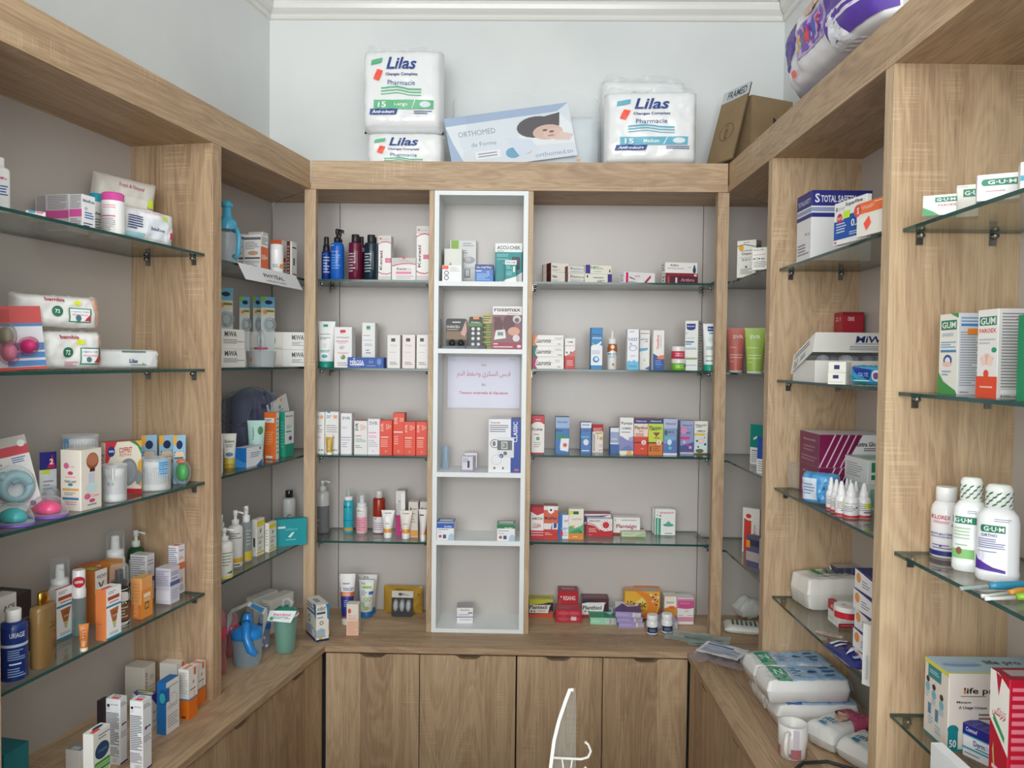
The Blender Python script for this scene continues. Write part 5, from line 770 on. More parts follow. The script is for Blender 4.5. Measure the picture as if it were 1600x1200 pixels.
carton('serum_box', 'blue and white serum box with a small window showing a teal bottle', 'box', (-0.7482, 1.5911, 0.8683), 1.384, (0.0435, 0.0226, 0.1102), '1f6fb4', R='r 0 0 1 1 f2f2f2;r 0 .62 .25 .9 1f6fb4;o .55 .62 .3 .03 b8c0d0;l .1 .86 .9 .92 1 l;l .1 .46 .9 .54 2 l;l .1 .1 .9 .36 5 l', L='r .4 .58 1 .86 155a98;e .62 .7 .3 .1 3ab0c0')
carton('sunscreen_box', 'orange and white sunscreen box, front of three by the left partition', 'box', (-0.7335, 1.6543, 0.8683), 1.384, (0.0304, 0.0256, 0.1099), 'ee7a1c', R='r 0 .38 1 .41 4a90b8;r 0 .41 1 1 f4f2ee;r .55 .84 .82 1 e87838;v .62 .5 .16 .22 e87838 50+;l .1 .56 .9 .6 1 k;e .5 .72 .1 .04 d8a080;r 0 0 1 .38 ee7a1c', L='r 0 .38 1 .41 4a90b8;r 0 .41 1 1 f2f0ea;l .1 .5 .9 .95 9 d8d4cc;r .3 .02 .7 .06 7a3a10', T='r 0 0 1 1 f4f2ee;r .1 .3 .9 .7 f0a080', grp='orange and white sunscreen boxes standing by the left partition')
carton('sunscreen_box', 'orange and white sunscreen box touching the left partition', 'box', (-0.7401, 1.7177, 0.8683), 1.384, (0.0299, 0.0219, 0.0952), 'ee7a1c', R='r 0 .38 1 .41 4a90b8;r 0 .41 1 1 f4f2ee;r .55 .84 .82 1 e87838;v .62 .5 .16 .22 e87838 50+;l .1 .56 .9 .6 1 k;e .5 .72 .1 .04 d8a080;r 0 0 1 .38 ee7a1c', L='r 0 .41 1 1 f2f0ea', T='r 0 0 1 1 f4f2ee;r .3 0 .7 1 f0a080', grp='orange and white sunscreen boxes standing by the left partition')
carton('sunscreen_box', 'white topped sunscreen box behind the other two by the left partition', 'box', (-0.8078, 1.7414, 0.8683), 1.384, (0.03, 0.045, 0.0868), 'f2f0ea', R='r 0 .38 1 .41 4a90b8;r 0 .41 1 1 f4f2ee;r .55 .84 .82 1 e87838;v .62 .5 .16 .22 e87838 50+;l .1 .56 .9 .6 1 k;e .5 .72 .1 .04 d8a080;r 0 0 1 .38 ee7a1c', L='r 0 .41 1 1 e8e6e0;r 0 0 1 .38 e87018', grp='orange and white sunscreen boxes standing by the left partition')
sippy('clear toddler cup with light blue handle on the top corner shelf', (-0.7614, 1.9471, 1.889), 'e4ecf2~v', '58b8dc', .062, .16, True)
carton('sunscreen_box', 'white and orange sunscreen box, front one on the top left corner shelf', 'box', (-0.7323, 2.0743, 1.8893), 1.384, (0.0392, 0.05, 0.0986), 'f2f1ee', R='r 0 0 1 .68 e87040;b .5 .4 .8 .14 f8e0d0 50+;l .1 .74 .9 .95 4 g', L='r 0 0 1 1 f2f1ee;r 0 .86 1 .93 77747a;l .08 .6 .92 .82 5 a0a0a4;e .55 .5 .3 .06 d8a890;r .05 .34 .95 .39 6a686e;l .08 .1 .92 .3 5 a0a0a4;r .6 .05 .95 .08 d04a40', grp='grey and orange sunscreen boxes on the top corner shelf')
carton('sunscreen_box', 'white sunscreen box left of the other one on the top left corner shelf', 'box', (-0.7832, 2.1039, 1.8893), 1.384, (0.05, 0.045, 0.1034), 'f2f1ee', L='r 0 0 1 1 f2f1ee;r 0 .86 1 .93 77747a;l .08 .6 .92 .82 5 a0a0a4;e .55 .5 .3 .06 d8a890;r .05 .34 .95 .39 6a686e;l .08 .1 .92 .3 5 a0a0a4;r .6 .05 .95 .08 d04a40', grp='grey and orange sunscreen boxes on the top corner shelf')
carton('medicine_box', 'white box with black print peeking out at the back, top left corner shelf', 'box', (-0.7815, 2.2316, 1.8893), 1.384, (0.0333, 0.045, 0.1321), 'f4f2f0', R='l .1 .8 .9 .9 2 k;r 0 .6 1 .75 e87040', grp='grey and orange sunscreen boxes on the top corner shelf')
carton('medicine_box', 'orange box with a white front behind the white tube bottle', 'box', (-0.727, 2.251, 1.8893), 1.384, (0.0352, 0.035, 0.1126), 'e86a3c', R='r 0 0 1 1 f4f2ee;l .15 .1 .85 .5 5 e0a090;r .3 .45 .7 .55 e05050')
bottle('lotion_bottle', 'plain white bottle with small orange dot at the top left corner shelf', 'bottle', (-0.6958, 2.1331, 1.8893), 0.315, (0.0365, 0.0846), kit('round', 'fafafa~g', 'fafafa~g'), F='l .2 .22 .8 .34 3 6aa0a0;s .72 .2 .95 .34 f09030')
carton('medicine_box', 'slim white box with a dark brown stripe beside the corner post', 'box', (-0.6789, 2.2142, 1.8893), 1.384, (0.0327, 0.0169, 0.1031), 'f4f2ee', R='l .15 .8 .85 .88 1 k;r .3 .35 .6 .55 6a6a6a;r .2 .06 .9 .12 8a8a50', L='r .1 0 .75 1 6a3a2c;l .2 .1 .6 .9 9 c8a090')
shelf_strip((-0.6865, 1.8585, 0), (-0.6321, 2.1469, 0), 1.8890)
hangcard('teat_card', 'blue topped teat card in the left corner bay, left one, half behind the partition', 'teat', (-0.7977, 2.0246, 1.6349), 0.773, (0.0424, 0.2079), 'e4ecec', F='r 0 .84 1 1 7cc0dc;r 0 .93 .3 1 8ac850;e .55 .92 .28 .03 1f3a5a;r 0 .72 1 .84 f0e4c8;c .3 .78 .16 e8a860;r .4 .78 .95 .81 7a8a50', bubble=[(0.55, 0.6, 0.4, 0.1, 0.03, 'dfe8ec~f', 'c4d0d4~f')], grp='baby bottle teat cards in the left corner bay')
hangcard('teat_card', 'blue topped teat card in the left corner bay, second from the left', 'teat', (-0.7935, 2.1546, 1.6349), 0.773, (0.0297, 0.1945), 'e4ecec', F='r 0 .84 1 1 7cc0dc;r 0 .93 .3 1 8ac850;e .55 .92 .28 .03 1f3a5a;r 0 .72 1 .84 f0e4c8;c .3 .78 .16 e8a860;r .4 .78 .95 .81 7a8a50', bubble=[(0.55, 0.6, 0.4, 0.1, 0.03, 'dfe8ec~f', 'c4d0d4~f')], grp='baby bottle teat cards in the left corner bay')
hangcard('teat_card', 'blue topped teat card in the left corner bay, third from the left', 'teat', (-0.7875, 2.2402, 1.6349), 0.773, (0.0254, 0.2016), 'e4ecec', F='r 0 .84 1 1 7cc0dc;r 0 .93 .3 1 8ac850;e .55 .92 .28 .03 1f3a5a;r 0 .72 1 .84 f0e4c8;c .3 .78 .16 e8a860;r .4 .78 .95 .81 7a8a50', bubble=[(0.55, 0.6, 0.4, 0.1, 0.03, 'dfe8ec~f', 'c4d0d4~f')], grp='baby bottle teat cards in the left corner bay')
hangcard('teat_card', 'blue topped teat card in the left corner bay, rightmost and nearest', 'teat', (-0.7437, 2.2027, 1.6349), 0.773, (0.0415, 0.199), 'e4ecec', F='r 0 .84 1 1 7cc0dc;r 0 .93 .3 1 8ac850;e .55 .92 .28 .03 1f3a5a;r 0 .72 1 .84 f0e4c8;c .3 .78 .16 e8a860;r .4 .78 .95 .81 7a8a50', bubble=[(0.55, 0.6, 0.4, 0.1, 0.03, 'dfe8ec~f', 'c4d0d4~f')], grp='baby bottle teat cards in the left corner bay')
carton('compress_box', 'white long carton, lower left of four in the corner bay', 'box', (-0.7597, 1.902, 1.6343), 1.384, (0.1103, 0.07, 0.0456), 'f2f0ea', R='b .4 .75 .5 .28 33333a MiWA;l .1 .25 .95 .5 3 8a8a8a', grp='white long cartons stacked two by two in the left corner bay')
carton('compress_box', 'white long carton, upper left of four in the corner bay', 'box', (-0.7635, 1.9091, 1.6805), 1.384, (0.107, 0.07, 0.0483), 'f2f0ea', R='b .4 .75 .5 .28 33333a MiWA;l .1 .25 .95 .5 3 8a8a8a', grp='white long cartons stacked two by two in the left corner bay')
carton('compress_box', 'white long carton with green circle, lower right of four in the corner bay', 'box', (-0.7292, 2.2568, 1.6343), 0.128, (0.17, 0.075, 0.0486), 'ece9e2', R='c .36 .5 .13 6ab040;e .34 .52 .06 .3 cfe8e8;r .62 0 1 1 f6f5f2;b .86 .7 .2 .3 33333a MiWA;l .76 .2 .96 .45 3 8a8a8a;r 0 0 .6 .12 d8d4cc', grp='white long cartons stacked two by two in the left corner bay')
carton('compress_box', 'white long carton with green circle, upper right of four in the corner bay', 'box', (-0.7292, 2.2567, 1.6835), 0.128, (0.17, 0.075, 0.0502), 'ece9e2', R='c .36 .5 .13 6ab040;e .34 .52 .06 .3 cfe8e8;r .62 0 1 1 f6f5f2;b .86 .7 .2 .3 33333a MiWA;l .76 .2 .96 .45 3 8a8a8a;r 0 0 .6 .12 d8d4cc', grp='white long cartons stacked two by two in the left corner bay')
clear_tub((-0.7046, 2.0322, 1.634))
backpack((-0.7719, 2.1613, 1.376), 1.210)
tube('tube', 'white tube with yellow cap and yellow lower part, third corner shelf', 'tube', (-0.756, 1.9483, 1.3763), 0.370, (0.0342, 0.03, 0.0876), 'f4f2ea', 'c8a838', F='b .5 .78 .7 .08 5a6a5a Solera;l .2 .6 .8 .7 2 8a9a8a;e .5 .4 .3 .06 5a80b0;r 0 .1 1 .3 e8d060')
carton('dressing_box', 'blue and white dressing box in front of the navy backpack', 'box', (-0.7211, 1.9887, 1.3763), 1.384, (0.0786, 0.0339, 0.0503), '1d72c0', R='r 0 0 1 1 eef3f8;l .25 .45 .85 .75 3 7a9ac0;p 2a70c0 .6 0 1 0 1 .3;c .85 .88 .05 2a50a0', L='r 0 .2 1 .25 5aa8e0;p 3a90d8 0 0 1 0 1 .2 0 .5', T='r 0 0 1 1 dfe6ee')
tube('tube', 'mint green tube with a dark green leaf printed on it', 'tube', (-0.727, 2.0623, 1.3763), 0.339, (0.0465, 0.03, 0.1127), 'b8e0d8', 'e8f0ee', F='v .3 .7 .14 .3 2a5a50 liggy;e .74 .76 .16 .1 3a7a40;b .6 .34 .5 .06 2a5a50 GEL;l .3 .16 .8 .28 2 5a9a8a')
carton('cream_box', 'orange cream box with a small white label, third corner shelf', 'box', (-0.7077, 2.1285, 1.3763), 1.384, (0.0157, 0.0367, 0.1308), 'f07838', R='r 0 0 1 1 d8e8dc;l .2 .1 .8 .9 9 7a9a8a', L='r .06 .78 .85 .88 f4f0ec;l .12 .8 .75 .86 2 8a8aa0;l .1 .3 .8 .6 6 f8a878;r .15 .02 .7 .07 f4f0ec')
carton('sunscreen_box', 'green and white sunscreen box beside the corner post', 'box', (-0.6862, 2.1952, 1.3763), 1.384, (0.0527, 0.0175, 0.1289), '2aa488', R='r 0 .28 1 1 f4f6f4;r 0 0 1 .28 2aa488;b .5 .9 .8 .04 k Boots;t .45 .66 .5 .08 4a9a8a 50+;r .1 .54 .7 .57 2aa488;e .6 .4 .18 .05 4a70a0', L='l .2 .2 .8 .8 9 5ac0a8')
bottle('lotion_bottle', 'white bottle half hidden behind the left partition, third corner shelf', 'bottle', (-0.7489, 1.8513, 1.3763), 0.384, (0.0281, 0.1145), kit('flip', 'f4f4f0~g', 'f4f4f0~g'), F='l .3 .2 .95 .6 6 d8d0a0')
bottle('pump_bottle', 'white pump bottle at the back, mostly hidden by the left partition', 'bottle', (-0.7875, 1.9705, 1.1233), 0.380, (0.0293, 0.1271), kit('pumpstraight', 'eef0ee~g', 'f4f4f4~g'))
bottle('pump_bottle', 'white rounded pump bottle with yellow base in front, lowest corner shelf', 'bottle', (-0.7283, 1.8427, 1.1233), 0.376, (0.0432, 0.1213), kit('pump', 'f0f0ea~g', 'f6f6f4~g'), F='l .4 .25 .95 .55 5 a0a890;r 0 .02 1 .06 e8d040;p 2a7a3a .6 .12 .95 .16 .9 .1')
bottle('pump_bottle', 'tall white pump bottle with yellow band at its foot, lowest corner shelf', 'bottle', (-0.7412, 1.9493, 1.1233), 0.363, (0.0379, 0.1432), kit('pump', 'f2f2f0~g', 'f6f6f4~g'), F='l .1 .5 .9 .62 3 8a8a86;p 4a7a4a .1 .38 .4 .3 .3 .26;r 0 .08 1 .16 f0b428;l .2 .02 .9 .06 1 k')
bottle('pump_bottle', 'tall clear bottle with white pump, lowest corner shelf', 'bottle', (-0.7291, 1.9928, 1.1233), 0.351, (0.0303, 0.1461), kit('pumpstraight', 'c4ccce~v', 'f6f6f4~g'), F='r .4 .03 .98 .2 d8c040;l .5 .3 .9 .6 5 a8b0b0')
carton('medicine_box', 'taller yellow and white box next to the clear pump bottle', 'box', (-0.7218, 2.0631, 1.1233), 1.384, (0.0407, 0.0147, 0.0987), 'f4f2ea', R='r 0 .8 1 .94 f0dc28;r 0 .05 1 .1 e8d028;b .5 .66 .24 .12 3a4a3a f;t .5 .48 .66 .07 6a7a6a Clina;l .2 .3 .8 .4 2 5a6a5a;l .2 .13 .6 .24 2 aaaaaa', L='r .3 .25 .7 .5 55555a', T='r 0 0 1 1 f4f2ea', grp='yellow and white boxes on the lowest corner shelf')
carton('carton', 'shorter yellow and white box next to the teal carton', 'box', (-0.7019, 2.1065, 1.1233), 1.384, (0.0409, 0.0124, 0.0805), 'f4f2ea', R='r 0 .8 1 .94 f0dc28;r 0 .05 1 .1 e8d028;b .5 .66 .24 .12 3a4a3a f;t .5 .48 .66 .07 6a7a6a Clina;l .2 .3 .8 .4 2 5a6a5a;l .2 .13 .6 .24 2 aaaaaa', L='l .2 .2 .8 .8 6 c8c8b0', grp='yellow and white boxes on the lowest corner shelf')
carton('carton', 'teal carton with white emblem next to the corner post', 'box', (-0.668, 2.1801, 1.1233), 0.424, (0.085, 0.03, 0.0766), '139aa4', R='t .5 .62 .4 .08 8adce0 clina;p dff4f4 .38 .34 .52 .5 .6 .5 .46 .3;r .05 .66 .3 .74 d8f0f0;l .3 .2 .7 .26 1 9adce0')
bottle('lotion_bottle', 'light grey bottle with black cap behind the teal carton', 'bottle', (-0.7198, 2.3297, 1.1233), 0.300, (0.0398, 0.1309), kit('shampoo', 'd4d4d2~g', '26262a~g'), F='b .5 .4 .3 .12 5a5a60 C;l .2 .2 .9 .3 2 7a7a80;r 0 0 1 .12 5a5a68')
carton('carton', 'white slim wrapped carton standing at the back of the left corner worktop', 'box', (-0.7647, 2.2222, 0.8683), 1.175, (0.1, 0.03, 0.0979), 'e0dfdb', L='l .1 .4 .9 .9 10 a0a0b0', grp='white wrapped cartons on the left corner worktop')
carton('carton', 'white slim wrapped carton standing in front of the other in the corner', 'box', (-0.7176, 2.2154, 0.8683), 1.175, (0.1, 0.035, 0.0963), 'e6e3dc', R='l .2 .3 .8 .6 4 d0d0c8', L='l .1 .3 .9 .9 10 9a9ab0', grp='white wrapped cartons on the left corner worktop')
bottle('baby_bottle', 'pink baby bottle on the left corner worktop', 'bottle', (-0.7732, 2.0025, 0.8683), 0.368, (0.0426, 0.1143), kit('baby', 'e8a0a4~v', 'e0506a~g', 'f4b8c0~v'))
bottle('baby_bottle', 'red tinted baby bottle peeking out behind the left partition', 'bottle', (-0.7532, 1.8829, 0.8683), 0.381, (0.0311, 0.1607), kit('baby', 'e09098~v', 'd04060~g', 'eca8b0~v'))
bottle('baby_bottle', 'baby bottle with teal cap at the back of the left corner worktop', 'bottle', (-0.7654, 2.0879, 0.8683), 0.351, (0.0316, 0.0861), kit('baby', 'c8e0e0~v', '2a8a8a~g', '4aa8a0~v'))
bottle('baby_bottle', 'blue baby bottle with printed body on the left corner worktop', 'bottle', (-0.7044, 2.062, 0.8683), 0.329, (0.0351, 0.0934), kit('baby', 'b8c8e4~v', '2468c0~g', 'b8d4f0~v'), F='c .3 .14 .14 e8ecf4;c .7 .1 .12 e8ecf4;c .5 .34 .12 c8d0e8')
sippy('blue training cup with bent straw handle and card cover on the left corner worktop', (-0.7108, 1.9533, 0.8684), 'c8deec~v', '2a8ad8', .08, .135, False)
green_tumbler((-0.6389, 2.0385, 0.8684))
bottle('can', 'dark slim can peeking out behind the left partition at worktop level', 'bottle', (-0.7307, 1.8129, 0.8683), 0.383, (0.0148, 0.1841), kit('round', '2a3050~g', 'b03040~g'), F='r .5 .3 .95 .6 d8d8e0')
bottle('hair_spray_bottle', 'navy spray bottle with black head at the left end of the top back shelf', 'bottle', (-0.5899, 2.26, 1.8883), 0.000, (0.028, 0.1271), [('bottle_body', '16307c~g', [(.47, 0), (.5, .01), (.5, .64), (.46, .66), (.36, .67)]), ('collar', '1c1c20', [(.36, .67), (.38, .68), (.34, .80), (.26, .82)]), ('spray_head', '1c1c20', [(.26, .82), (.27, .83), (.26, .98), (.22, 1)])], F='r .06 .12 .1 .6 5a78b8;r .06 .58 .5 .6 5a78b8;l .3 .15 .9 .55 6 9ab0d8')
bottle('shampoo_bottle', 'bright blue bottle with black pump, front one on the top back shelf', 'bottle', (-0.5549, 2.25, 1.8883), 0.000, (0.0394, 0.149), kit('pump', '1a62c4~g', '1a1a1e', '1a1a1e'), F='r .06 .66 .34 .71 f0f0f0;t .4 .55 .5 .03 c8dcf4 luxeol;l .2 .2 .8 .5 6 6aa0e0')
bottle('shampoo_bottle', 'blue bottle with black pump standing behind the other blue bottle', 'bottle', (-0.5636, 2.32, 1.8883), 0.000, (0.0246, 0.1553), kit('pump', '1650a4~g', '1a1a1e', '1a1a1e'))
bottle('shampoo_bottle', 'maroon shampoo bottle with black cap, front one on the top back shelf', 'bottle', (-0.5021, 2.25, 1.8883), 0.000, (0.0386, 0.1329), [('bottle_body', '6a1838~g', [(.47, 0), (.5, .01), (.5, .79), (.48, .815), (.3, .825)]), ('cap', '222226', [(.28, .825), (.29, .83), (.29, .99), (.27, 1)])], F='r .72 .22 .74 .62 c8b8c0;l .05 .16 .62 .6 7 c8a8b4;t .35 .57 .5 .03 e0d0d8 luxeol')
bottle('shampoo_bottle', 'maroon shampoo bottle half hidden behind the front maroon one', 'bottle', (-0.495, 2.3, 1.8883), 0.000, (0.0231, 0.135), [('bottle_body', '641636~g', [(.47, 0), (.5, .01), (.5, .79), (.48, .815), (.3, .825)]), ('cap', '222226', [(.28, .825), (.29, .83), (.29, .99), (.27, 1)])], F='r .3 .2 .36 .62 a06078;r .55 .66 .95 .75 9aa0b0;V .5 .3 .2 .14 e0d0d8 ok')
bottle('shampoo_bottle', 'dark teal shampoo bottle with black cap, front one on the top back shelf', 'bottle', (-0.4555, 2.25, 1.8883), 0.000, (0.0391, 0.1323), [('bottle_body', '17303f~g', [(.47, 0), (.5, .01), (.5, .79), (.48, .815), (.3, .825)]), ('cap', '222226', [(.28, .825), (.29, .83), (.29, .99), (.27, 1)])], F='r .72 .22 .74 .62 c8b8c0;l .05 .16 .62 .6 7 a8b8c0;t .35 .57 .5 .03 e0d0d8 luxeol')
bottle('shampoo_bottle', 'dark teal shampoo bottle hidden behind the front dark teal one', 'bottle', (-0.462, 2.32, 1.8883), 0.000, (0.0292, 0.1365), [('bottle_body', '142a38~g', [(.47, 0), (.5, .01), (.5, .79), (.48, .815), (.3, .825)]), ('cap', '222226', [(.28, .825), (.29, .83), (.29, .99), (.27, 1)])])
carton('hair_care_box', 'shorter upright white box with pink swoosh lines, top back shelf', 'box', (-0.4163, 2.2725, 1.8883), 0.000, (0.0377, 0.045, 0.1314), 'f4f1ed', R='r 0 .86 1 1 d8d2cc;t .52 .92 .6 .03 8a8a90 Cytolnat;c .18 .93 .08 d04060;r 0 .02 1 .1 d8d4d0;p c03a5e 0 .8 .3 .845 .7 .85 1 .82 1 .84 .7 .87 .3 .865 0 .82;p c03a5e 0 .2 .3 .165 .7 .155 1 .185 1 .17 .7 .135 .3 .145 0 .18;V .22 .45 .2 .42 3a3a40 Kerati;V .28 .58 .12 .18 d0507a Liss;r .55 .4 1 .5 e06a90;t .78 .45 .2 .05 f8d0dc 16', grp='white and pink curled line hair care boxes')
carton('hair_care_box', 'low wide white jar box with pink swoosh, top back shelf', 'box', (-0.36, 2.29, 1.8883), 0.000, (0.071, 0.08, 0.067), 'f2eeea', R='r 0 .7 1 1 d4cec8;t .5 .88 .4 .08 8a8a90 Cytolnat;e .5 1 .07 .06 e0506a;p d05a80 .02 .62 .4 .72 .7 .76 1 .7 1 .74 .7 .8 .4 .76 .02 .68;b .42 .52 .4 .1 3a3a40 Kerati;t .7 .52 .2 .1 e080a0 Liss;r .18 .3 .82 .4 ee80aa;l .2 .08 .9 .24 2 l', grp='white and pink curled line hair care boxes')
carton('hair_care_box', 'tall white box with pink swoosh lines next to the white cabinet', 'box', (-0.3047, 2.2725, 1.8883), 0.000, (0.0369, 0.045, 0.16), 'f4f1ed', R='r 0 .86 1 1 d8d2cc;t .52 .92 .6 .03 8a8a90 Cytolnat;c .18 .93 .08 d04060;r 0 .02 1 .1 d8d4d0;p c03a5e 0 .79 .3 .835 .7 .85 1 .83 1 .85 .7 .87 .3 .855 0 .81;p c03a5e 0 .19 .3 .155 .7 .145 1 .165 1 .15 .7 .125 .3 .135 0 .17;V .24 .45 .22 .4 3a3a40 Kerati;V .3 .57 .12 .16 d0507a Liss;r .55 .4 1 .48 e06a90', grp='white and pink curled line hair care boxes')
tube('tube', 'white tube with teal cap at the left end of the second back shelf', 'tube', (-0.589, 2.2618, 1.6323), 0.000, (0.0534, 0.045, 0.1357), 'f3f4f2', '0a8f7c', F='r .34 .88 .6 .935 1aa09a;b .47 .72 .62 .035 6a7a80 cytolcentre;l .15 .6 .82 .66 2 8a9aa0;r .36 .42 .62 .52 e0e6e8;l .2 .32 .8 .38 2 2aa0a0;e .5 .24 .2 .04 3aa8b8;l .3 .14 .7 .18 1 l')
carton('carton', 'white carton with red logo and a small flower picture', 'box', (-0.5361, 2.27, 1.6323), 0.000, (0.0524, 0.05, 0.1189), 'f6f4f4', R='r .34 .86 .64 .93 d03040;l .36 .83 .62 .85 1 d03040;b .5 .74 .72 .035 3a4a5a CYTOLACT;r .1 .64 .8 .66 e06a80;r .2 .6 .7 .61 e06a80;o .45 .5 .12 .01 9999aa;l .32 .46 .58 .52 2 777788;l .2 .34 .8 .38 2 e06a90;e .5 .26 .14 .06 6a9a40;e .42 .29 .06 .03 d8d8c8;l .2 .04 .8 .14 2 b0a0b0', grp='white dermocosmetic cartons on the second back shelf')
carton('carton', 'tall slim white carton with green logo behind the blue toothpaste box', 'box', (-0.4725, 2.3225, 1.6323), 0.000, (0.04, 0.045, 0.1346), 'f3f2f0', R='r .34 .86 .64 .93 2a9a6a;l .36 .83 .62 .85 1 2a9a6a;l .1 .7 .9 .73 1 99a0a8;l .1 .6 .9 .62 1 55a088;l .2 .48 .8 .54 2 b0b4b8;l .3 .3 .7 .42 2 9999aa', grp='white dermocosmetic cartons on the second back shelf')
carton('toothpaste_box', 'blue toothpaste box lying on the second back shelf', 'box', (-0.466, 2.25, 1.6323), 0.000, (0.1061, 0.04, 0.0308), '1a50ac', R='b .26 .52 .38 .42 f0f4fa MIROSA;r .07 .24 .46 .34 f0f4fa;c .18 .86 .02 f0f4fa;l .14 .1 .36 .16 1 a8c0e0;o .65 .6 .06 .004 a8c0e0;l .6 .5 .7 .66 2 a8c0e0;l .52 .16 .78 .26 1 a8c0e0;e .87 .6 .06 .3 6a90cc;r .868 .1 .874 .6 a8c0e0')
carton('carton', 'left one of three short white cartons with grey logo', 'box', (-0.387, 2.265, 1.6323), 0.000, (0.038, 0.04, 0.0973), 'f3efec', R='r .3 .8 .62 .9 3a3a40;t .5 .68 .5 .06 8a8a88 Cyt;l .2 .46 .8 .5 1 d8c8c0;o .48 .34 .18 .01 c8c4c0;l .2 .1 .8 .2 2 8a8a88', grp='short white cartons on the second back shelf')
carton('carton', 'middle one of three short white cartons with grey logo', 'box', (-0.3431, 2.265, 1.6323), 0.000, (0.038, 0.04, 0.0982), 'f4e9e6', R='r .3 .8 .62 .9 3a3a40;t .5 .68 .5 .06 8a8a88 Cyt;l .2 .46 .8 .5 1 d8c8c0;o .48 .34 .18 .01 c8c4c0;l .2 .1 .8 .2 2 8a8a88', grp='short white cartons on the second back shelf')
carton('carton', 'right one of three short white cartons, against the cabinet side', 'box', (-0.3027, 2.265, 1.6323), 0.000, (0.035, 0.04, 0.0987), 'f3efec', R='r .3 .8 .62 .9 3a3a40;t .5 .68 .5 .06 8a8a88 Cyt;l .2 .46 .8 .5 1 d8c8c0;o .48 .34 .18 .01 c8c4c0;l .2 .1 .8 .2 2 8a8a88', grp='short white cartons on the second back shelf')
carton('sunscreen_box', 'white suncare box partly behind the corner post, third back shelf', 'box', (-0.6087, 2.27, 1.3773), 0.000, (0.0359, 0.04, 0.1233), 'f1f0ee', R='r .62 .84 .9 .92 f0b088;l .1 .84 .55 .92 2 8a8a90;l .1 .5 .9 .7 4 b0b0b4;l .1 .36 .7 .42 1 e0a898;b .7 .09 .4 .04 2a2a30 SUN', grp='white suncare boxes by the corner post')
carton('sunscreen_box', 'white suncare box with blue top tab behind the tiny yellow tube', 'box', (-0.5694, 2.27, 1.3773), 0.000, (0.0398, 0.04, 0.1243), 'f1f0ee', R='r .62 .84 .9 .92 f0b088;l .1 .84 .55 .92 2 8a8a90;l .1 .5 .9 .7 4 b0b0b4;l .1 .36 .7 .42 1 e0a898;b .7 .09 .4 .04 2a2a30 SUN;e .28 1 .14 .03 4a90c0', grp='white suncare boxes by the corner post')
tube('sample_tube', 'tiny yellow tube on its white cap in front of the white boxes', 'tube', (-0.5718, 2.2327, 1.3773), 0.000, (0.0213, 0.016, 0.0577), 'c8a030', 'f4f0e4', F='r 0 .9 1 1 f4ecd8;v .5 .5 .3 .5 f0e0a0 sun')
carton('medicine_box', 'slim tall white box with grey logo, third back shelf', 'box', (-0.5267, 2.2675, 1.3773), 0.000, (0.0331, 0.035, 0.1206), 'f4f3f6', R='b .5 .88 .72 .07 8a8a90 SVR;l .1 .62 .6 .68 2 c8c8d0;r .05 .4 .95 .415 8a8a90;r .05 .34 .9 .35 8a8a90;l .1 .16 .7 .3 3 c0c0c8')
carton('sunscreen_box', 'white suncream box with vertical logo and pale red number', 'box', (-0.4835, 2.2725, 1.3773), 0.000, (0.0393, 0.045, 0.0988), 'f2f1ee', R='V .2 .82 .22 .24 2a2a30 SVR;b .68 .8 .42 .18 f0a8a0 50+;l .1 .52 .8 .58 1 e07a78;l .1 .36 .9 .48 3 8ab8a0;l .1 .18 .6 .28 2 a0a0a4', T='r 0 0 1 1 e85848')
carton('cream_box', 'white cream box with horizontal grey logo and pink lines', 'box', (-0.4448, 2.2725, 1.3773), 0.000, (0.0363, 0.045, 0.1051), 'f6f3f6', R='b .48 .88 .7 .1 9a98a0 SVR;l .1 .58 .7 .64 1 f090b0;l .1 .46 .7 .54 2 f0a0c0;l .1 .2 .8 .42 4 c8c8cc;c .45 .1 .06 f0a8c0')
carton('sunscreen_box', 'short orange red suncream box, first from the left', 'box', (-0.4081, 2.265, 1.3773), 0.000, (0.0372, 0.04, 0.101), 'ee4f38', R='V .2 .8 .22 .24 f8c8b8 SVR;b .7 .82 .42 .16 f8b8a4 50+;r .1 .5 .7 .53 f8e0d8;l .1 .22 .65 .46 4 f8b0a0;c .5 .1 .1 c89868', grp='orange red suncream boxes on the third back shelf')
carton('sunscreen_box', 'short orange red suncream box right of the tall one', 'box', (-0.338, 2.265, 1.3773), 0.000, (0.0347, 0.04, 0.0982), 'ee4f38', R='V .2 .8 .22 .24 f8c8b8 SVR;b .7 .82 .42 .16 f8b8a4 50+;r .1 .5 .7 .53 f8e0d8;l .1 .22 .65 .46 4 f8b0a0;c .5 .1 .1 c89868', grp='orange red suncream boxes on the third back shelf')
carton('sunscreen_box', 'short orange red suncream box against the cabinet side', 'box', (-0.3028, 2.265, 1.3773), 0.000, (0.0334, 0.04, 0.0987), 'ee4f38', R='V .2 .8 .22 .24 f8c8b8 SVR;b .7 .82 .42 .16 f8b8a4 50+;r .1 .5 .7 .53 f8e0d8;l .1 .22 .65 .46 4 f8b0a0;c .5 .1 .1 c89868', grp='orange red suncream boxes on the third back shelf')
carton('sunscreen_box', 'tall orange red suncream box on the third back shelf', 'box', (-0.371, 2.271, 1.3773), 0.000, (0.034, 0.042, 0.1231), 'ee4f38', R='V .24 .82 .3 .17 f8c8b8 SVR;b .74 .84 .36 .1 f8b8a4 50;r .05 .53 .85 .56 f8e0d8;l .1 .24 .65 .46 4 f8b0a0;c .5 .08 .13 c89868', grp='orange red suncream boxes on the third back shelf')
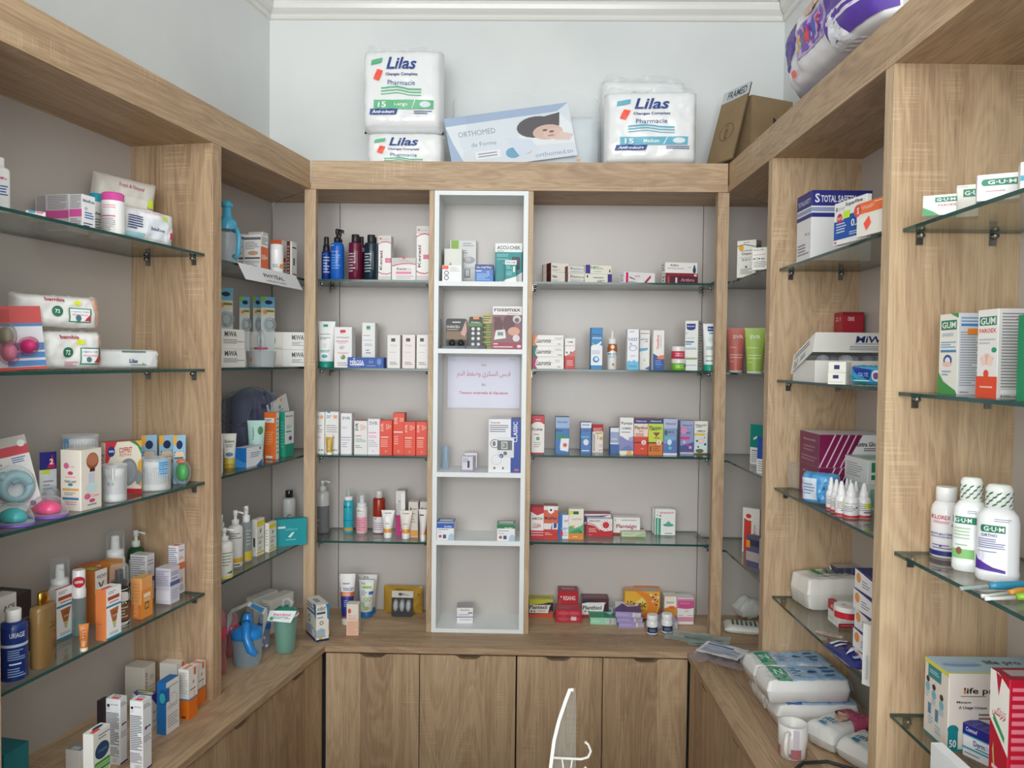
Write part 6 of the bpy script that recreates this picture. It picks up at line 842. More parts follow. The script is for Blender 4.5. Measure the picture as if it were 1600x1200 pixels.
bottle('pump_bottle', 'grey two tone pump bottle at the left end of the lowest back shelf', 'bottle', (-0.6176, 2.3299, 1.1263), 0.000, (0.0427, 0.1596), [('bottle_body', '7c7f82~g', [(.46, 0), (.5, .015), (.5, .52)]), ('upper_body', 'd0d0cd~g', [(.5, .52), (.5, .73), (.44, .785), (.24, .80)]), ('collar', 'dcdcda', [(.24, .80), (.26, .81), (.26, .88), (.1, .89), (.1, .93)]), ('pump_head', 'e6e6e4~g', [(.14, .93), (.17, .94), (.17, .98), (.12, 1)], (.62, .985, .07, .02, 70))], F='l .2 .1 .5 .3 2 9a9ca0')
bottle('spray_bottle', 'turquoise spray bottle with white head on the lowest back shelf', 'bottle', (-0.5385, 2.3374, 1.1263), 0.000, (0.0303, 0.1324), kit('spray', '2fb0c4~g', 'f4f4f4', 'd8e0e2~v'), F='b .55 .6 .6 .05 1a3a4a Ducray;c .2 .6 .08 1a3a4a;r 0 .28 1 .29 1a6a80;r .1 .05 .95 .12 c89a4a;o .75 .45 .15 .02 6ac8d4')
bottle('pump_bottle', 'white and pink foam bottle with clear cap on the lowest back shelf', 'bottle', (-0.4966, 2.3343, 1.1263), 0.000, (0.0343, 0.1231), kit('foam', 'efeae8~g', 'f4f4f4'), F='b .4 .56 .5 .04 2a2a30 ducray;r .0 .03 1 .4 f0a8b8;l .1 .06 .9 .36 5 d88098')
bottle('lotion_bottle', 'red and white lotion bottle with pale cap on the lowest back shelf', 'bottle', (-0.444, 2.3339, 1.1263), 0.000, (0.0373, 0.1292), [('bottle_body', 'f0ecee~g', [(.48, 0), (.5, .01), (.5, .40)]), ('red_band', '9c2f1e~g', [(.5, .40), (.5, .79), (.47, .825), (.28, .835)]), ('cap', 'd8d4d0~g', [(.27, .835), (.28, .84), (.28, .99), (.26, 1)])], F='p 2a2a30 .1 .385 .3 .34 .45 .385 .3 .36;l .1 .08 .8 .28 4 c0a8b4;r 0 0 1 .02 8a2030')
tube('tube', 'small white tube with amber band in front of the red and white bottle', 'tube', (-0.4059, 2.2776, 1.1263), 0.000, (0.0411, 0.03, 0.0813), 'f2f1ee', 'f4f3f0', F='b .52 .9 .5 .05 3a4a5a bcombin;r 0 .14 1 .34 f0a848;l .3 .5 .7 .56 1 9aa0a0;e .45 .68 .16 .1 ffffff', grp='small white tubes with an amber band', caph=0.2, capw=0.6)
tube('tube', 'small cream tube with amber band in front of the kraft box', 'tube', (-0.3512, 2.2706, 1.1263), 0.000, (0.0396, 0.03, 0.0822), 'ece4d8', 'f4f3f0', F='b .52 .9 .5 .05 3a4a5a bcombin;r 0 .14 1 .34 f0a848;l .3 .5 .7 .56 1 9aa0a0', grp='small white tubes with an amber band', caph=0.2, capw=0.6)
carton('medicine_box', 'silver box with magenta foot behind the small tubes', 'box', (-0.3726, 2.32, 1.1263), 0.000, (0.028, 0.04, 0.1355), 'c9c7c6', R='r 0 .72 1 1 dcdad8;b .4 .76 .3 .05 2a2a30 C;r .55 .4 1 .95 f2f0ee;r 0 0 1 .46 c02a78;l .5 .1 .95 .4 5 e8a0c8')
carton('cream_box', 'kraft grey box with amber foot behind the cream tube', 'box', (-0.3307, 2.3, 1.1263), 0.000, (0.0291, 0.04, 0.1067), 'dcd4ca', R='p 2a2a30 .12 .8 .3 .86 .3 .74;b .6 .8 .5 .05 4a4a50 bioderm;l .15 .4 .7 .7 4 b0a498;r 0 .02 1 .2 e0a050')
carton('medicine_box', 'grey box at the right end of the lowest back shelf behind a tube', 'box', (-0.298, 2.3, 1.1263), 0.000, (0.0265, 0.04, 0.1072), 'dcd6d0', R='p 2a2a30 .12 .8 .3 .86 .3 .74;b .6 .8 .5 .05 4a4a50 bioderm;l .15 .4 .7 .7 4 b0a498;r 0 .02 1 .2 e0a050')
tube('tube', 'white tube with orange stripe tucked behind the right partition, lowest back shelf', 'tube', (-0.2957, 2.2449, 1.1263), 0.000, (0.0285, 0.03, 0.0918), 'e8e4e2', 'f4f3f0', F='p f09040 .5 .05 1 .05 1 .5 .7 .2;r .1 .8 .6 .84 4a4a50', grp='small white tubes with an amber band', caph=0.2, capw=0.6)
carton('baby_bottle_box', 'baby bottle gift box with blue curves and navy foot at the worktop corner', 'box', (-0.583, 2.1523, 0.8683), 0.576, (0.0366, 0.0894, 0.1036), 'f0ece4', R='b .42 .88 .66 .1 3a4048 AVENT;t .35 .97 .4 .03 5a6068 philips;r .05 .74 .72 .8 3a5a7a;l .1 .62 .8 .68 1 7a8088;o .42 .5 .15 .05 2a2f3a;p 2a86b4 .74 1 1 1 1 .55 .86 .62 .84 .85;p a8bccc 0 .1 .75 .1 .75 .3 .4 .36 0 .3;e .85 .22 .16 .14 f2ead8;e .35 .09 .13 .05 e8b040;r 0 0 1 .06 1f3460', L='l .1 .8 .9 .95 2 5a6a80;r .1 .7 .9 .76 3a5a7a;p 2a7aa8 .7 1 1 1 1 .6 .85 .7;o .3 .5 .12 .04 3a4a5a;p a8b8c8 0 .1 1 .1 1 .3 .5 .36 0 .3;e .75 .2 .16 .1 f0e8d8;r 0 0 1 .08 1f3460', T='r .2 .3 .6 .7 9aa0a8')
tube('tube', 'white, orange and navy tube standing tilted behind the small peach box', 'tube', (-0.5248, 2.2661, 0.8683), 0.070, (0.0483, 0.045, 0.1472), '223a94', 'f0f0ee', F='r 0 .64 1 1 eceae8;l .2 .78 .7 .84 1 8a8a90;b .62 .7 .72 .07 28408c FOROXY;r 0 .56 1 .645 d86a38;l .2 .58 .8 .63 2 f4e0d0;l .3 .36 .8 .5 4 a8b4d8;r 0 .1 1 .17 d86a38', lean=-0.04, capw=0.66)
carton('oil_box', 'small peach and cream oil box standing in front of the navy tube', 'box', (-0.4856, 2.1785, 0.8683), 0.000, (0.0346, 0.03, 0.09), 'efe6da', R='e .25 .78 .13 .08 e05a40;b .5 .63 .6 .04 e08a70 Bio oil;l .15 .5 .9 .58 2 e0a090;r 0 0 1 .48 f0c8b0;l .1 .04 .9 .44 7 e8a890')
tube('tube', 'white tube with lime rings and blue cap, front one of the pair', 'tube', (-0.4805, 2.332, 0.8683), 0.000, (0.049, 0.042, 0.1123), 'e8e8e4', '1e78bc', F='b .3 .9 .26 .05 4a4a50 TS;r .25 .78 .85 .84 8ac030;r .7 .62 .98 .7 3a6ab0;l .2 .6 .6 .74 3 8a9ab0;o .55 .5 .13 .05 9ac848;o .8 .5 .12 .05 9ac848;o .32 .38 .12 .05 9ac848;o .45 .27 .12 .05 9ac848;o .68 .27 .1 .05 9ac848;l .3 .1 .8 .18 2 a0a8b0', grp='white tubes with lime rings and blue caps', caph=0.16, capw=0.78)
tube('tube', 'white tube with lime rings behind the other one of the pair', 'tube', (-0.4828, 2.3656, 0.8683), 0.000, (0.0593, 0.042, 0.1194), 'dededa', '1e78bc', F='b .4 .93 .3 .04 4a4a50 TS;l .2 .85 .9 .9 2 9a9a9a', grp='white tubes with lime rings and blue caps', caph=0.16, capw=0.78)
gold_bag((-0.3681, 2.328, 0.868))
carton('cream_box', 'open cream card box at the back left of the top white compartment', 'box', (-0.2166, 2.285, 1.8843), 0.000, (0.0527, 0.05, 0.1002), 'e4e4da', R='p 9a9a96 .1 .3 .35 .62 .42 .55 .2 .25')
carton('medicine_box', 'low white box with orange red sticker, left in the top white compartment', 'box', (-0.2148, 2.233, 1.8843), 0.000, (0.0568, 0.042, 0.0462), 'f6f6f6', R='s .02 .75 .32 .97 ff5a40;o .22 .52 .12 .04 5a5a60;o .22 .22 .12 .04 5a5a60;l .4 .6 .9 .9 4 c8c8c8')
carton('medicine_box', 'white box with a green square and grey hand pictures, behind the low white box', 'box', (-0.192, 2.3245, 1.8843), 0.000, (0.08, 0.025, 0.1323), 'dededc', R='r .06 .78 .34 1 8ab83a;l .5 .86 .98 .96 2 a0a0a4;l .5 .7 .7 .8 2 a0a0a4;e .74 .56 .22 .08 a8a8ac;e .68 .58 .12 .05 c8c4c4;r .5 .38 1 .39 a0a0a0;r .56 .16 .78 .36 8a8a90;r .6 .2 .74 .34 d8d8d8;l .5 .04 .9 .12 2 b0b0b4')
carton('test_strip_box', 'blue test strip box in the top white compartment', 'box', (-0.1224, 2.245, 1.8843), 0.000, (0.0534, 0.05, 0.0502), '3a7acc', R='r 0 .72 1 1 2a3f8c;b .48 .84 .8 .12 e8ecf4 On-Call Plus;r .05 .6 .35 .66 e8ecf4;p f0a0a8 .6 .62 .8 .62 .7 .48;l .1 .1 .8 .5 5 a8c8f0')
carton('glucose_meter_box', 'large teal and white glucose meter box in the top white compartment', 'box', (-0.0531, 2.28, 1.8843), 0.000, (0.079, 0.06, 0.1161), '0f8f92', R='r 0 .78 1 1 f4f4f2;b .5 .89 .86 .09 2a2a2e ACCU-CHEK;t .2 .81 .24 .05 4a4a4e Active;l .06 .66 .5 .74 2 8ad0d0;l .06 .58 .5 .62 1 8ad0d0;l .3 .48 .56 .52 1 8ad0d0;r .62 .34 .92 .66 20343c;r .68 .4 .86 .6 3a4a54;p f0f0ee 0 0 1 0 1 .28 .6 .1 0 .02;l .22 .03 .34 .08 2 k')
carton('test_strip_box', 'small teal and white strip box in front of the glucose meter box', 'box', (-0.0459, 2.227, 1.8843), 0.000, (0.033, 0.03, 0.062), '0f8f92', R='r 0 .8 1 1 f4f4f2;b .5 .9 .86 .09 2a2a2e ACCU-CHEK;l .1 .6 .6 .75 2 8ad0d0;r .7 .45 .86 .72 f0f0ee;l .1 .3 .6 .5 3 8ad0d0;p f0f0ee 0 0 1 0 1 .26 0 .1')
carton('medicine_box', 'dark slim battery pack against the left side of the white cabinet', 'box', (-0.2548, 2.265, 1.6913), 0.000, (0.0088, 0.01, 0.0874), '5a6068')
hangcard('battery_card', 'black and copper battery card in the second white compartment', 'blister pack', (-0.2057, 2.27, 1.6919), 0.000, (0.0617, 0.0888), '2e2c2e', F='r 0 .3 1 .58 8a6a4a;b .36 .73 .64 .08 e8e0d8 DURACELL;p d8a898 .7 .5 .95 .95 1 .6 .9 .4;r .3 .86 .7 .9 d8d0c8;l .05 .62 .6 .66 1 d8d0c8;r 0 0 1 .3 1f1d20;e .3 .18 .2 .14 2a2a2e;e .72 .18 .2 .14 2a2a2e', bubble=[(0.3, 0.18, 0.2, 0.14, 0.012, '404044~f', '303034'), (0.72, 0.18, 0.2, 0.14, 0.012, '404044~f', '303034')])
hangcard('battery_card', 'black button cell card with green stripe in the second white compartment', 'blister pack', (-0.1473, 2.245, 1.6919), 0.000, (0.0385, 0.0938), '2a3030', F='r .3 .92 .75 1 f09040;r 0 .7 1 .8 4a8a3a;b .5 .82 .7 .06 d8d8d0 Philips;c 0.3 0.14 .13 c8c8c8;c 0.3 0.14 .09 e8e8e6;c 0.3 0.32 .13 c8c8c8;c 0.3 0.32 .09 e8e8e6;c 0.3 0.48 .13 c8c8c8;c 0.3 0.48 .09 e8e8e6;c 0.3 0.62 .13 c8c8c8;c 0.3 0.62 .09 e8e8e6;c 0.72 0.14 .13 c8c8c8;c 0.72 0.14 .09 e8e8e6;c 0.72 0.32 .13 c8c8c8;c 0.72 0.32 .09 e8e8e6;c 0.72 0.48 .13 c8c8c8;c 0.72 0.48 .09 e8e8e6;c 0.72 0.62 .13 c8c8c8;c 0.72 0.62 .09 e8e8e6', lean=-0.06)
hangcard('battery_card', 'yellow green battery card behind the red monitor box', 'blister pack', (-0.1143, 2.275, 1.6919), 0.000, (0.031, 0.1055), 'b0a050', F='r 0 .72 1 1 c8b878;l .1 .76 .9 .95 3 6a6a40;r .05 0.08 .9 0.17 4a5a2a;r .4 0.10 .85 0.15 8a9a40;r .05 0.22 .9 0.31 4a5a2a;r .4 0.24 .85 0.29 8a9a40;r .05 0.36 .9 0.45 4a5a2a;r .4 0.38 .85 0.43 8a9a40;r .05 0.5 .9 0.59 4a5a2a;r .4 0.52 .85 0.57 8a9a40;r .05 0.62 .9 0.71 4a5a2a;r .4 0.64 .85 0.69 8a9a40')
carton('monitor_box', 'large white and plum blood pressure monitor box', 'box', (-0.0545, 2.265, 1.6913), 0.000, (0.0867, 0.07, 0.1243), 'eceaea', R='b .5 .915 .88 .07 5a2038 rossmax;l .5 .82 .95 .85 1 9a8088;r 0 .12 1 .8 8a5a60;e .2 .55 .15 .2 5a2a30;e .55 .6 .2 .2 5a3036;e .82 .7 .14 .09 d8d0d0;c .82 .68 .08 6a5a60;c .1 .72 .05 5a2a34;c .1 .6 .05 5a2a34;e .72 .42 .2 .1 d8a088;p e8e8e6 .06 .22 .46 .26 .42 .46 .12 .44;r .16 .3 .38 .42 c8d8d0;b .27 .36 .18 .08 4a4a4a 88;e .8 .26 .12 .08 d8d4d4;r 0 0 1 .16 9a3048;l .04 .03 .8 .08 1 f0e0e4;r .84 .04 .96 .1 f0d8dc;l .04 .1 .2 .15 1 f0e0e4')
carton('medicine_box', 'dark flat pack lying in front of the copper battery card', 'box', (-0.2074, 2.225, 1.6913), 0.000, (0.0706, 0.03, 0.008), '4a5258', R='l .1 .3 .9 .7 2 8a9298', grp='dark flat battery packs lying on the second white shelf')
carton('medicine_box', 'dark flat pack lying in front of the button cell card', 'box', (-0.1447, 2.221, 1.6913), 0.000, (0.061, 0.03, 0.009), '3a4046', R='l .1 .3 .9 .7 2 8a9298', grp='dark flat battery packs lying on the second white shelf')
notice(-0.2369, -0.0174, 2.3385, 1.5129, 1.6689)
thermometer_case((-0.2343, 2.2697, 1.3354))
carton('medicine_box', 'small lilac box behind the other in the third white compartment', 'box', (-0.1588, 2.275, 1.3353), 0.000, (0.0375, 0.03, 0.0489), 'dcdae4', R='l .1 .6 .6 .9 3 9a98b0;r .52 .25 .7 .72 3a3040;r 0 0 1 .12 b098c0', grp='small lilac boxes in the third white compartment')
carton('medicine_box', 'small lilac box in front of the other in the third white compartment', 'box', (-0.1627, 2.2418, 1.3353), -0.140, (0.0329, 0.045, 0.0432), 'dcdae4', R='l .1 .6 .6 .9 3 9a98b0;r .52 .25 .7 .72 3a3040;r 0 0 1 .12 b098c0', grp='small lilac boxes in the third white compartment')
carton('monitor_box', 'white and blue blood pressure monitor box with large vertical lettering', 'box', (-0.0586, 2.245, 1.3353), 0.000, (0.0925, 0.07, 0.1544), 'f0f0f2', R='r .7 0 1 1 2a4aa0;V .84 .76 .13 .38 e8ecf4 CLASSIC;b .2 .935 .3 .035 c03a4a Tensoval;l .04 .75 .62 .9 4 7a7a90;r .28 .28 .8 .66 e4e4e8;r .28 .42 .74 .6 6a6a70;r .4 .44 .6 .58 c8ccc8;b .5 .51 .14 .1 3a3a40 128;c .53 .36 .06 6a6a70;c .41 .31 .065 3a3a80;b .41 .31 .05 .03 w +;o .2 .54 .14 .02 5a5a60;e .18 .54 .05 .05 7a7a80;o .26 .24 .16 .01 c0c0c8;r .17 .06 .22 .1 5a5a60;r .44 .06 .49 .1 5a5a60;r .82 .03 .95 .07 d06a80;o .2 .08 .03 .01 6a6a70', T='r 0 0 .7 1 e8e8ec;r .7 0 1 1 2a4aa0')
carton('inhaler_box', 'white inhaler box with blue band, left in the fourth white compartment', 'box', (-0.226, 2.2303, 1.1373), 0.000, (0.0503, 0.055, 0.0517), 'f2f3f4', R='r 0 .68 1 .97 2a62b8;b .66 .78 .44 .1 f0f4f8 brother;l .08 .56 .66 .64 1 8a8ab0;l .08 .42 .4 .48 1 a8a8b0;c .2 .22 .09 c85a60;r .36 .1 .54 .32 3a5a90;p b8d0e0 .64 0 1 0 1 .3 .84 .4 .7 .28', T='r 0 0 1 1 3a6ab8;r .1 .2 .9 .8 dfe6f0', grp='blue or green topped inhaler boxes in the fourth white compartment')
carton('inhaler_box', 'white inhaler box with green band, right in the fourth white compartment', 'box', (-0.0509, 2.2289, 1.1373), 0.000, (0.0522, 0.05, 0.0491), 'f2f3f4', R='r 0 .74 1 .99 2a8050;b .66 .78 .44 .1 f0f4f8 brother;l .08 .56 .66 .64 1 8a8ab0;l .08 .42 .4 .48 1 a8a8b0;c .2 .22 .09 c85a60;r .36 .1 .54 .32 3a5a90;p b8d0e0 .64 0 1 0 1 .3 .84 .4 .7 .28', T='r 0 0 1 1 4a8a60;r .1 .2 .9 .8 e8ece8', grp='blue or green topped inhaler boxes in the fourth white compartment')
carton('cream_box', 'white cream jar box with navy line alone in the bottom white compartment', 'box', (-0.1718, 2.2715, 0.8803), 0.052, (0.0483, 0.05, 0.0461), 'f2f0f2', R='r 0 .38 1 .43 34488c;b .5 .86 .5 .08 3a3a44 Eucerin;l .1 .5 .9 .6 1 9a9aa8;l .2 .2 .9 .26 1 9a8a98;r .7 .62 .95 .72 8a8a98', T='r 0 0 1 1 a8a6a8')
carton('cream_box', 'maroon ended cream box, lower one of the left stack', 'box', (0.085, 2.2851, 1.8873), 0.419, (0.058, 0.0619, 0.0307), 'f0ebe0', R='b .2 .6 .26 .3 4a3038 Hem;l .05 .1 .5 .3 2 a8a0a0', L='r 0 0 .5 1 f4f0e8;r .5 0 1 1 5a1a28;r .04 0 .1 1 5a1a28', grp='small rectal cream boxes at the left end of the top right back shelf')
carton('cream_box', 'maroon ended cream box, upper one of the left stack', 'box', (0.0847, 2.2851, 1.9186), 0.419, (0.058, 0.062, 0.0261), 'f0ebe0', R='b .2 .6 .26 .3 4a3038 Hem;l .05 .1 .5 .3 2 a8a0a0', L='r 0 0 .5 1 f4f0e8;r .5 0 1 1 5a1a28;r .04 0 .1 1 5a1a28', grp='small rectal cream boxes at the left end of the top right back shelf')
carton('cream_box', 'maroon ended cream box, lower one of the second stack', 'box', (0.1408, 2.2851, 1.8873), 0.419, (0.07, 0.0565, 0.0271), 'f0ebe0', R='b .5 .7 .8 .3 8a88a0 Benovit;l .1 .1 .9 .4 3 a8a8c0', L='r 0 0 .5 1 f4f0e8;r .5 0 1 1 5a1a28;r .04 0 .1 1 5a1a28', grp='small rectal cream boxes at the left end of the top right back shelf')
carton('cream_box', 'maroon ended cream box, upper one of the second stack', 'box', (0.1404, 2.2851, 1.915), 0.419, (0.07, 0.0566, 0.0205), 'f0ebe0', R='b .5 .7 .8 .3 8a88a0 Benovit;l .1 .1 .9 .4 3 a8a8c0', L='r 0 0 .5 1 f4f0e8;r .5 0 1 1 5a1a28;r .04 0 .1 1 5a1a28', grp='small rectal cream boxes at the left end of the top right back shelf')
carton('cream_box', 'cream box with violet block at its right end, lower of two', 'box', (0.2065, 2.2755, 1.8873), 0.244, (0.0821, 0.032, 0.0278), 'f1eee0', R='r .84 0 1 1 4a4090;b .6 .2 .26 .3 3a7a40 HEC;l .3 .5 .7 .7 1 8a8a88;e .08 .7 .03 .16 4a5a4a', L='l .2 .2 .8 .8 3 9a9a90', grp='cream boxes with a violet block on the top right back shelf')
carton('cream_box', 'cream box with violet block at its left end, upper of two', 'box', (0.2066, 2.2753, 1.9157), 0.244, (0.0809, 0.032, 0.0247), 'f1eee0', R='r 0 0 .18 1 4a4090;b .36 .7 .3 .34 3a8a40 HEC;t .58 .64 .16 .2 4a5a4a Pommade;l .3 .2 .6 .3 1 8a8a88;e .92 .35 .03 .2 6a6a50', L='l .2 .2 .8 .8 2 b0b0a8', grp='cream boxes with a violet block on the top right back shelf')
carton('cream_box', 'white cream box with pink stripe, alone in the middle of the top right back shelf', 'box', (0.3254, 2.2786, 1.8873), 0.349, (0.1001, 0.035, 0.0335), 'f3f0f0', R='r .04 0 .12 .95 e0307a;b .42 .66 .16 .2 e0507a 0,5%;p 3a3040 .16 .6 .34 .4 .34 .34 .16 .5;p c03050 .6 .04 .84 .8 .86 .6 .7 .06;l .14 .1 .4 .2 2 6a4a58', L='l .3 .2 .7 .8 3 a0a0b0')
carton('cream_box', 'dark red cream box under the white one near the right post', 'box', (0.4497, 2.2746, 1.8873), 0.140, (0.0975, 0.036, 0.0315), '8f2434', R='r 0 0 1 .72 5a1f30;r .06 .0 .12 .7 c04a5a;r .3 0 .36 .6 d8d0e0;b .68 .4 .42 .3 c89aa4 Arthro;r .88 .74 .96 .94 e8d0d0', L='r 0 0 1 1 eceae8;l .2 .2 .8 .8 2 4a6a8a')
carton('cream_box', 'white cream box with a blue figure, stacked on the dark red one', 'box', (0.4484, 2.2746, 1.9194), 0.140, (0.0974, 0.036, 0.0305), 'f2efec', R='b .28 .74 .26 .24 7a2030 Arthro;l .06 .36 .6 .5 2 b09aa0;e .9 .6 .03 .2 2a5a80;e .9 .3 .05 .3 2a4a60;l .7 .5 .84 .6 1 a0a0a0', L='l .2 .2 .8 .9 3 3a5a8a')
carton('carton', 'white script lettered carton with magenta end, bottom of three', 'box', (0.0652, 2.265, 1.6358), 0.000, (0.0921, 0.05, 0.0345), 'f1eeea', R='p b02a5e 0 0 .16 0 .1 .3 .12 .7 .18 1 0 1;i .37 .5 .48 .42 2a2426 Lauromix;l .72 .55 .95 .8 2 b8b0b0;l .8 .12 .95 .24 1 4a4a50;c .66 .5 .02 d8d0d0', grp='flat white cartons with black script lettering')
carton('carton', 'white script lettered carton with teal end, middle of three', 'box', (0.0647, 2.265, 1.6709), 0.000, (0.092, 0.05, 0.0311), 'f1eeea', R='p 157a78 0 0 .16 0 .1 .3 .12 .7 .18 1 0 1;i .37 .5 .48 .42 2a2426 Lauromix;l .72 .55 .95 .8 2 b8b0b0;l .8 .12 .95 .24 1 4a4a50;c .66 .5 .02 d8d0d0', grp='flat white cartons with black script lettering')
carton('carton', 'white script lettered carton with orange end, top of three', 'box', (0.0643, 2.265, 1.7025), 0.000, (0.092, 0.05, 0.0314), 'f1eeea', R='p e08a58 0 0 .16 0 .1 .3 .12 .7 .18 1 0 1;i .37 .5 .48 .42 2a2426 Lauromix;l .72 .55 .95 .8 2 b8b0b0;l .8 .12 .95 .24 1 4a4a50;c .66 .5 .02 d8d0d0', grp='flat white cartons with black script lettering')
carton('syrup_box', 'red and white syrup box beside the script lettered cartons', 'box', (0.1286, 2.265, 1.6358), 0.000, (0.0299, 0.04, 0.0897), 'c83a34', R='r 0 .42 1 1 f2eeea;p d86a58 0 .42 1 .42 1 .62 .5 .5;b .5 .88 .5 .06 2a6a5a OM;b .5 .76 .8 .07 e07a68 profort;c .2 .54 .1 2a8a6a;c .6 .54 .1 3a5ab0;l .2 .1 .8 .3 3 f0b0a8')
carton('cream_box', 'blue and white cream box with a round drawing', 'box', (0.206, 2.2625, 1.6358), 0.000, (0.0331, 0.045, 0.1212), '1b84c4', R='r 0 .1 1 .54 eef2f4;e .5 .54 .5 .06 eef2f4;b .5 .84 .8 .05 1a3a6a Baumes;b .5 .75 .8 .04 e8f0f4 OPTIFAM;p e8f4f8 .5 .6 .9 .68 .94 .64 .6 .56;c .15 .62 .09 6ac060;c .45 .24 .28 1b84c4;c .48 .25 .16 d8ecf4;l .1 .36 .8 .46 3 b8b8cc', T='r 0 0 1 1 1a6aa0')
bottle('spray_bottle', 'white spray bottle with brown band on the second right back shelf', 'bottle', (0.2533, 2.26, 1.6358), 0.000, (0.0282, 0.1137), [('bottle_body', 'eef0ec~g', [(.46, 0), (.5, .02), (.5, .62), (.46, .66), (.4, .68)]), ('collar', 'f2f2f0', [(.4, .68), (.42, .69), (.42, .80), (.2, .81)]), ('spray_head', 'e4e4e2', [(.18, .81), (.2, .82), (.17, .97), (.14, 1)])], F='p b8602a 0 .44 .5 .5 1 .44 1 .66 0 .66;e .5 .58 .2 .05 f0e0d0;b .5 .4 .84 .04 3a6ab0 MULTI;l .1 .3 .8 .36 2 9ab0b8;c .55 .13 .14 e08a40')
carton('medicine_box', 'white box with a blue shield emblem and pale blue foot', 'box', (0.3115, 2.2575, 1.6358), 0.000, (0.0338, 0.035, 0.1179), 'f3f4f8', R='l .15 .92 .85 .96 1 9aa0c0;b .5 .77 .84 .03 3a3a90 LAIT;b .5 .73 .7 .03 5a5aa0 HYDRA;c .3 .64 .1 b0b0d8;e .5 .54 .38 .08 c8c8e4;e .5 .53 .24 .05 f3f4f8;l .3 .33 .7 .36 1 8a8ab0;p 6ac0e8 0 0 1 0 1 .22 .8 .2 .6 .25 .4 .2 .2 .23 0 .2;l .1 .06 .9 .12 2 3a80b0')
carton('medicine_box', 'grey white box with dark red top print between two boxes', 'box', (0.3507, 2.2925, 1.6358), 0.000, (0.0298, 0.035, 0.1168), 'e9e6e2', R='l .1 .9 .9 .94 1 a04a4a;b .45 .77 .8 .05 6a9ab8 APIX;l .5 .7 .8 .73 1 3a3a40;p 5aa8d0 0 .46 .8 .5 .8 .56 0 .54;p 3a6aa8 1 0 1 .1 .5 .03;e .5 .25 .05 .03 7ab070')
carton('ointment_box', 'white and blue ointment box with orange fish shape', 'box', (0.3869, 2.2625, 1.6358), 0.000, (0.0324, 0.035, 0.116), 'f2efec', R='p 1a4f9a 0 0 1 0 1 .28 .5 .34 0 .42;p f07a50 .3 .3 .6 .37 1 .38 .95 .28 .6 .27;V .4 .7 .26 .36 e06a50 Vaseline;v .68 .72 .14 .3 5a6a8a salicylee;l .2 .12 .8 .26 3 6a9ad8;o .5 .1 .14 .01 c8d8f0', T='r 0 0 1 1 d8d4d0')
bottle('cream_jar', 'small white jar with green label under the pink labelled jar', 'bottle', (0.4478, 2.26, 1.6358), 0.000, (0.0417, 0.0335), kit('jar', '78b838~g', 'e8e8e6~g'), F='l .2 .15 .8 .5 2 b8e080;c .9 .4 .1 2a3a80', grp='small cream jars')
bottle('cream_jar', 'small white jar with pink label on top of the green labelled jar', 'bottle', (0.4463, 2.26, 1.6699), 0.000, (0.039, 0.0357), kit('jar', 'd0405a~g', 'f0f0ee~g'), F='l .2 .15 .8 .5 2 f0a8b0', grp='small cream jars')
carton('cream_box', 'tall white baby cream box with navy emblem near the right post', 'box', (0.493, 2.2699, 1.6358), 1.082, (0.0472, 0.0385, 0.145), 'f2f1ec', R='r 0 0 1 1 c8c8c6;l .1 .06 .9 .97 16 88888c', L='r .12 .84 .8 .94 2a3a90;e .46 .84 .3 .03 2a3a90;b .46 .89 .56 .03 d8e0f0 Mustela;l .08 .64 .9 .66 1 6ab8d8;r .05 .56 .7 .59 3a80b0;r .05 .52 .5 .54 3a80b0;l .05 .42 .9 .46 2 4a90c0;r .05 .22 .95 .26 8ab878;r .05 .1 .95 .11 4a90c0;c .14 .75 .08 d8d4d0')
tube('tube', 'white tube with navy emblem and green cap half hidden by the right post', 'tube', (0.5386, 2.262, 1.6358), 0.000, (0.0421, 0.035, 0.1375), 'f0f2f0', '10a080', F='r .3 .84 .9 .94 2a3a90;b .6 .89 .5 .035 d8e0f0 Mustela;r .4 .78 .8 .81 5ab8c0;e .5 .66 .25 .05 d0e8e0;l .15 .44 .9 .52 2 7a9ab0;r .1 .3 .95 .32 8ab878;r .1 .2 .8 .22 3aa0b0')
carton('shampoo_box', 'red and white shampoo box at the left end of the third right back shelf', 'box', (0.0384, 2.2725, 1.3863), 0.000, (0.0376, 0.045, 0.1114), 'c22c40', R='r 0 .03 1 .78 ece8e4;e .5 .72 .5 .12 ece8e4;b .45 .65 .8 .08 2a2428 Ecuma;l .2 .48 .8 .54 1 d07080;e .5 .4 .14 .05 4aa060;l .2 .16 .8 .32 3 b0a8a8;l .3 .88 .7 .92 1 f0b0b8')
carton('medicine_box', 'blue box with a white head and red spot picture', 'box', (0.1105, 2.275, 1.3863), 0.000, (0.0403, 0.04, 0.1081), '3a74b4', R='r 0 .7 1 1 9ab4d8;b .5 .87 .76 .06 5a5a9a Naturelax;r 0 .42 .8 .52 1a8a60;l .05 .6 .5 .66 1 2a3a60;p e8eef4 .3 .1 .95 .06 1 .42 .4 .42;c .7 .24 .16 e07a68;c .7 .24 .1 d85040;p 3a74b4 0 .05 .36 .1 .3 .3 0 .4', T='r 0 0 1 1 4a4a50')
carton('vitamin_box', 'blue box with white capsule picture behind the vitamin box', 'box', (0.1817, 2.295, 1.3863), 0.000, (0.0315, 0.04, 0.0917), '4a7ab8', R='r 0 .82 1 1 dfe4ec;r .1 .9 .8 .94 8a9ac0;l .2 .7 .8 .76 1 3a4a80;r .0 .5 .8 .56 5ab0c8;e .5 .36 .25 .1 dce8f0;l .1 .05 .8 .12 1 d8e8f8')
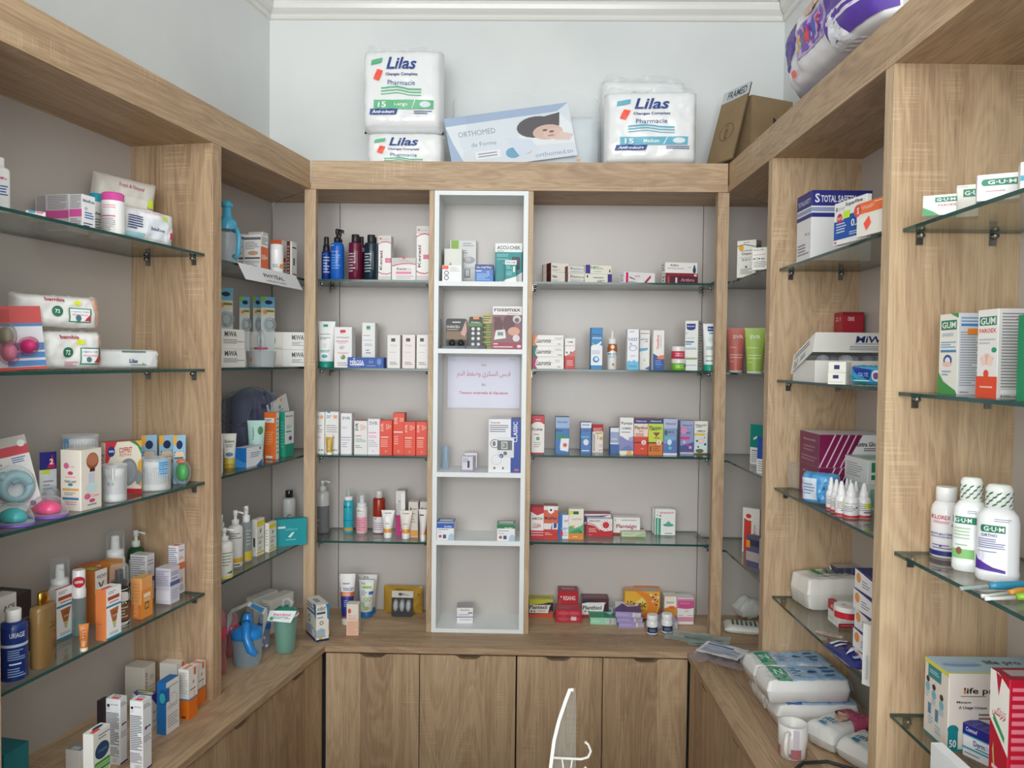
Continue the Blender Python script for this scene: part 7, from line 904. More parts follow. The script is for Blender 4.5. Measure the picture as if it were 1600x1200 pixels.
carton('vitamin_box', 'red and cream vitamin box with vertical lettering standing in front', 'box', (0.2169, 2.3178, 1.3863), 0.105, (0.0336, 0.0319, 0.0844), 'f1ece6', R='r 0 .74 1 1 c02836;b .5 .84 .76 .06 f0e0d8 BOOST;b .5 .77 .8 .05 f0e0d8 TONUS;r .3 .66 .9 .71 d8b040;V .2 .36 .16 .6 7a3a40 FOVOVIT;v .5 .56 .1 .2 5a5a60 IMMUNO;c .8 .5 .16 e8b050;e .78 .24 .16 .06 f0c8c0;b .75 .08 .28 .05 d04a50 30', L='r 0 0 1 1 b02432;V .5 .5 .5 .7 e8d8d0 FOVO')
carton('medicine_box', 'small dark blue box beside the mountain picture box', 'box', (0.2688, 2.3, 1.3863), 0.000, (0.0293, 0.04, 0.0764), '3a62a4', R='r 0 .4 1 1 98a4c4;r .0 .84 1 1 dfe4ec;l .1 .52 .7 .6 2 d8e0f0;r 0 .36 1 .42 d8dce8')
carton('medicine_box', 'white box with violet cloud pictures on the third right back shelf', 'box', (0.2999, 2.2825, 1.3863), 0.000, (0.0407, 0.045, 0.1087), 'efeeea', R='b .5 .85 .8 .08 4a3a50 Puressi;b .5 .71 .7 .06 6a6aa0 SOMMEIL;l .1 .58 .8 .63 1 8a8aa8;p 8a8ac0 0 .1 1 .1 1 .5 .8 .46 .6 .38 .3 .45 .1 .5 0 .48;e .8 .42 .16 .06 a8a8d4;e .25 .04 .2 .1 f0e8d0;e .7 .04 .2 .07 e0b060;p 6a7ab0 0 .1 1 .1 .7 .26 .3 .2')
carton('syrup_box', 'red syrup box with white top on the third right back shelf', 'box', (0.3418, 2.2825, 1.3863), 0.000, (0.041, 0.045, 0.1063), 'd84028', R='r 0 .86 1 1 2a3a70;b .5 .93 .7 .04 d8e0f0 Natural;r 0 .5 1 .86 f4d8cc;b .5 .75 .9 .09 3a2428 Planthol;t .5 .66 .3 .07 3a2428 2en1;l .1 .5 .7 .6 2 a05a50;r 0 .32 1 .35 2a1a1c;c .7 .34 .17 f4e4e0;b .7 .34 .14 .1 c03028 A;l .5 .14 .8 .2 1 f0a090')
carton('syrup_box', 'lime and orange syrup box on the third right back shelf', 'box', (0.3843, 2.2775, 1.3863), 0.000, (0.0428, 0.045, 0.1072), 'd8782a', R='r 0 .86 1 1 2a3a70;b .5 .93 .7 .04 d8e0f0 Natural;p c8d84a 0 .36 1 .36 1 .86 0 .86;b .48 .75 .84 .1 2a3a28 Plantex;l .1 .67 .6 .71 1 3a4a28;p 8a4a30 .3 .62 .8 .62 .55 .5;l .4 .44 .8 .5 1 8a6a30;r 0 .32 1 .35 2a1a1c;c .72 .34 .17 f4e4e0;b .72 .34 .14 .1 c03028 A;r .12 .1 .2 .24 5a3018;l .3 .1 .8 .26 3 a05020', T='r .6 .2 .9 .8 d8f03c')
carton('supplement_box', 'violet blue supplement box right of the lime and orange one', 'box', (0.4268, 2.275, 1.3863), 0.000, (0.0401, 0.04, 0.107), '8498c4', R='r 0 .74 1 1 b8c0dc;b .52 .87 .72 .06 5a5a8a Naturel;b .55 .64 .4 .06 2a3a50 B12;e .18 .62 .12 .08 2a6a50;r .1 .44 .9 .5 5ac0d0;p 5a78b8 0 0 1 0 1 .44 0 .3;e .45 .36 .16 .08 d8ecf4;c .5 .2 .12 60c8d0;r 0 0 1 .06 e0e4f0')
carton('supplement_box', 'violet supplement box with pink band and molecules', 'box', (0.4842, 2.3152, 1.3863), 0.000, (0.0402, 0.04, 0.0986), '94a0cc', R='r 0 .8 1 1 a8b0d4;b .52 .87 .72 .06 5a5a8a Naturel;b .55 .64 .4 .06 2a3a50 MAG;e .25 .7 .24 .1 f090c0;r 0 .44 .7 .52 e03a90;p 4a5a98 0 0 1 0 1 .36 0 .24;c .3 .36 .1 e8c8dc;c .55 .28 .1 d03a80;c .75 .2 .12 e8a0c8;c .6 .12 .08 a02060;r 0 0 1 .05 c8cce0')
carton('supplement_box', 'pale blue supplement box with fish picture, rightmost on the third right back shelf', 'box', (0.5257, 2.3137, 1.3863), 0.000, (0.0401, 0.04, 0.0985), 'd8e8ea', R='r 0 .66 1 1 f2efe4;b .5 .88 .8 .07 4a4a60 Natural+;l .1 .8 .8 .84 1 4a4a60;b .5 .7 .66 .06 3a4a60 OMEGA;r 0 .56 .8 .63 f0c040;c .5 .4 .22 e8c8b8;c .5 .4 .12 f0e0d8;c .2 .4 .08 3a5a70;c .8 .3 .09 3a5a70;c .3 .22 .07 2a4a60;c .75 .5 .05 3a6a80;e .4 .1 .3 .06 5a6a50;r 0 0 1 .04 8a6a40')
carton('medicine_box', 'red and white box with dot pattern at the left end of its shelf', 'box', (0.0398, 2.2825, 1.1323), 0.000, (0.0383, 0.045, 0.0938), 'c22638', R='p ece8e4 0 .26 1 .26 1 .82 .5 .74 0 .86;b .5 .64 .8 .08 3a3038 ARMOTON;b .5 .42 .6 .12 c03a48 CURA;l .1 .34 .9 .38 1 c08a90;c 0.06 0.2 .04 f4e4e4;c 0.06 0.12 .04 f4e4e4;c 0.17 0.2 .04 f4e4e4;c 0.17 0.12 .04 f4e4e4;c 0.28 0.2 .04 f4e4e4;c 0.28 0.12 .04 f4e4e4;c 0.39 0.2 .04 f4e4e4;c 0.39 0.12 .04 f4e4e4;c 0.50 0.2 .04 f4e4e4;c 0.50 0.12 .04 f4e4e4;c 0.61 0.2 .04 f4e4e4;c 0.61 0.12 .04 f4e4e4;c 0.72 0.2 .04 f4e4e4;c 0.72 0.12 .04 f4e4e4;c 0.83 0.2 .04 f4e4e4;c 0.83 0.12 .04 f4e4e4;c 0.94 0.2 .04 f4e4e4;c 0.94 0.12 .04 f4e4e4')
carton('cream_box', 'orange red and white joint cream box with a blue figure', 'box', (0.0801, 2.2775, 1.1323), 0.000, (0.0428, 0.045, 0.0988), 'e8e4e2', R='r 0 .48 1 .88 d8644a;p f4f0ee .3 .98 .7 .98 .7 .82 .5 .76 .3 .82;c .5 .88 .08 2a2428;b .5 .64 .84 .09 4a2020 MobiFlex;p 2a4a90 .5 .3 .9 .36 .9 .48 .6 .5;r .6 .3 .7 .5 d8e4f4;r 0 0 1 .3 c8342c;l .1 .12 .6 .22 2 f0b0a8', T='r 0 0 1 1 b05a50')
carton('medicine_box', 'low blue and white box with red drop, lowest right back shelf', 'box', (0.1172, 2.285, 1.1323), 0.000, (0.0327, 0.04, 0.0712), 'e9ecf0', R='r 0 0 .42 1 1f70bc;b .76 .74 .4 .1 c04a58 VIT;r .3 .4 .9 .46 a0b0c8;p d03040 .2 .1 .5 .14 .44 .34 .24 .3;l .5 .1 .9 .5 4 c0c4cc', T='r 0 0 1 1 7aa0c0')
carton('medicine_box', 'green and orange landscape picture box with green logo', 'box', (0.155, 2.2825, 1.1323), 0.000, (0.0447, 0.045, 0.0906), 'efe9da', R='r .3 .82 .66 .92 2a6a3a;r .02 .82 .28 .94 d0e040;b .55 .66 .66 .07 d8a070 GASTRO;p 6ab080 0 .2 1 .24 1 .52 .8 .44 .4 .36 .2 .46 0 .4;p 3a9a60 0 .2 1 .2 .7 .36 .4 .3;r 0 0 1 .2 e8903a;e .35 .42 .07 .05 f0b040;l .3 .06 .6 .12 1 f8d8a8;c .8 .24 .07 1a6a4a')
carton('carton', 'violet and red carton hidden behind the red virus picture box', 'box', (0.225, 2.3525, 1.1323), 0.000, (0.0807, 0.045, 0.0621), 'e8e0e0', R='p 4a4a90 0 .6 .8 .9 1 .96 0 .9;r 0 0 1 .5 b03040', T='r 0 0 1 1 a03848')
carton('medicine_box', 'white and red box with a red virus picture, lowest right back shelf', 'box', (0.229, 2.3221, 1.1323), 0.000, (0.0761, 0.045, 0.0536), 'f0eae6', R='p c0202e 0 0 1 0 1 .36 .7 .3 .5 .42 .3 .68 0 .8;p f0eae6 0 .76 .3 .64 .5 .38 .5 .34 .3 .6 0 .7;b .3 .88 .46 .1 4a3a40 ZINCOVIT;c .74 .66 .13 c82a34;c 0.930 0.660 .018 c82a34;c 0.894 0.819 .018 c82a34;c 0.798 0.917 .018 c82a34;c 0.680 0.916 .018 c82a34;c 0.586 0.817 .018 c82a34;c 0.550 0.658 .018 c82a34;c 0.587 0.499 .018 c82a34;c 0.683 0.402 .018 c82a34;c 0.801 0.404 .018 c82a34;c 0.895 0.505 .018 c82a34;l .06 .24 .4 .5 3 f0b8b0;l .06 .08 .2 .12 1 f0b8b0')
carton('medicine_box', 'white box with large dark red lettering and red foot', 'box', (0.3142, 2.355, 1.1323), 0.000, (0.0828, 0.04, 0.052), 'f0ede8', R='b .5 .45 .76 .3 9a2436 Plantalgic;l .3 .8 .86 .88 1 8a8a90;r 0 0 1 .1 b02a38;c .08 .84 .02 4a8a50')
carton('medicine_box', 'flat green and white box lying in front of the dark red lettered box', 'box', (0.3315, 2.335, 1.1323), 0.000, (0.073, 0.06, 0.0145), 'c9d8b4', R='l .1 .3 .6 .8 2 a8c090;p a8c890 .5 0 1 0 1 1 .7 .5', T='r 0 0 1 1 f0ece8;r 0 .62 1 .95 b04048;l .1 .2 .9 .5 2 c0b0b0')
carton('tablet_box', 'white and green tablet box at the back of the row of three', 'box', (0.4261, 2.3755, 1.1323), 0.000, (0.0551, 0.021, 0.0754), 'f0f1ee', R='b .5 .88 .8 .08 d07078 SPASVIT;r .04 0 .18 .66 3aa080;e .6 .4 .3 .06 4aa888;p 5ab098 .36 .4 .6 .56 .84 .4;l .4 .04 .9 .1 1 3a8a78;c .14 .76 .05 6a6a70', grp='white and green tablet boxes in a row of three')
carton('tablet_box', 'white and green tablet box in the middle of the row of three', 'box', (0.4281, 2.3485, 1.1323), 0.000, (0.0549, 0.021, 0.0791), 'f0f1ee', R='b .5 .88 .8 .08 d07078 SPASVIT;r .04 0 .18 .66 3aa080;e .6 .4 .3 .06 4aa888;p 5ab098 .36 .4 .6 .56 .84 .4;l .4 .04 .9 .1 1 3a8a78;c .14 .76 .05 6a6a70', grp='white and green tablet boxes in a row of three')
carton('tablet_box', 'white and green tablet box at the front of the row of three', 'box', (0.4355, 2.3454, 1.1323), 0.000, (0.0545, 0.021, 0.0774), 'f0f1ee', R='b .5 .88 .8 .08 d07078 SPASVIT;r .04 0 .18 .66 3aa080;e .6 .4 .3 .06 4aa888;p 5ab098 .36 .4 .6 .56 .84 .4;l .4 .04 .9 .1 1 3a8a78;c .14 .76 .05 6a6a70', grp='white and green tablet boxes in a row of three')
carton('tablet_box', 'lime, white and orange tablet box standing by the white cabinet', 'box', (0.0568, 2.3725, 0.8683), 0.000, (0.0735, 0.045, 0.0544), 'e9e4d8', R='r 0 .7 1 1 c8c83a;p 2a2a4a 0 .68 .6 .76 .8 .84 1 .84 1 .7;b .38 .56 .74 .22 1a1a20 Plantexil;r 0 .16 1 .22 1a1a20;p d8502a 0 0 1 0 1 .2 0 .16;c .1 .32 .035 1a1a20;c .22 .32 .035 4a4a40;p 1a1420 .8 .22 1 .3 1 .84 .86 .6;c .92 .3 .06 d03040;l .36 .3 .7 .38 1 7a7a70', T='r 0 0 1 1 d0d04a;b .5 .5 .8 .4 8a8a30 PLANTEXIL')
carton('tablet_box', 'upright dark red herbal tablet box behind two flat red boxes', 'box', (0.1398, 2.365, 0.8683), 0.000, (0.0611, 0.05, 0.0857), 'b81f33', R='b .55 .74 .6 .16 f0d8d8 RISANG;c .14 .78 .04 f0d8d8;r 0 0 .14 .7 a05030;e .7 .3 .24 .2 c83a48;s .35 .26 .62 .4 f0e8e4', T='r 0 0 1 1 8a2a38;b .5 .5 .6 .3 e0b0b0 RISANG')
carton('medicine_box', 'lower flat red box lying in front of the upright dark red box', 'box', (0.1402, 2.3344, 0.8683), 0.000, (0.0803, 0.06, 0.023), 'bc2a3c', R='e .3 .5 .2 .3 d05060;e .7 .5 .2 .3 d05060;s .58 .3 .78 .85 f0e4e0', T='r 0 0 1 1 c04452', grp='flat red boxes lying in front of the upright dark red box')
carton('medicine_box', 'upper flat red box lying in front of the upright dark red box', 'box', (0.139, 2.3178, 0.8919), 0.000, (0.0782, 0.06, 0.02), 'bc2a3c', R='e .3 .5 .2 .3 d05060;e .7 .5 .2 .3 d05060', T='r 0 0 1 1 b84a58;l .1 .2 .9 .8 3 d88a90', grp='flat red boxes lying in front of the upright dark red box')
carton('tablet_box', 'dark brown and white tablet box in the middle of the right back worktop', 'box', (0.224, 2.3725, 0.8683), 0.000, (0.082, 0.045, 0.0612), 'e8e2de', R='r 0 .78 1 1 5a3038;p f2eeea 0 .2 .8 .16 .84 .8 0 .74;p 2a2a4a 0 .72 .4 .84 .7 .92 0 .9;b .38 .52 .7 .2 1a1a20 Planthiol;r .1 .3 .16 .36 1a1a20;r .22 .3 .28 .36 4a6a4a;l .36 .28 .7 .36 1 7a7a78;p 3a1a24 .78 .2 1 .3 1 .9 .84 .7;r 0 0 1 .16 a82a34;c .84 .24 .05 e8d8d8;r .97 0 1 1 4a2a5a', T='r 0 0 1 1 6a3a44;r .1 .3 .9 .6 8a5a60')
carton('medicine_box', 'green and white flat box lying on the worktop', 'box', (0.2437, 2.3416, 0.8683), 0.000, (0.0806, 0.1, 0.0205), '9ed8b8', R='k .6 .15 .96 .9;l .05 .3 .5 .7 2 c8ead8', T='r 0 0 1 1 1f9a72;p eef4f0 .3 1 1 1 1 .6 .8 .3 .6 .5;e .7 .7 .2 .2 4ab090')
carton('medicine_box', 'bottom purple and white flat box of a stack of three', 'box', (0.3234, 2.3173, 0.8683), 0.035, (0.0781, 0.1, 0.0168), 'a898cc', R='k .66 .15 .96 .9;l .05 .3 .5 .7 2 c0b4dc', T='r 0 0 1 1 4a2a8a;p f0eef4 0 1 1 1 .9 .62 .5 .5 .3 .8 0 .3;e .62 .8 .2 .16 2a1a40;e .62 .8 .14 .1 e0e0e8', grp='purple and white flat boxes stacked on the worktop')
carton('medicine_box', 'middle purple and white flat box of a stack of three', 'box', (0.3184, 2.3132, 0.8857), 0.000, (0.0772, 0.1, 0.0168), 'a898cc', R='k .66 .15 .96 .9;l .05 .3 .5 .7 2 c0b4dc', T='r 0 0 1 1 4a2a8a;p f0eef4 0 1 1 1 .9 .62 .5 .5 .3 .8 0 .3;e .62 .8 .2 .16 2a1a40;e .62 .8 .14 .1 e0e0e8', grp='purple and white flat boxes stacked on the worktop')
carton('medicine_box', 'top purple and white flat box of a stack of three', 'box', (0.3171, 2.3033, 0.9031), -0.087, (0.0766, 0.1, 0.0168), 'a898cc', R='k .66 .15 .96 .9;l .05 .3 .5 .7 2 c0b4dc', T='r 0 0 1 1 4a2a8a;p f0eef4 0 1 1 1 .9 .62 .5 .5 .3 .8 0 .3;e .62 .8 .2 .16 2a1a40;e .62 .8 .14 .1 e0e0e8', grp='purple and white flat boxes stacked on the worktop')
carton('vitamin_box', 'orange vitamin carton standing behind the yellow one', 'box', (0.3862, 2.388, 0.8683), 0.000, (0.0776, 0.02, 0.0883), 'e88a2a', R='r 0 0 1 1 e88a3a', T='r 0 0 1 1 e89050')
carton('vitamin_box', 'large yellow and orange vitamin box with fruit pictures', 'box', (0.3657, 2.355, 0.8683), 0.000, (0.1076, 0.04, 0.0895), 'eab23a', R='p e88a2a .4 0 .8 0 .95 .5 .7 .9 .5 1 .3 1 .6 .7 .66 .4;p f4d878 .3 .6 .5 .8 .62 .6 .5 .5;b .34 .56 .54 .22 3a2418 Vitonic;t .44 .34 .3 .1 4a3a30 TYPE+;p b83a2a .88 0 1 0 1 .5 .94 .3;c 0.74 0.88 .03 f0f0e8;c 0.8 0.8 .03 6a3a80;c 0.88 0.9 .03 c03040;c 0.95 0.8 .03 f0e8e0;c 0.86 0.72 .03 8a3a90;c 0.93 0.66 .03 d84a40;c 0.8 0.66 .03 f0d8d0;c 0.9 0.55 .03 5a2a70;r 0 0 1 .05 2a2a40', T='r 0 0 1 1 e8a868;r .5 .1 .9 .9 c8b8b0')
bottle('pill_bottle', 'left of two white pill bottles with navy label, on the worktop', 'bottle', (0.377, 2.2179, 0.8683), 0.000, (0.0333, 0.058), kit('pill', 'eceeec~g', 'f4f4f2~g'), F='r 0 .14 1 .42 1f3050;l .2 .2 .8 .34 2 8a9ab0;r .0 .02 1 .06 1f3050', grp='white pill bottles with a navy label')
bottle('pill_bottle', 'right of two white pill bottles with navy label, on the worktop', 'bottle', (0.4227, 2.2326, 0.8683), 0.000, (0.0335, 0.0569), kit('pill', 'eceeec~g', 'f4f4f2~g'), F='r 0 .14 1 .42 1f3050;l .2 .2 .8 .34 2 8a9ab0;r .0 .02 1 .06 1f3050', grp='white pill bottles with a navy label')
carton('medicine_box', 'pale lavender flat box lying behind the white pill bottles', 'box', (0.4316, 2.3043, 0.8683), 0.000, (0.0585, 0.08, 0.02), 'c0c4e0', R='k .68 .15 .96 .9;l .05 .3 .5 .7 2 d8d8ec', T='r 0 0 1 1 b0b8d8')
carton('syrup_box', 'orange and white syrup box with red sticker beside the pink box', 'box', (0.4518, 2.3525, 0.8683), 0.000, (0.039, 0.045, 0.0765), 'efe7d8', R='p d89028 0 0 1 0 1 .56 .5 .62 0 .52;b .45 .76 .6 .07 5a5a60 OLIGOVIT;p b8721e 0 .2 .6 .3 1 .2 1 0 0 0;s .4 .5 .78 .62 f05a40;l .3 .05 .7 .15 1 f0d090')
carton('medicine_box', 'pink and white box with a curved pink top on the worktop', 'box', (0.4925, 2.33, 0.8683), 0.000, (0.0498, 0.045, 0.0794), 'f0eceb', R='r 0 .88 1 .97 d88aa8;p d0588e 0 .62 .2 .6 .5 .585 .8 .6 1 .64 1 .9 0 .9;l .15 .68 .7 .72 1 a04070;t .45 .8 .6 .08 e8a0c0 ROSALGIN;b .56 .5 .2 .05 4a4a58 C,P;l .05 .32 .4 .36 1 9a8a90;l .6 .32 .95 .36 1 9a8a90;r 0 .1 1 .28 d898ac;c .08 .05 .02 8a8a8a')
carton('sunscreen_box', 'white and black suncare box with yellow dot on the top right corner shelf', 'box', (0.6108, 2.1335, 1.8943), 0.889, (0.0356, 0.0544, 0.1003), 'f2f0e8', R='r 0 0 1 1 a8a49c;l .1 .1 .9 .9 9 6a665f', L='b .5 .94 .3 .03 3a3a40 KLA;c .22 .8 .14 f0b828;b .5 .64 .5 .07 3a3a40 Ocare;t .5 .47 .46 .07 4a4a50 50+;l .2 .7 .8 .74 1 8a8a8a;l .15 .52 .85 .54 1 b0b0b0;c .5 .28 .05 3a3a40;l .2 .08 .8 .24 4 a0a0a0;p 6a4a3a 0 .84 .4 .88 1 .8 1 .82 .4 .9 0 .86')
carton('medicine_box', 'white box half hidden behind the right partition, top corner shelf', 'box', (0.5935, 1.9549, 1.8943), 0.889, (0.024, 0.045, 0.0552), 'f2f0ea', L='b .4 .9 .6 .05 3a3a40 KLA;l .1 .66 .9 .7 1 c04040;b .4 .5 .7 .1 3a3a40 Oc;l .1 .1 .9 .4 4 a0a0a0')
tube('tube', 'salmon red gel tube beside a lime green one in the right corner bay', 'tube', (0.6225, 2.2893, 1.6323), -0.266, (0.0537, 0.035, 0.1305), 'dc7468', 'e8e0dc', F='b .62 .8 .6 .08 f8e8e4 SVR;l .1 .54 .6 .58 1 f0c0b8;r .1 .38 .95 .4 f4d0c8;r .1 .32 .95 .34 f4d0c8;l .1 .22 .5 .26 1 f0c0b8', grp='gel tubes standing in the right corner bay', caph=0.04, capw=0.72)
tube('tube', 'lime green gel tube beside the salmon red one in the right corner bay', 'tube', (0.6258, 2.1115, 1.6323), -0.288, (0.0567, 0.035, 0.1231), 'a8c858', 'e8ecdc', F='b .5 .8 .54 .08 f4f8e4 SVR;l .1 .54 .7 .58 1 d8e8a8;r .1 .38 .85 .4 e4f0c0;r .1 .32 .85 .34 e4f0c0;l .1 .22 .5 .26 1 d8e8a8', grp='gel tubes standing in the right corner bay', caph=0.04, capw=0.72)
carton('medicine_box', 'slim white box peeking out behind the lime green tube', 'box', (0.6659, 2.1383, 1.6323), 0.016, (0.0115, 0.0277, 0.0745), 'ecebe4', L='l .1 .1 .9 .9 8 a0a098')
carton('medicine_box', 'teal topped white box in the right corner bay behind the partition', 'box', (0.6511, 2.1493, 1.3773), 0.627, (0.0098, 0.045, 0.1115), 'f0f0ee', R='r 0 .4 1 1 0a7a72', L='r 0 .42 1 1 0c8a80;p f0f0ee .24 .6 .5 .66 .52 .72 .26 .66;b .4 .34 .5 .04 4a4a50 BEBE;l .1 .04 .9 .3 6 9a9a9a')
carton('medicine_box', 'blue and white box next to the teal topped box, half hidden by the partition', 'box', (0.6126, 1.968, 1.3773), 0.627, (0.0116, 0.035, 0.0932), '2a52a8', L='r 0 0 1 .4 f0f0ee;l .1 .05 .9 .36 5 9a9aa8')
carton('medicine_box', 'white box with red panel on the lowest right corner shelf', 'box', (0.6557, 2.2025, 1.1153), 0.801, (0.0152, 0.053, 0.1289), 'efece8', R='r 0 0 1 1 b8a8a4', L='r .1 0 .52 .76 d8483a;e .4 .8 .28 .08 f4f0ec;e .36 .82 .16 .05 d8483a;V .72 .5 .14 .3 c07068 Gyno;l .6 .1 .9 .3 3 c0b8b4')
carton('medicine_box', 'dark box with an orange spot at the front of the lowest right corner shelf', 'box', (0.6213, 2.0485, 1.1153), 0.540, (0.0254, 0.045, 0.0822), '5a5a78', R='r 0 0 1 1 eceaea', L='r 0 .2 1 .5 b8a8a8;s .0 .62 .3 .86 f0902c;r .2 .7 1 .9 3a3a50')
carton('bandage_box', 'large navy and white bandage carton at the back of the top right shelf', 'box', (0.6768, 1.7208, 1.8833), 0.016, (0.13, 0.085, 0.1503), 'f0f0f2', R='r 0 .78 1 1 2d3288;r 0 .7 1 .76 9aa4cc;p 2d3288 0 .62 1 .62 1 .68 0 .68;b .09 .89 .08 .13 f0f0f8 S;b .28 .88 .26 .1 f0f0f8 TOTAL;b .58 .88 .3 .1 f0f0f8 SAFETY;p 2d3288 .0 .62 .1 .62 .1 .68 0 .68', L='r 0 .78 1 1 2a2f80;r 0 .7 1 .76 9aa4cc;p 2a2f80 0 .62 1 .62 1 .68 0 .68;b .5 .87 .86 .07 c8cce4 TOTALSAFETY;t .75 .4 .3 .04 5a5a64 En ar;l .1 .1 .9 .28 4 8a8a94', T='r 0 0 1 1 23286e')
carton('syringe_box', 'white and blue insulin syringe box with red round sign and yellow sticker', 'box', (0.5947, 1.4256, 1.8833), 0.173, (0.0101, 0.1, 0.078), 'efefec', R='l .1 .3 .9 .8 4 c8c8c8', L='r 0 .12 .96 .66 1a56b0;r 0 .56 .3 .66 efefec;p efefec 0 .56 0 .7 1 .7 1 .66 .5 .66 .3 .6;b .62 .9 .52 .11 2a2a30 SuperFine;t .2 .84 .26 .07 8a8a90 S.O.F.A.P;r .06 .8 .1 .9 6a6a70;c .18 .62 .09 d03a3a;b .18 .62 .13 .08 f4e0e0 10x10;l .08 .26 .4 .52 4 c8d4ec;b .68 .44 .26 .17 f0f4fa 0.5;l .5 .16 .8 .26 2 c8d4ec;s .32 .58 .52 .76 c8f03c;p f0f0f0 .0 .0 .5 .0 .46 .1 .0 .1;r .03 .03 .1 .08 e05040', T='r 0 0 1 1 e0deda')
carton('syringe_box', 'orange and white syringe box with a red diamond sticker, cut by the partition', 'box', (0.591, 1.3351, 1.8833), 0.173, (0.0049, 0.0819, 0.058), 'f0ece4', L='r 0 .66 1 1 ec7038;r 0 .6 1 .63 f4e4dc;c .02 .8 .13 d85048;b .04 .8 .07 .2 f8f0ec S;b .38 .84 .44 .1 f0c8b4 TOTALSAFETY;l .1 .64 .5 .68 1 f8d8c8;l .6 .9 .9 .96 1 f8d8c8')
sticker_on(bpy.data.objects['syringe_box.001'], .46, .34)
carton('carton', 'small white carton with thin black lines at the front end of the second right shelf', 'box', (0.6273, 1.9167, 1.6213), 0.016, (0.0074, 0.035, 0.0475), 'eceaec', L='l .1 .7 .9 .75 1 4a3a40;r .1 .3 .4 .5 b0a8b4;l .1 .1 .9 .2 1 4a3a40;l .2 .85 .7 .92 1 d08080')
carton('compress_box', 'dark red box with a white flap at the back of the second right shelf', 'box', (0.7505, 1.8043, 1.6213), 0.016, (0.05, 0.0461, 0.1583), 'a81f30', R='b .4 .9 .3 .06 e8c8c8 CRINONE;r 0 .95 1 1 8a1a28', L='b .5 .9 .6 .06 d8b0b4 21')
open_carton((0.6083, 1.627, 1.621), 0.0161, 0.125)
carton('dressing_box', 'small white tube box with blue print, lower of two in front of the open carton', 'box', (0.6019, 1.4809, 1.6213), 0.749, (0.0294, 0.035, 0.022), 'f0eee6', L='r .3 .5 .62 .8 3a3a70;l .1 .1 .9 .3 1 d8d4cc', grp='small white dressing boxes')
carton('dressing_box', 'small white tube box with blue print, upper of two in front of the open carton', 'box', (0.6009, 1.4796, 1.6439), 0.714, (0.0246, 0.035, 0.02), 'f0eee6', L='r .35 .3 .66 .7 3a3a70;l .1 .1 .9 .2 1 d8d4cc', grp='small white dressing boxes')
pack('plaster_pack', 'shiny blue and green plaster pack in front of the open carton', 'pack', (0.6285, 1.3927, 1.6215), (0, 0, -1.2056), (0.1021, 0.035, 0.0361), '3aa0d0~g', F='p 1a3a90 .1 .95 .6 .8 .55 .3 .3 .5;b .42 .55 .24 .2 8ab0e0 GLTE;p 1a8a7a .1 .5 .3 .3 .5 .1 .3 .05;c .72 .5 .1 e8e4ec;c .72 .5 .06 7a5a90;l .2 .2 .6 .3 1 f0f0f4', power=4, seed=21)
carton('glove_box', 'plum striped glove box, lower one of the pair on the third right shelf', 'box', (0.707, 1.7113, 1.3653), 0.016, (0.15, 0.11, 0.071), 'e8e4e8', R='p 7a1048 0 0 .36 0 .62 1 0 1;p e8c8dc 0 0 0.02 0 0.24 1 0.22 1;p e8c8dc 0.1 0 0.12 0 0.34 1 0.32 1;p e8c8dc 0.2 0 0.22 0 0.44 1 0.42 1;p e8c8dc 0.3 0 0.32 0 0.54 1 0.52 1;b .72 .72 .36 .14 2a2026 Extra Gloves;l .64 .5 .95 .62 2 6a5a64;l .74 .14 .92 .24 1 5a4a54', L='r 0 0 1 1 7a2a50;b .5 .78 .6 .06 c8a0b4 ExtraGl;l .2 .4 .8 .62 2 a87090;l .1 .1 .9 .3 2 a87090', grp='plum striped glove boxes')
carton('glove_box', 'plum striped glove box, upper one of the pair on the third right shelf', 'box', (0.707, 1.7132, 1.4369), 0.016, (0.15, 0.11, 0.071), 'e8e4e8', R='p 7a1048 0 0 .36 0 .62 1 0 1;p e8c8dc 0 0 0.02 0 0.24 1 0.22 1;p e8c8dc 0.1 0 0.12 0 0.34 1 0.32 1;p e8c8dc 0.2 0 0.22 0 0.44 1 0.42 1;p e8c8dc 0.3 0 0.32 0 0.54 1 0.52 1;b .72 .72 .36 .14 2a2026 Extra Gloves;l .64 .5 .95 .62 2 6a5a64;l .74 .14 .92 .24 1 5a4a54', L='r 0 0 1 1 7a2a50;b .5 .78 .6 .06 c8a0b4 ExtraGl;l .2 .4 .8 .62 2 a87090;l .1 .1 .9 .3 2 a87090', grp='plum striped glove boxes')
carton('carton', 'pale green and white carton, lower of two behind the dropper bottles', 'box', (0.7279, 1.603, 1.3653), 0.086, (0.075, 0.0933, 0.05), 'dfe8e6', R='r .05 .1 .9 .85 8ac0b0;r .4 .2 .8 .7 6aa898', L='l .1 .4 .7 .6 1 5a7aa8;r 0 0 1 .2 e8ecf0', grp='pale green and white cartons beside the glove boxes')
carton('carton', 'pale green and white carton with orange dot, upper of two behind the dropper bottles', 'box', (0.7278, 1.6095, 1.4159), 0.086, (0.075, 0.0936, 0.05), 'e6eae6', R='r .1 .5 .3 .9 2a8a6a;r .1 .2 .3 .4 2a8a6a;e .62 .5 .16 .3 f09040', L='l .1 .2 .8 .8 6 a8b0ac', T='r 0 0 1 1 c8dcd0;r .2 .3 .8 .7 9ac8b0', grp='pale green and white cartons beside the glove boxes')
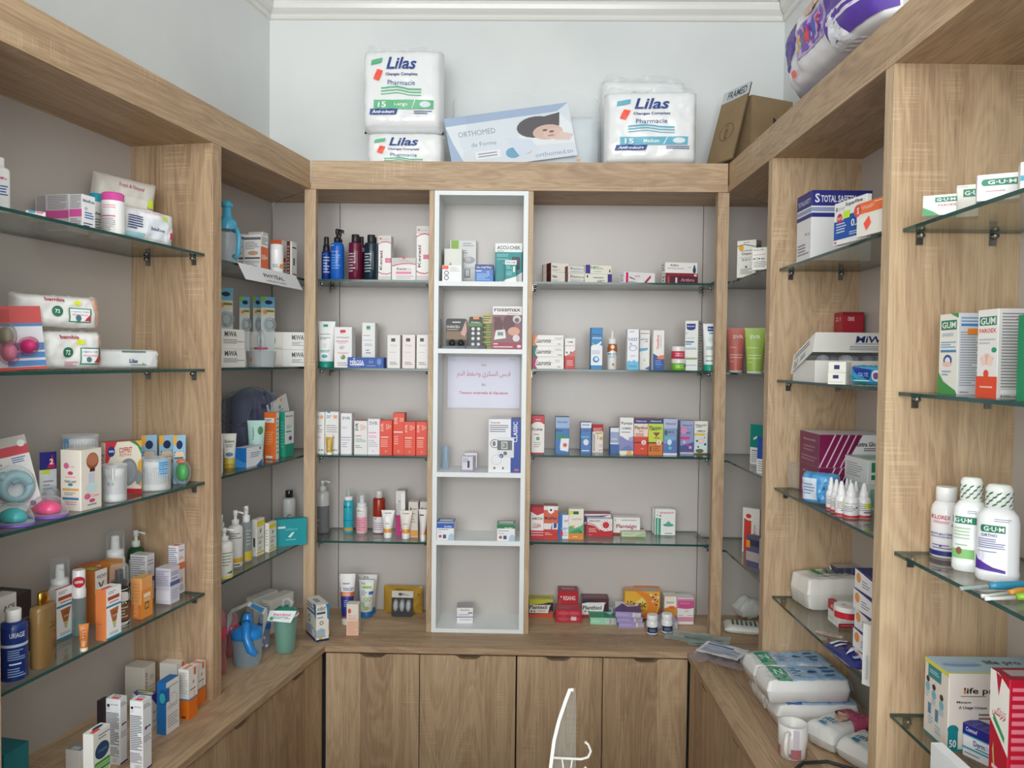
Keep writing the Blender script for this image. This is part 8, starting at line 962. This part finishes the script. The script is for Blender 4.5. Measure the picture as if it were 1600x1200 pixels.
pack('cotton_pack', 'blue faceted pattern pack with white label at the front of the third right shelf', 'pack', (0.6258, 1.6222, 1.3655), (0, 0, -0.8566), (0.0696, 0.05, 0.0649), '58a8e0~g', F='r .05 .15 .56 .85 d8e4f0;l .12 .3 .5 .7 4 8aa0c8;p 2a70c0 0.6 0.1 0.70 0.15 0.64 0.26;p a8d8f4 0.72 0.2 0.82 0.25 0.76 0.36;p 3a8ad4 0.84 0.1 0.94 0.15 0.88 0.26;p a8d8f4 0.62 0.4 0.72 0.45 0.66 0.56;p 1a4a90 0.74 0.5 0.84 0.55 0.78 0.66;p a8d8f4 0.86 0.4 0.96 0.45 0.90 0.56;p 3a8ad4 0.62 0.7 0.72 0.75 0.66 0.86;p a8d8f4 0.78 0.76 0.88 0.81 0.82 0.92;p 2a70c0 0.1 0.0 0.20 0.05 0.14 0.16;p 3a90e0 0.3 0.86 0.40 0.91 0.34 1.02', power=5, wr=0.004, seed=31)
clear_wrap((0.6457, 1.8011, 1.3654))
bottle('dropper_bottle', 'white red footed dropper bottle in front with the yellow label on its left', 'bottle', (0.63, 1.483, 1.3653), -0.402, (0.0285, 0.0663), kit('drop', 'f4f4f4~g', 'f8f8f8~g', 'c83040'), F='b .5 .42 .7 .03 4a4a58 Glycerine;l .1 .18 .9 .36 4 a8a0a8;r .8 .3 .88 .33 2a2a30', grp='white dropper bottles with red feet')
bottle('dropper_bottle', 'white red footed dropper bottle at the right end of the front row', 'bottle', (0.6551, 1.4834, 1.3653), -0.416, (0.0255, 0.0662), kit('drop', 'f4f4f4~g', 'f8f8f8~g', 'c83040'), F='l .2 .2 .9 .44 4 a8a0a8;s .55 .3 .98 .42 d8e838;l .5 .14 .95 .2 1 3a3a40', grp='white dropper bottles with red feet')
bottle('dropper_bottle', 'white red footed third from the left in the front row of dropper bottles', 'bottle', (0.6188, 1.5017, 1.3653), -0.391, (0.0227, 0.0669), kit('drop', 'f4f4f4~g', 'f8f8f8~g', 'c83040'), F='l .2 .2 .9 .44 4 a8a0a8;s .55 .3 .98 .42 d8e838;l .5 .14 .95 .2 1 3a3a40', grp='white dropper bottles with red feet')
bottle('dropper_bottle', 'white red footed second from the left in the front row of dropper bottles', 'bottle', (0.6223, 1.5343, 1.3653), -0.385, (0.0205, 0.0653), kit('drop', 'f4f4f4~g', 'f8f8f8~g', 'c83040'), F='b .5 .42 .7 .03 4a4a58 Glycerine;l .1 .18 .9 .36 4 a8a0a8;r .8 .3 .88 .33 2a2a30', grp='white dropper bottles with red feet')
bottle('dropper_bottle', 'white red footed leftmost dropper bottle in the front row', 'bottle', (0.6215, 1.5586, 1.3653), -0.379, (0.0191, 0.0658), kit('drop', 'f4f4f4~g', 'f8f8f8~g', 'c83040'), F='b .5 .42 .7 .03 4a4a58 Glycerine;l .1 .18 .9 .36 4 a8a0a8;r .8 .3 .88 .33 2a2a30', grp='white dropper bottles with red feet')
bottle('dropper_bottle', 'white red footed left one of the back row of dropper bottles', 'bottle', (0.6654, 1.5882, 1.3653), -0.397, (0.0153, 0.0593), kit('drop', 'f4f4f4~g', 'f8f8f8~g', 'c83040'), F='b .5 .42 .7 .03 4a4a58 Glycerine;l .1 .18 .9 .36 4 a8a0a8;r .8 .3 .88 .33 2a2a30', grp='white dropper bottles with red feet')
bottle('dropper_bottle', 'white red footed middle one of the back row of dropper bottles', 'bottle', (0.6629, 1.5646, 1.3653), -0.401, (0.0134, 0.0611), kit('drop', 'f4f4f4~g', 'f8f8f8~g', 'c83040'), F='b .5 .42 .7 .03 4a4a58 Glycerine;l .1 .18 .9 .36 4 a8a0a8;r .8 .3 .88 .33 2a2a30', grp='white dropper bottles with red feet')
bottle('dropper_bottle', 'white red footed right one of the back row of dropper bottles', 'bottle', (0.663, 1.539, 1.3653), -0.407, (0.017, 0.0613), kit('drop', 'f4f4f4~g', 'f8f8f8~g', 'c83040'), F='b .5 .42 .7 .03 4a4a58 Glycerine;l .1 .18 .9 .36 4 a8a0a8;r .8 .3 .88 .33 2a2a30', grp='white dropper bottles with red feet')
carton('carton', 'row of dark blue and white small cartons in shrink wrap behind the cotton pack', 'box', (0.7511, 1.7934, 1.1053), 0.121, (0.055, 0.0359, 0.0833), '4a4868', R='r 0 0 1 .8 33324e;r .3 0 .33 1 8a88a8;r .62 0 .65 1 8a88a8;l .05 .2 .28 .6 3 8a90b8;l .36 .2 .6 .6 3 8a90b8;l .68 .2 .95 .6 3 8a90b8', L='p f0f0f0 0 .9 1 .4 1 .6 0 1;r 0 0 1 .5 3a3050', T='r 0 0 1 1 c0bcb4')
lying('cotton_pack', 'white cotton wool pack with green print lying on the lowest right shelf', 'pack', (0.6386, 1.716, 1.1054), 0.138, .135, .085, .07, 0, 'f0ece6', 'r .25 .3 .85 .98 e4ece4;b .5 .6 .16 .3 2a6a3a 100;V .7 .6 .14 .5 2a5a4a COTON;r .3 .4 .4 .9 3a8a50;L .52 .4 .62 .9 3 2a5a3a', None, 41, 13, .002)
carton('plaster_box', 'white box with red lid band, holding a roll of tape on top', 'box', (0.7138, 1.6385, 1.1053), 0.016, (0.1, 0.055, 0.0455), 'efeeea', R='r 0 .56 1 1 b81f30;r 0 .5 1 .53 c84a58;r 0 0 .5 .2 b02030;l .05 .06 .45 .14 1 e0a0a8', L='r 0 .6 1 1 c02434;r 0 .56 1 .59 d84a58;b .5 .78 .5 .2 f0d0d0 elite;l .1 .1 .6 .3 2 c8c8c8', T='r 0 0 1 1 d8d4d0;r .0 .0 .12 1 c02434')
tape_roll((0.6547, 1.5448, 1.1508))
carton('carton', 'navy and white carton with orange dot, lowest of five', 'box', (0.6424, 1.3731, 1.1053), 0.016, (0.06, 0.075, 0.0355), '33307a', R='r 0 0 1 .8 eceaf0', L='p f0eef0 0 0 1 0 .9 .8 0 1;c .2 .6 .12 f09a4a;l .4 .2 .8 .6 3 9a98b8;p 33307a .92 .0 1 0 1 1 .9 1', T='r 0 0 1 1 3a3870', grp='navy and white cartons stacked five high')
carton('carton', 'navy and white carton with orange dot, second lowest of five', 'box', (0.6411, 1.3753, 1.1414), 0.051, (0.06, 0.075, 0.0355), '33307a', R='r 0 0 1 .8 eceaf0', L='p f0eef0 0 0 1 0 .9 .8 0 1;c .2 .6 .12 f09a4a;l .4 .2 .8 .6 3 9a98b8;p 33307a .92 .0 1 0 1 1 .9 1', T='r 0 0 1 1 3a3870', grp='navy and white cartons stacked five high')
carton('carton', 'navy and white carton with orange dot, middle of five', 'box', (0.6424, 1.3754, 1.1775), 0.016, (0.06, 0.075, 0.0355), '33307a', R='r 0 0 1 .8 eceaf0', L='p f0eef0 0 0 1 0 .9 .8 0 1;c .2 .6 .12 f09a4a;l .4 .2 .8 .6 3 9a98b8;p 33307a .92 .0 1 0 1 1 .9 1', T='r 0 0 1 1 3a3870', grp='navy and white cartons stacked five high')
carton('carton', 'navy and white carton with orange dot, second highest of five', 'box', (0.641, 1.3775, 1.2136), 0.051, (0.06, 0.075, 0.0355), '33307a', R='r 0 0 1 .8 eceaf0', L='p f0eef0 0 0 1 0 .9 .8 0 1;c .2 .6 .12 f09a4a;l .4 .2 .8 .6 3 9a98b8;p 33307a .92 .0 1 0 1 1 .9 1', T='r 0 0 1 1 3a3870', grp='navy and white cartons stacked five high')
carton('carton', 'navy and white carton with orange dot, highest of five', 'box', (0.6423, 1.3777, 1.2497), 0.016, (0.06, 0.075, 0.0355), '33307a', R='r 0 0 1 .8 eceaf0', L='p f0eef0 0 0 1 0 .9 .8 0 1;c .2 .6 .12 f09a4a;l .4 .2 .8 .6 3 9a98b8;p 33307a .92 .0 1 0 1 1 .9 1', T='r 0 0 1 1 3a3870', grp='navy and white cartons stacked five high')
carton('medicine_box', 'small white box with barcode in front of the navy stack, touching the partition', 'box', (0.6081, 1.3285, 1.1053), 0.540, (0.03, 0.02, 0.1059), 'e8e6e2', L='k .2 .1 .8 .5')
paper_strip((0.6261, 1.5629, 1.1054))
mask_packet((0.629, 1.4676, 1.1054), (0.614, 1.3603, 1.1054))
worktop_things((0.549, 1.5394, 0.8684), (0.5758, 1.494, 0.8684))
pads((0.5549, 1.6535, 0.8684), 0.051, 0.184, 'long white absorbent pad packs with green and blue print', 'r .12 .02 .3 .98 1a9a78;p 9ac0e4 .3 .02 .98 .02 .98 .98 .3 .98 .34 .5;l .36 .2 .5 .8 4 4a80b0;b .62 .5 .12 .2 2a5a90 slip;p 2a4a8a .6 .4 .66 .5 .6 .6 .56 .5;l .74 .15 .92 .85 3 3a6aa0;b .2 .5 .1 .3 c8f0e0 N')
pink_packs((0.625, 1.5279, 0.8684), 0.5, (0.6639, 1.4569, 0.8684), 0.5)
corner_pouches((0.5003, 2.1772, 0.8684), (0.5374, 2.0218, 0.8684), (0.6486, 2.236, 0.8684), (0.7057, 2.3939, 0.8684))
carton('toothpaste_box', 'white toothpaste box with green corner and red word, leftmost on the top right edge shelf', 'box', (0.6087, 1.1535, 1.8793), 1.098, (0.03, 0.0438, 0.0292), 'f2f1ea', L='l .05 .9 .4 .97 1 c0c0c0;r .36 .64 1 .88 148060;b .68 .76 .54 .14 f4f8f4 G·U·M;b .72 .48 .54 .12 c05a70 PAROEX;p 3a9a58 0 0 .5 0 .3 .2 0 .42')
carton('toothpaste_box', 'white toothpaste box second from the left on the top right edge shelf', 'box', (0.655, 1.1644, 1.8793), 1.098, (0.03, 0.029, 0.0466), 'f2efe6', L='l .05 .92 .5 .97 1 c0c0c0;r .3 .62 1 .86 148060;b .66 .74 .6 .14 f4f8f4 G·U')
carton('toothpaste_box', 'larger white toothpaste box with a big green logo on the top right edge shelf', 'box', (0.6282, 1.0462, 1.8793), 1.098, (0.03, 0.0488, 0.0342), 'f2f1f4', L='l .05 .92 .3 .97 1 c0c0c0;r .18 .56 .98 .82 148060;e .18 .69 .08 .13 148060;b .58 .69 .66 .15 f4f8f4 G·U·M;l .2 .3 .9 .4 1 c8a0a8')
carton('toothpaste_box', 'white and blue toothpaste box cut by the right picture edge, top shelf', 'box', (0.6289, 0.9772, 1.8793), 1.098, (0.03, 0.0271, 0.0329), 'f4f3ee', L='r 0 .3 1 .5 2a9ac0')
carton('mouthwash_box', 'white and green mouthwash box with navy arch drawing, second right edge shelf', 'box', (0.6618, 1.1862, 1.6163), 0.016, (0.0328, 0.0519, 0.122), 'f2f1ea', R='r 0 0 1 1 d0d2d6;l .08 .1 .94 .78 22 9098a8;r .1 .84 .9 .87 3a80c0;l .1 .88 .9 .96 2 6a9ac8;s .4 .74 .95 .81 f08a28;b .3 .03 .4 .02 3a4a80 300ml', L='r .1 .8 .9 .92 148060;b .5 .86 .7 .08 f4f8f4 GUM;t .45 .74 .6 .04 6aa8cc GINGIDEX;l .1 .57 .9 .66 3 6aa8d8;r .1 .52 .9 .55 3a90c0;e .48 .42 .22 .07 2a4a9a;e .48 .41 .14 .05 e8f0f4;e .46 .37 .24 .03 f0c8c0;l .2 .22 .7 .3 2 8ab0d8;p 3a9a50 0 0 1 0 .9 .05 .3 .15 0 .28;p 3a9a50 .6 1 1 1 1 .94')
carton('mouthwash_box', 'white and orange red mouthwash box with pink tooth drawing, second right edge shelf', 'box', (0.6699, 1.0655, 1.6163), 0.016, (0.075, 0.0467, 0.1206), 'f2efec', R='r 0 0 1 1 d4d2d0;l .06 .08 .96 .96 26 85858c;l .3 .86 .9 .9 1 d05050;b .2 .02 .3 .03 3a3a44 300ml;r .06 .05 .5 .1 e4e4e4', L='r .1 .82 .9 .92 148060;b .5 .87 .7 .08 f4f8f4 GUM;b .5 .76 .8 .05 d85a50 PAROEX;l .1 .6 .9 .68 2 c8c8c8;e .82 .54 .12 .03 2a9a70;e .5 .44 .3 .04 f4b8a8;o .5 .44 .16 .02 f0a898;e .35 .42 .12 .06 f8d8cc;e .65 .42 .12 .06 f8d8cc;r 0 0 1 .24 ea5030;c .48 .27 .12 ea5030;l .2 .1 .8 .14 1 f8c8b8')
carton('medicine_box', 'green box just entering at the right picture edge, second shelf', 'box', (0.6391, 0.9551, 1.6163), 0.016, (0.04, 0.05, 0.1076), '1d8a5c')
bottle('mouthwash_bottle', 'white mouthwash bottle with red and navy lettering, round screw cap, right edge', 'bottle', (0.6734, 1.23, 1.3563), -0.501, (0.0436, 0.1103), kit('mouthround', 'f4f2f4~g', 'fafafa~g'), F='b .35 .58 .6 .06 c83a58 KLOREX;l .1 .49 .6 .53 2 d87088;r .68 .46 .95 .49 8a60a0;b .44 .34 .84 .03 3a3f8a ANTI-BACTERIEN;b .5 .3 .9 .025 3a3f8a SOLUTION BUCCALE;l .1 .12 .9 .2 2 8a80a8;c .35 .17 .04 3a3f8a;r 0 .03 1 .1 22307a')
bottle('mouthwash_bottle', 'mouthwash bottle with patterned cap and lime green label, middle of three', 'bottle', (0.6634, 1.145, 1.3563), -0.525, (0.0473, 0.1383), kit('mouthwash', 'f2f5f5~g', 'f4f6f0~g'), F='r .0 .51 .66 .585 148060;e .14 .548 .04 .037 148060;b .3 .548 .46 .05 f4f8f4 G·U·M;l .4 .62 .8 .66 2 9aa0a8;l .05 .34 .5 .48 4 b8d0b0;r .02 .14 .62 .24 8acb78;e .2 .22 .08 .04 8a5a48;l .1 .27 .6 .3 1 a8c898', ratio=0.7, power=3.2)
bottle('mouthwash_bottle', 'mouthwash bottle with patterned cap and purple swoosh, nearest of three', 'bottle', (0.6737, 1.0953, 1.3563), -0.551, (0.0544, 0.1362), kit('mouthwash', 'f4f5f8~g', 'f4f6f0~g'), F='r .14 .51 .66 .585 148060;e .14 .548 .04 .037 148060;b .4 .548 .46 .05 f4f8f4 G·U·M;l .4 .62 .8 .66 2 9aa0a8;b .3 .48 .36 .03 5a4a90 ORTHO;l .06 .34 .66 .45 5 8a88b8;l .06 .3 .5 .32 1 8a88b8;p 5a34a0 .02 .12 .68 .1 .68 .13 .4 .15 .15 .2 .02 .26;e .12 .26 .08 .05 e8e4f4', ratio=0.7, power=3.2)
cap_print('mouthwash_bottle.001'); cap_print('mouthwash_bottle.002')
brushes((0.6351, 1.0355, 1.3564), (0.6421, 0.9972, 1.3564))
carton('mask_box', 'large white and teal mask box with yellow edge and black lettering', 'box', (0.7057, 1.1664, 1.0883), 0.016, (0.15, 0.0665, 0.1166), 'e9dfd6', R='b .33 .77 .36 .1 1f1a1c life pro;c .16 .77 .015 f09040;l .12 .7 .5 .72 1 6a5a5a;b .15 .63 .14 .04 3a3434 Masque;b .24 .56 .28 .05 3a3434 A Usage Unique;l .3 .4 .5 .5 2 7a6a68;l .24 .26 .5 .3 2 8a7a78;r 0 0 .1 .28 12808a;e .05 .28 .055 .06 12808a;b .05 .1 .07 .1 e8f4f4 50;r 0 0 1 .03 1a8a94', L='r 0 0 1 .03 1a8a94;r .16 .78 .7 .96 2a8a94;l .22 .84 .62 .9 2 a8d8dc;r 0 .95 1 1 e0d848;c 0.16 0.74 .07 3a2a2a;e 0.16 0.64 .09 .06 7ab8cc;l 0.07 0.50 0.25 0.58 3 9ac0d0;c 0.42 0.68 .07 3a2a2a;e 0.42 0.58 .09 .06 7ab8cc;l 0.33 0.44 0.51 0.52 3 9ac0d0;c 0.74 0.62 .07 3a2a2a;e 0.74 0.52 .09 .06 7ab8cc;l 0.65 0.38 0.83 0.46 3 9ac0d0;r .2 .3 .32 .44 4a88a8;l .22 .16 .44 .28 3 9ac0d0;r .5 .26 .62 .42 4a88a8;l .5 .1 .74 .22 3 9ac0d0', T='r 0 0 1 1 a8c4d4;r .0 0 1 .05 d8d848;e .25 .5 .2 .12 7a9cc8;e .25 .62 .18 .08 9ab8dc;b .7 .62 .36 .3 3a3436 life pro;r .5 0 1 .1 d8d4cc')
carton('herbal_box', 'red and white herbal box with Arabic script beside the large mask box', 'box', (0.6499, 0.9709, 1.0883), 0.016, (0.09, 0.0381, 0.1827), 'b3122e', R='l .04 .2 .9 .9 12 d06878;l .04 .5 .9 .96 8 d87888', L='p f0ece6 0 .66 1 .46 1 .93 .42 1 0 1;p b3122e .3 1 .6 .98 .46 .84;b .5 .72 .7 .08 c02a48 ﺲﻜﻟﺰﻧﺰﺗ;p 3a9a60 .2 .66 .8 .54 .82 .58 .24 .7;p c8a86a .2 .44 .26 .5 .5 .1 .46 .1;l .2 .3 .7 .36 1 e8c0c8;l .3 .2 .9 .26 1 e8c0c8;l .3 .1 .8 .16 1 e8c0c8', T='r 0 0 1 1 8a1a30;r .1 .3 .9 .8 a89a98')
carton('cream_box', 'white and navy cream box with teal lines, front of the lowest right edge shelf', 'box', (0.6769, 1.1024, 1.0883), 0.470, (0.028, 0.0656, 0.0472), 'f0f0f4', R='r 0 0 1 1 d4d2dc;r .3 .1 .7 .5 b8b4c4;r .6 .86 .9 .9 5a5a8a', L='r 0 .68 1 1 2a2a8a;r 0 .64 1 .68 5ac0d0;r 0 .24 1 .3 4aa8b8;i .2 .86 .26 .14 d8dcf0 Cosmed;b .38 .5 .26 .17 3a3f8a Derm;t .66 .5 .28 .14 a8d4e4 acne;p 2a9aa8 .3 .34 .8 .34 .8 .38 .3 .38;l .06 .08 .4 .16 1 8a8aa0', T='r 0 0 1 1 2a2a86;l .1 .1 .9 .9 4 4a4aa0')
carton('cream_box', 'teal striped box end entering at the lower right corner of the picture', 'box', (0.6738, 1.0313, 1.0883), 0.365, (0.05, 0.0136, 0.03), '1a8a98', R='r 0 0 1 1 167a88', L='r 0 0 1 1 167a88', T='L 0 0 1 1 9 5ab8c0')
top_goods()
foreground()
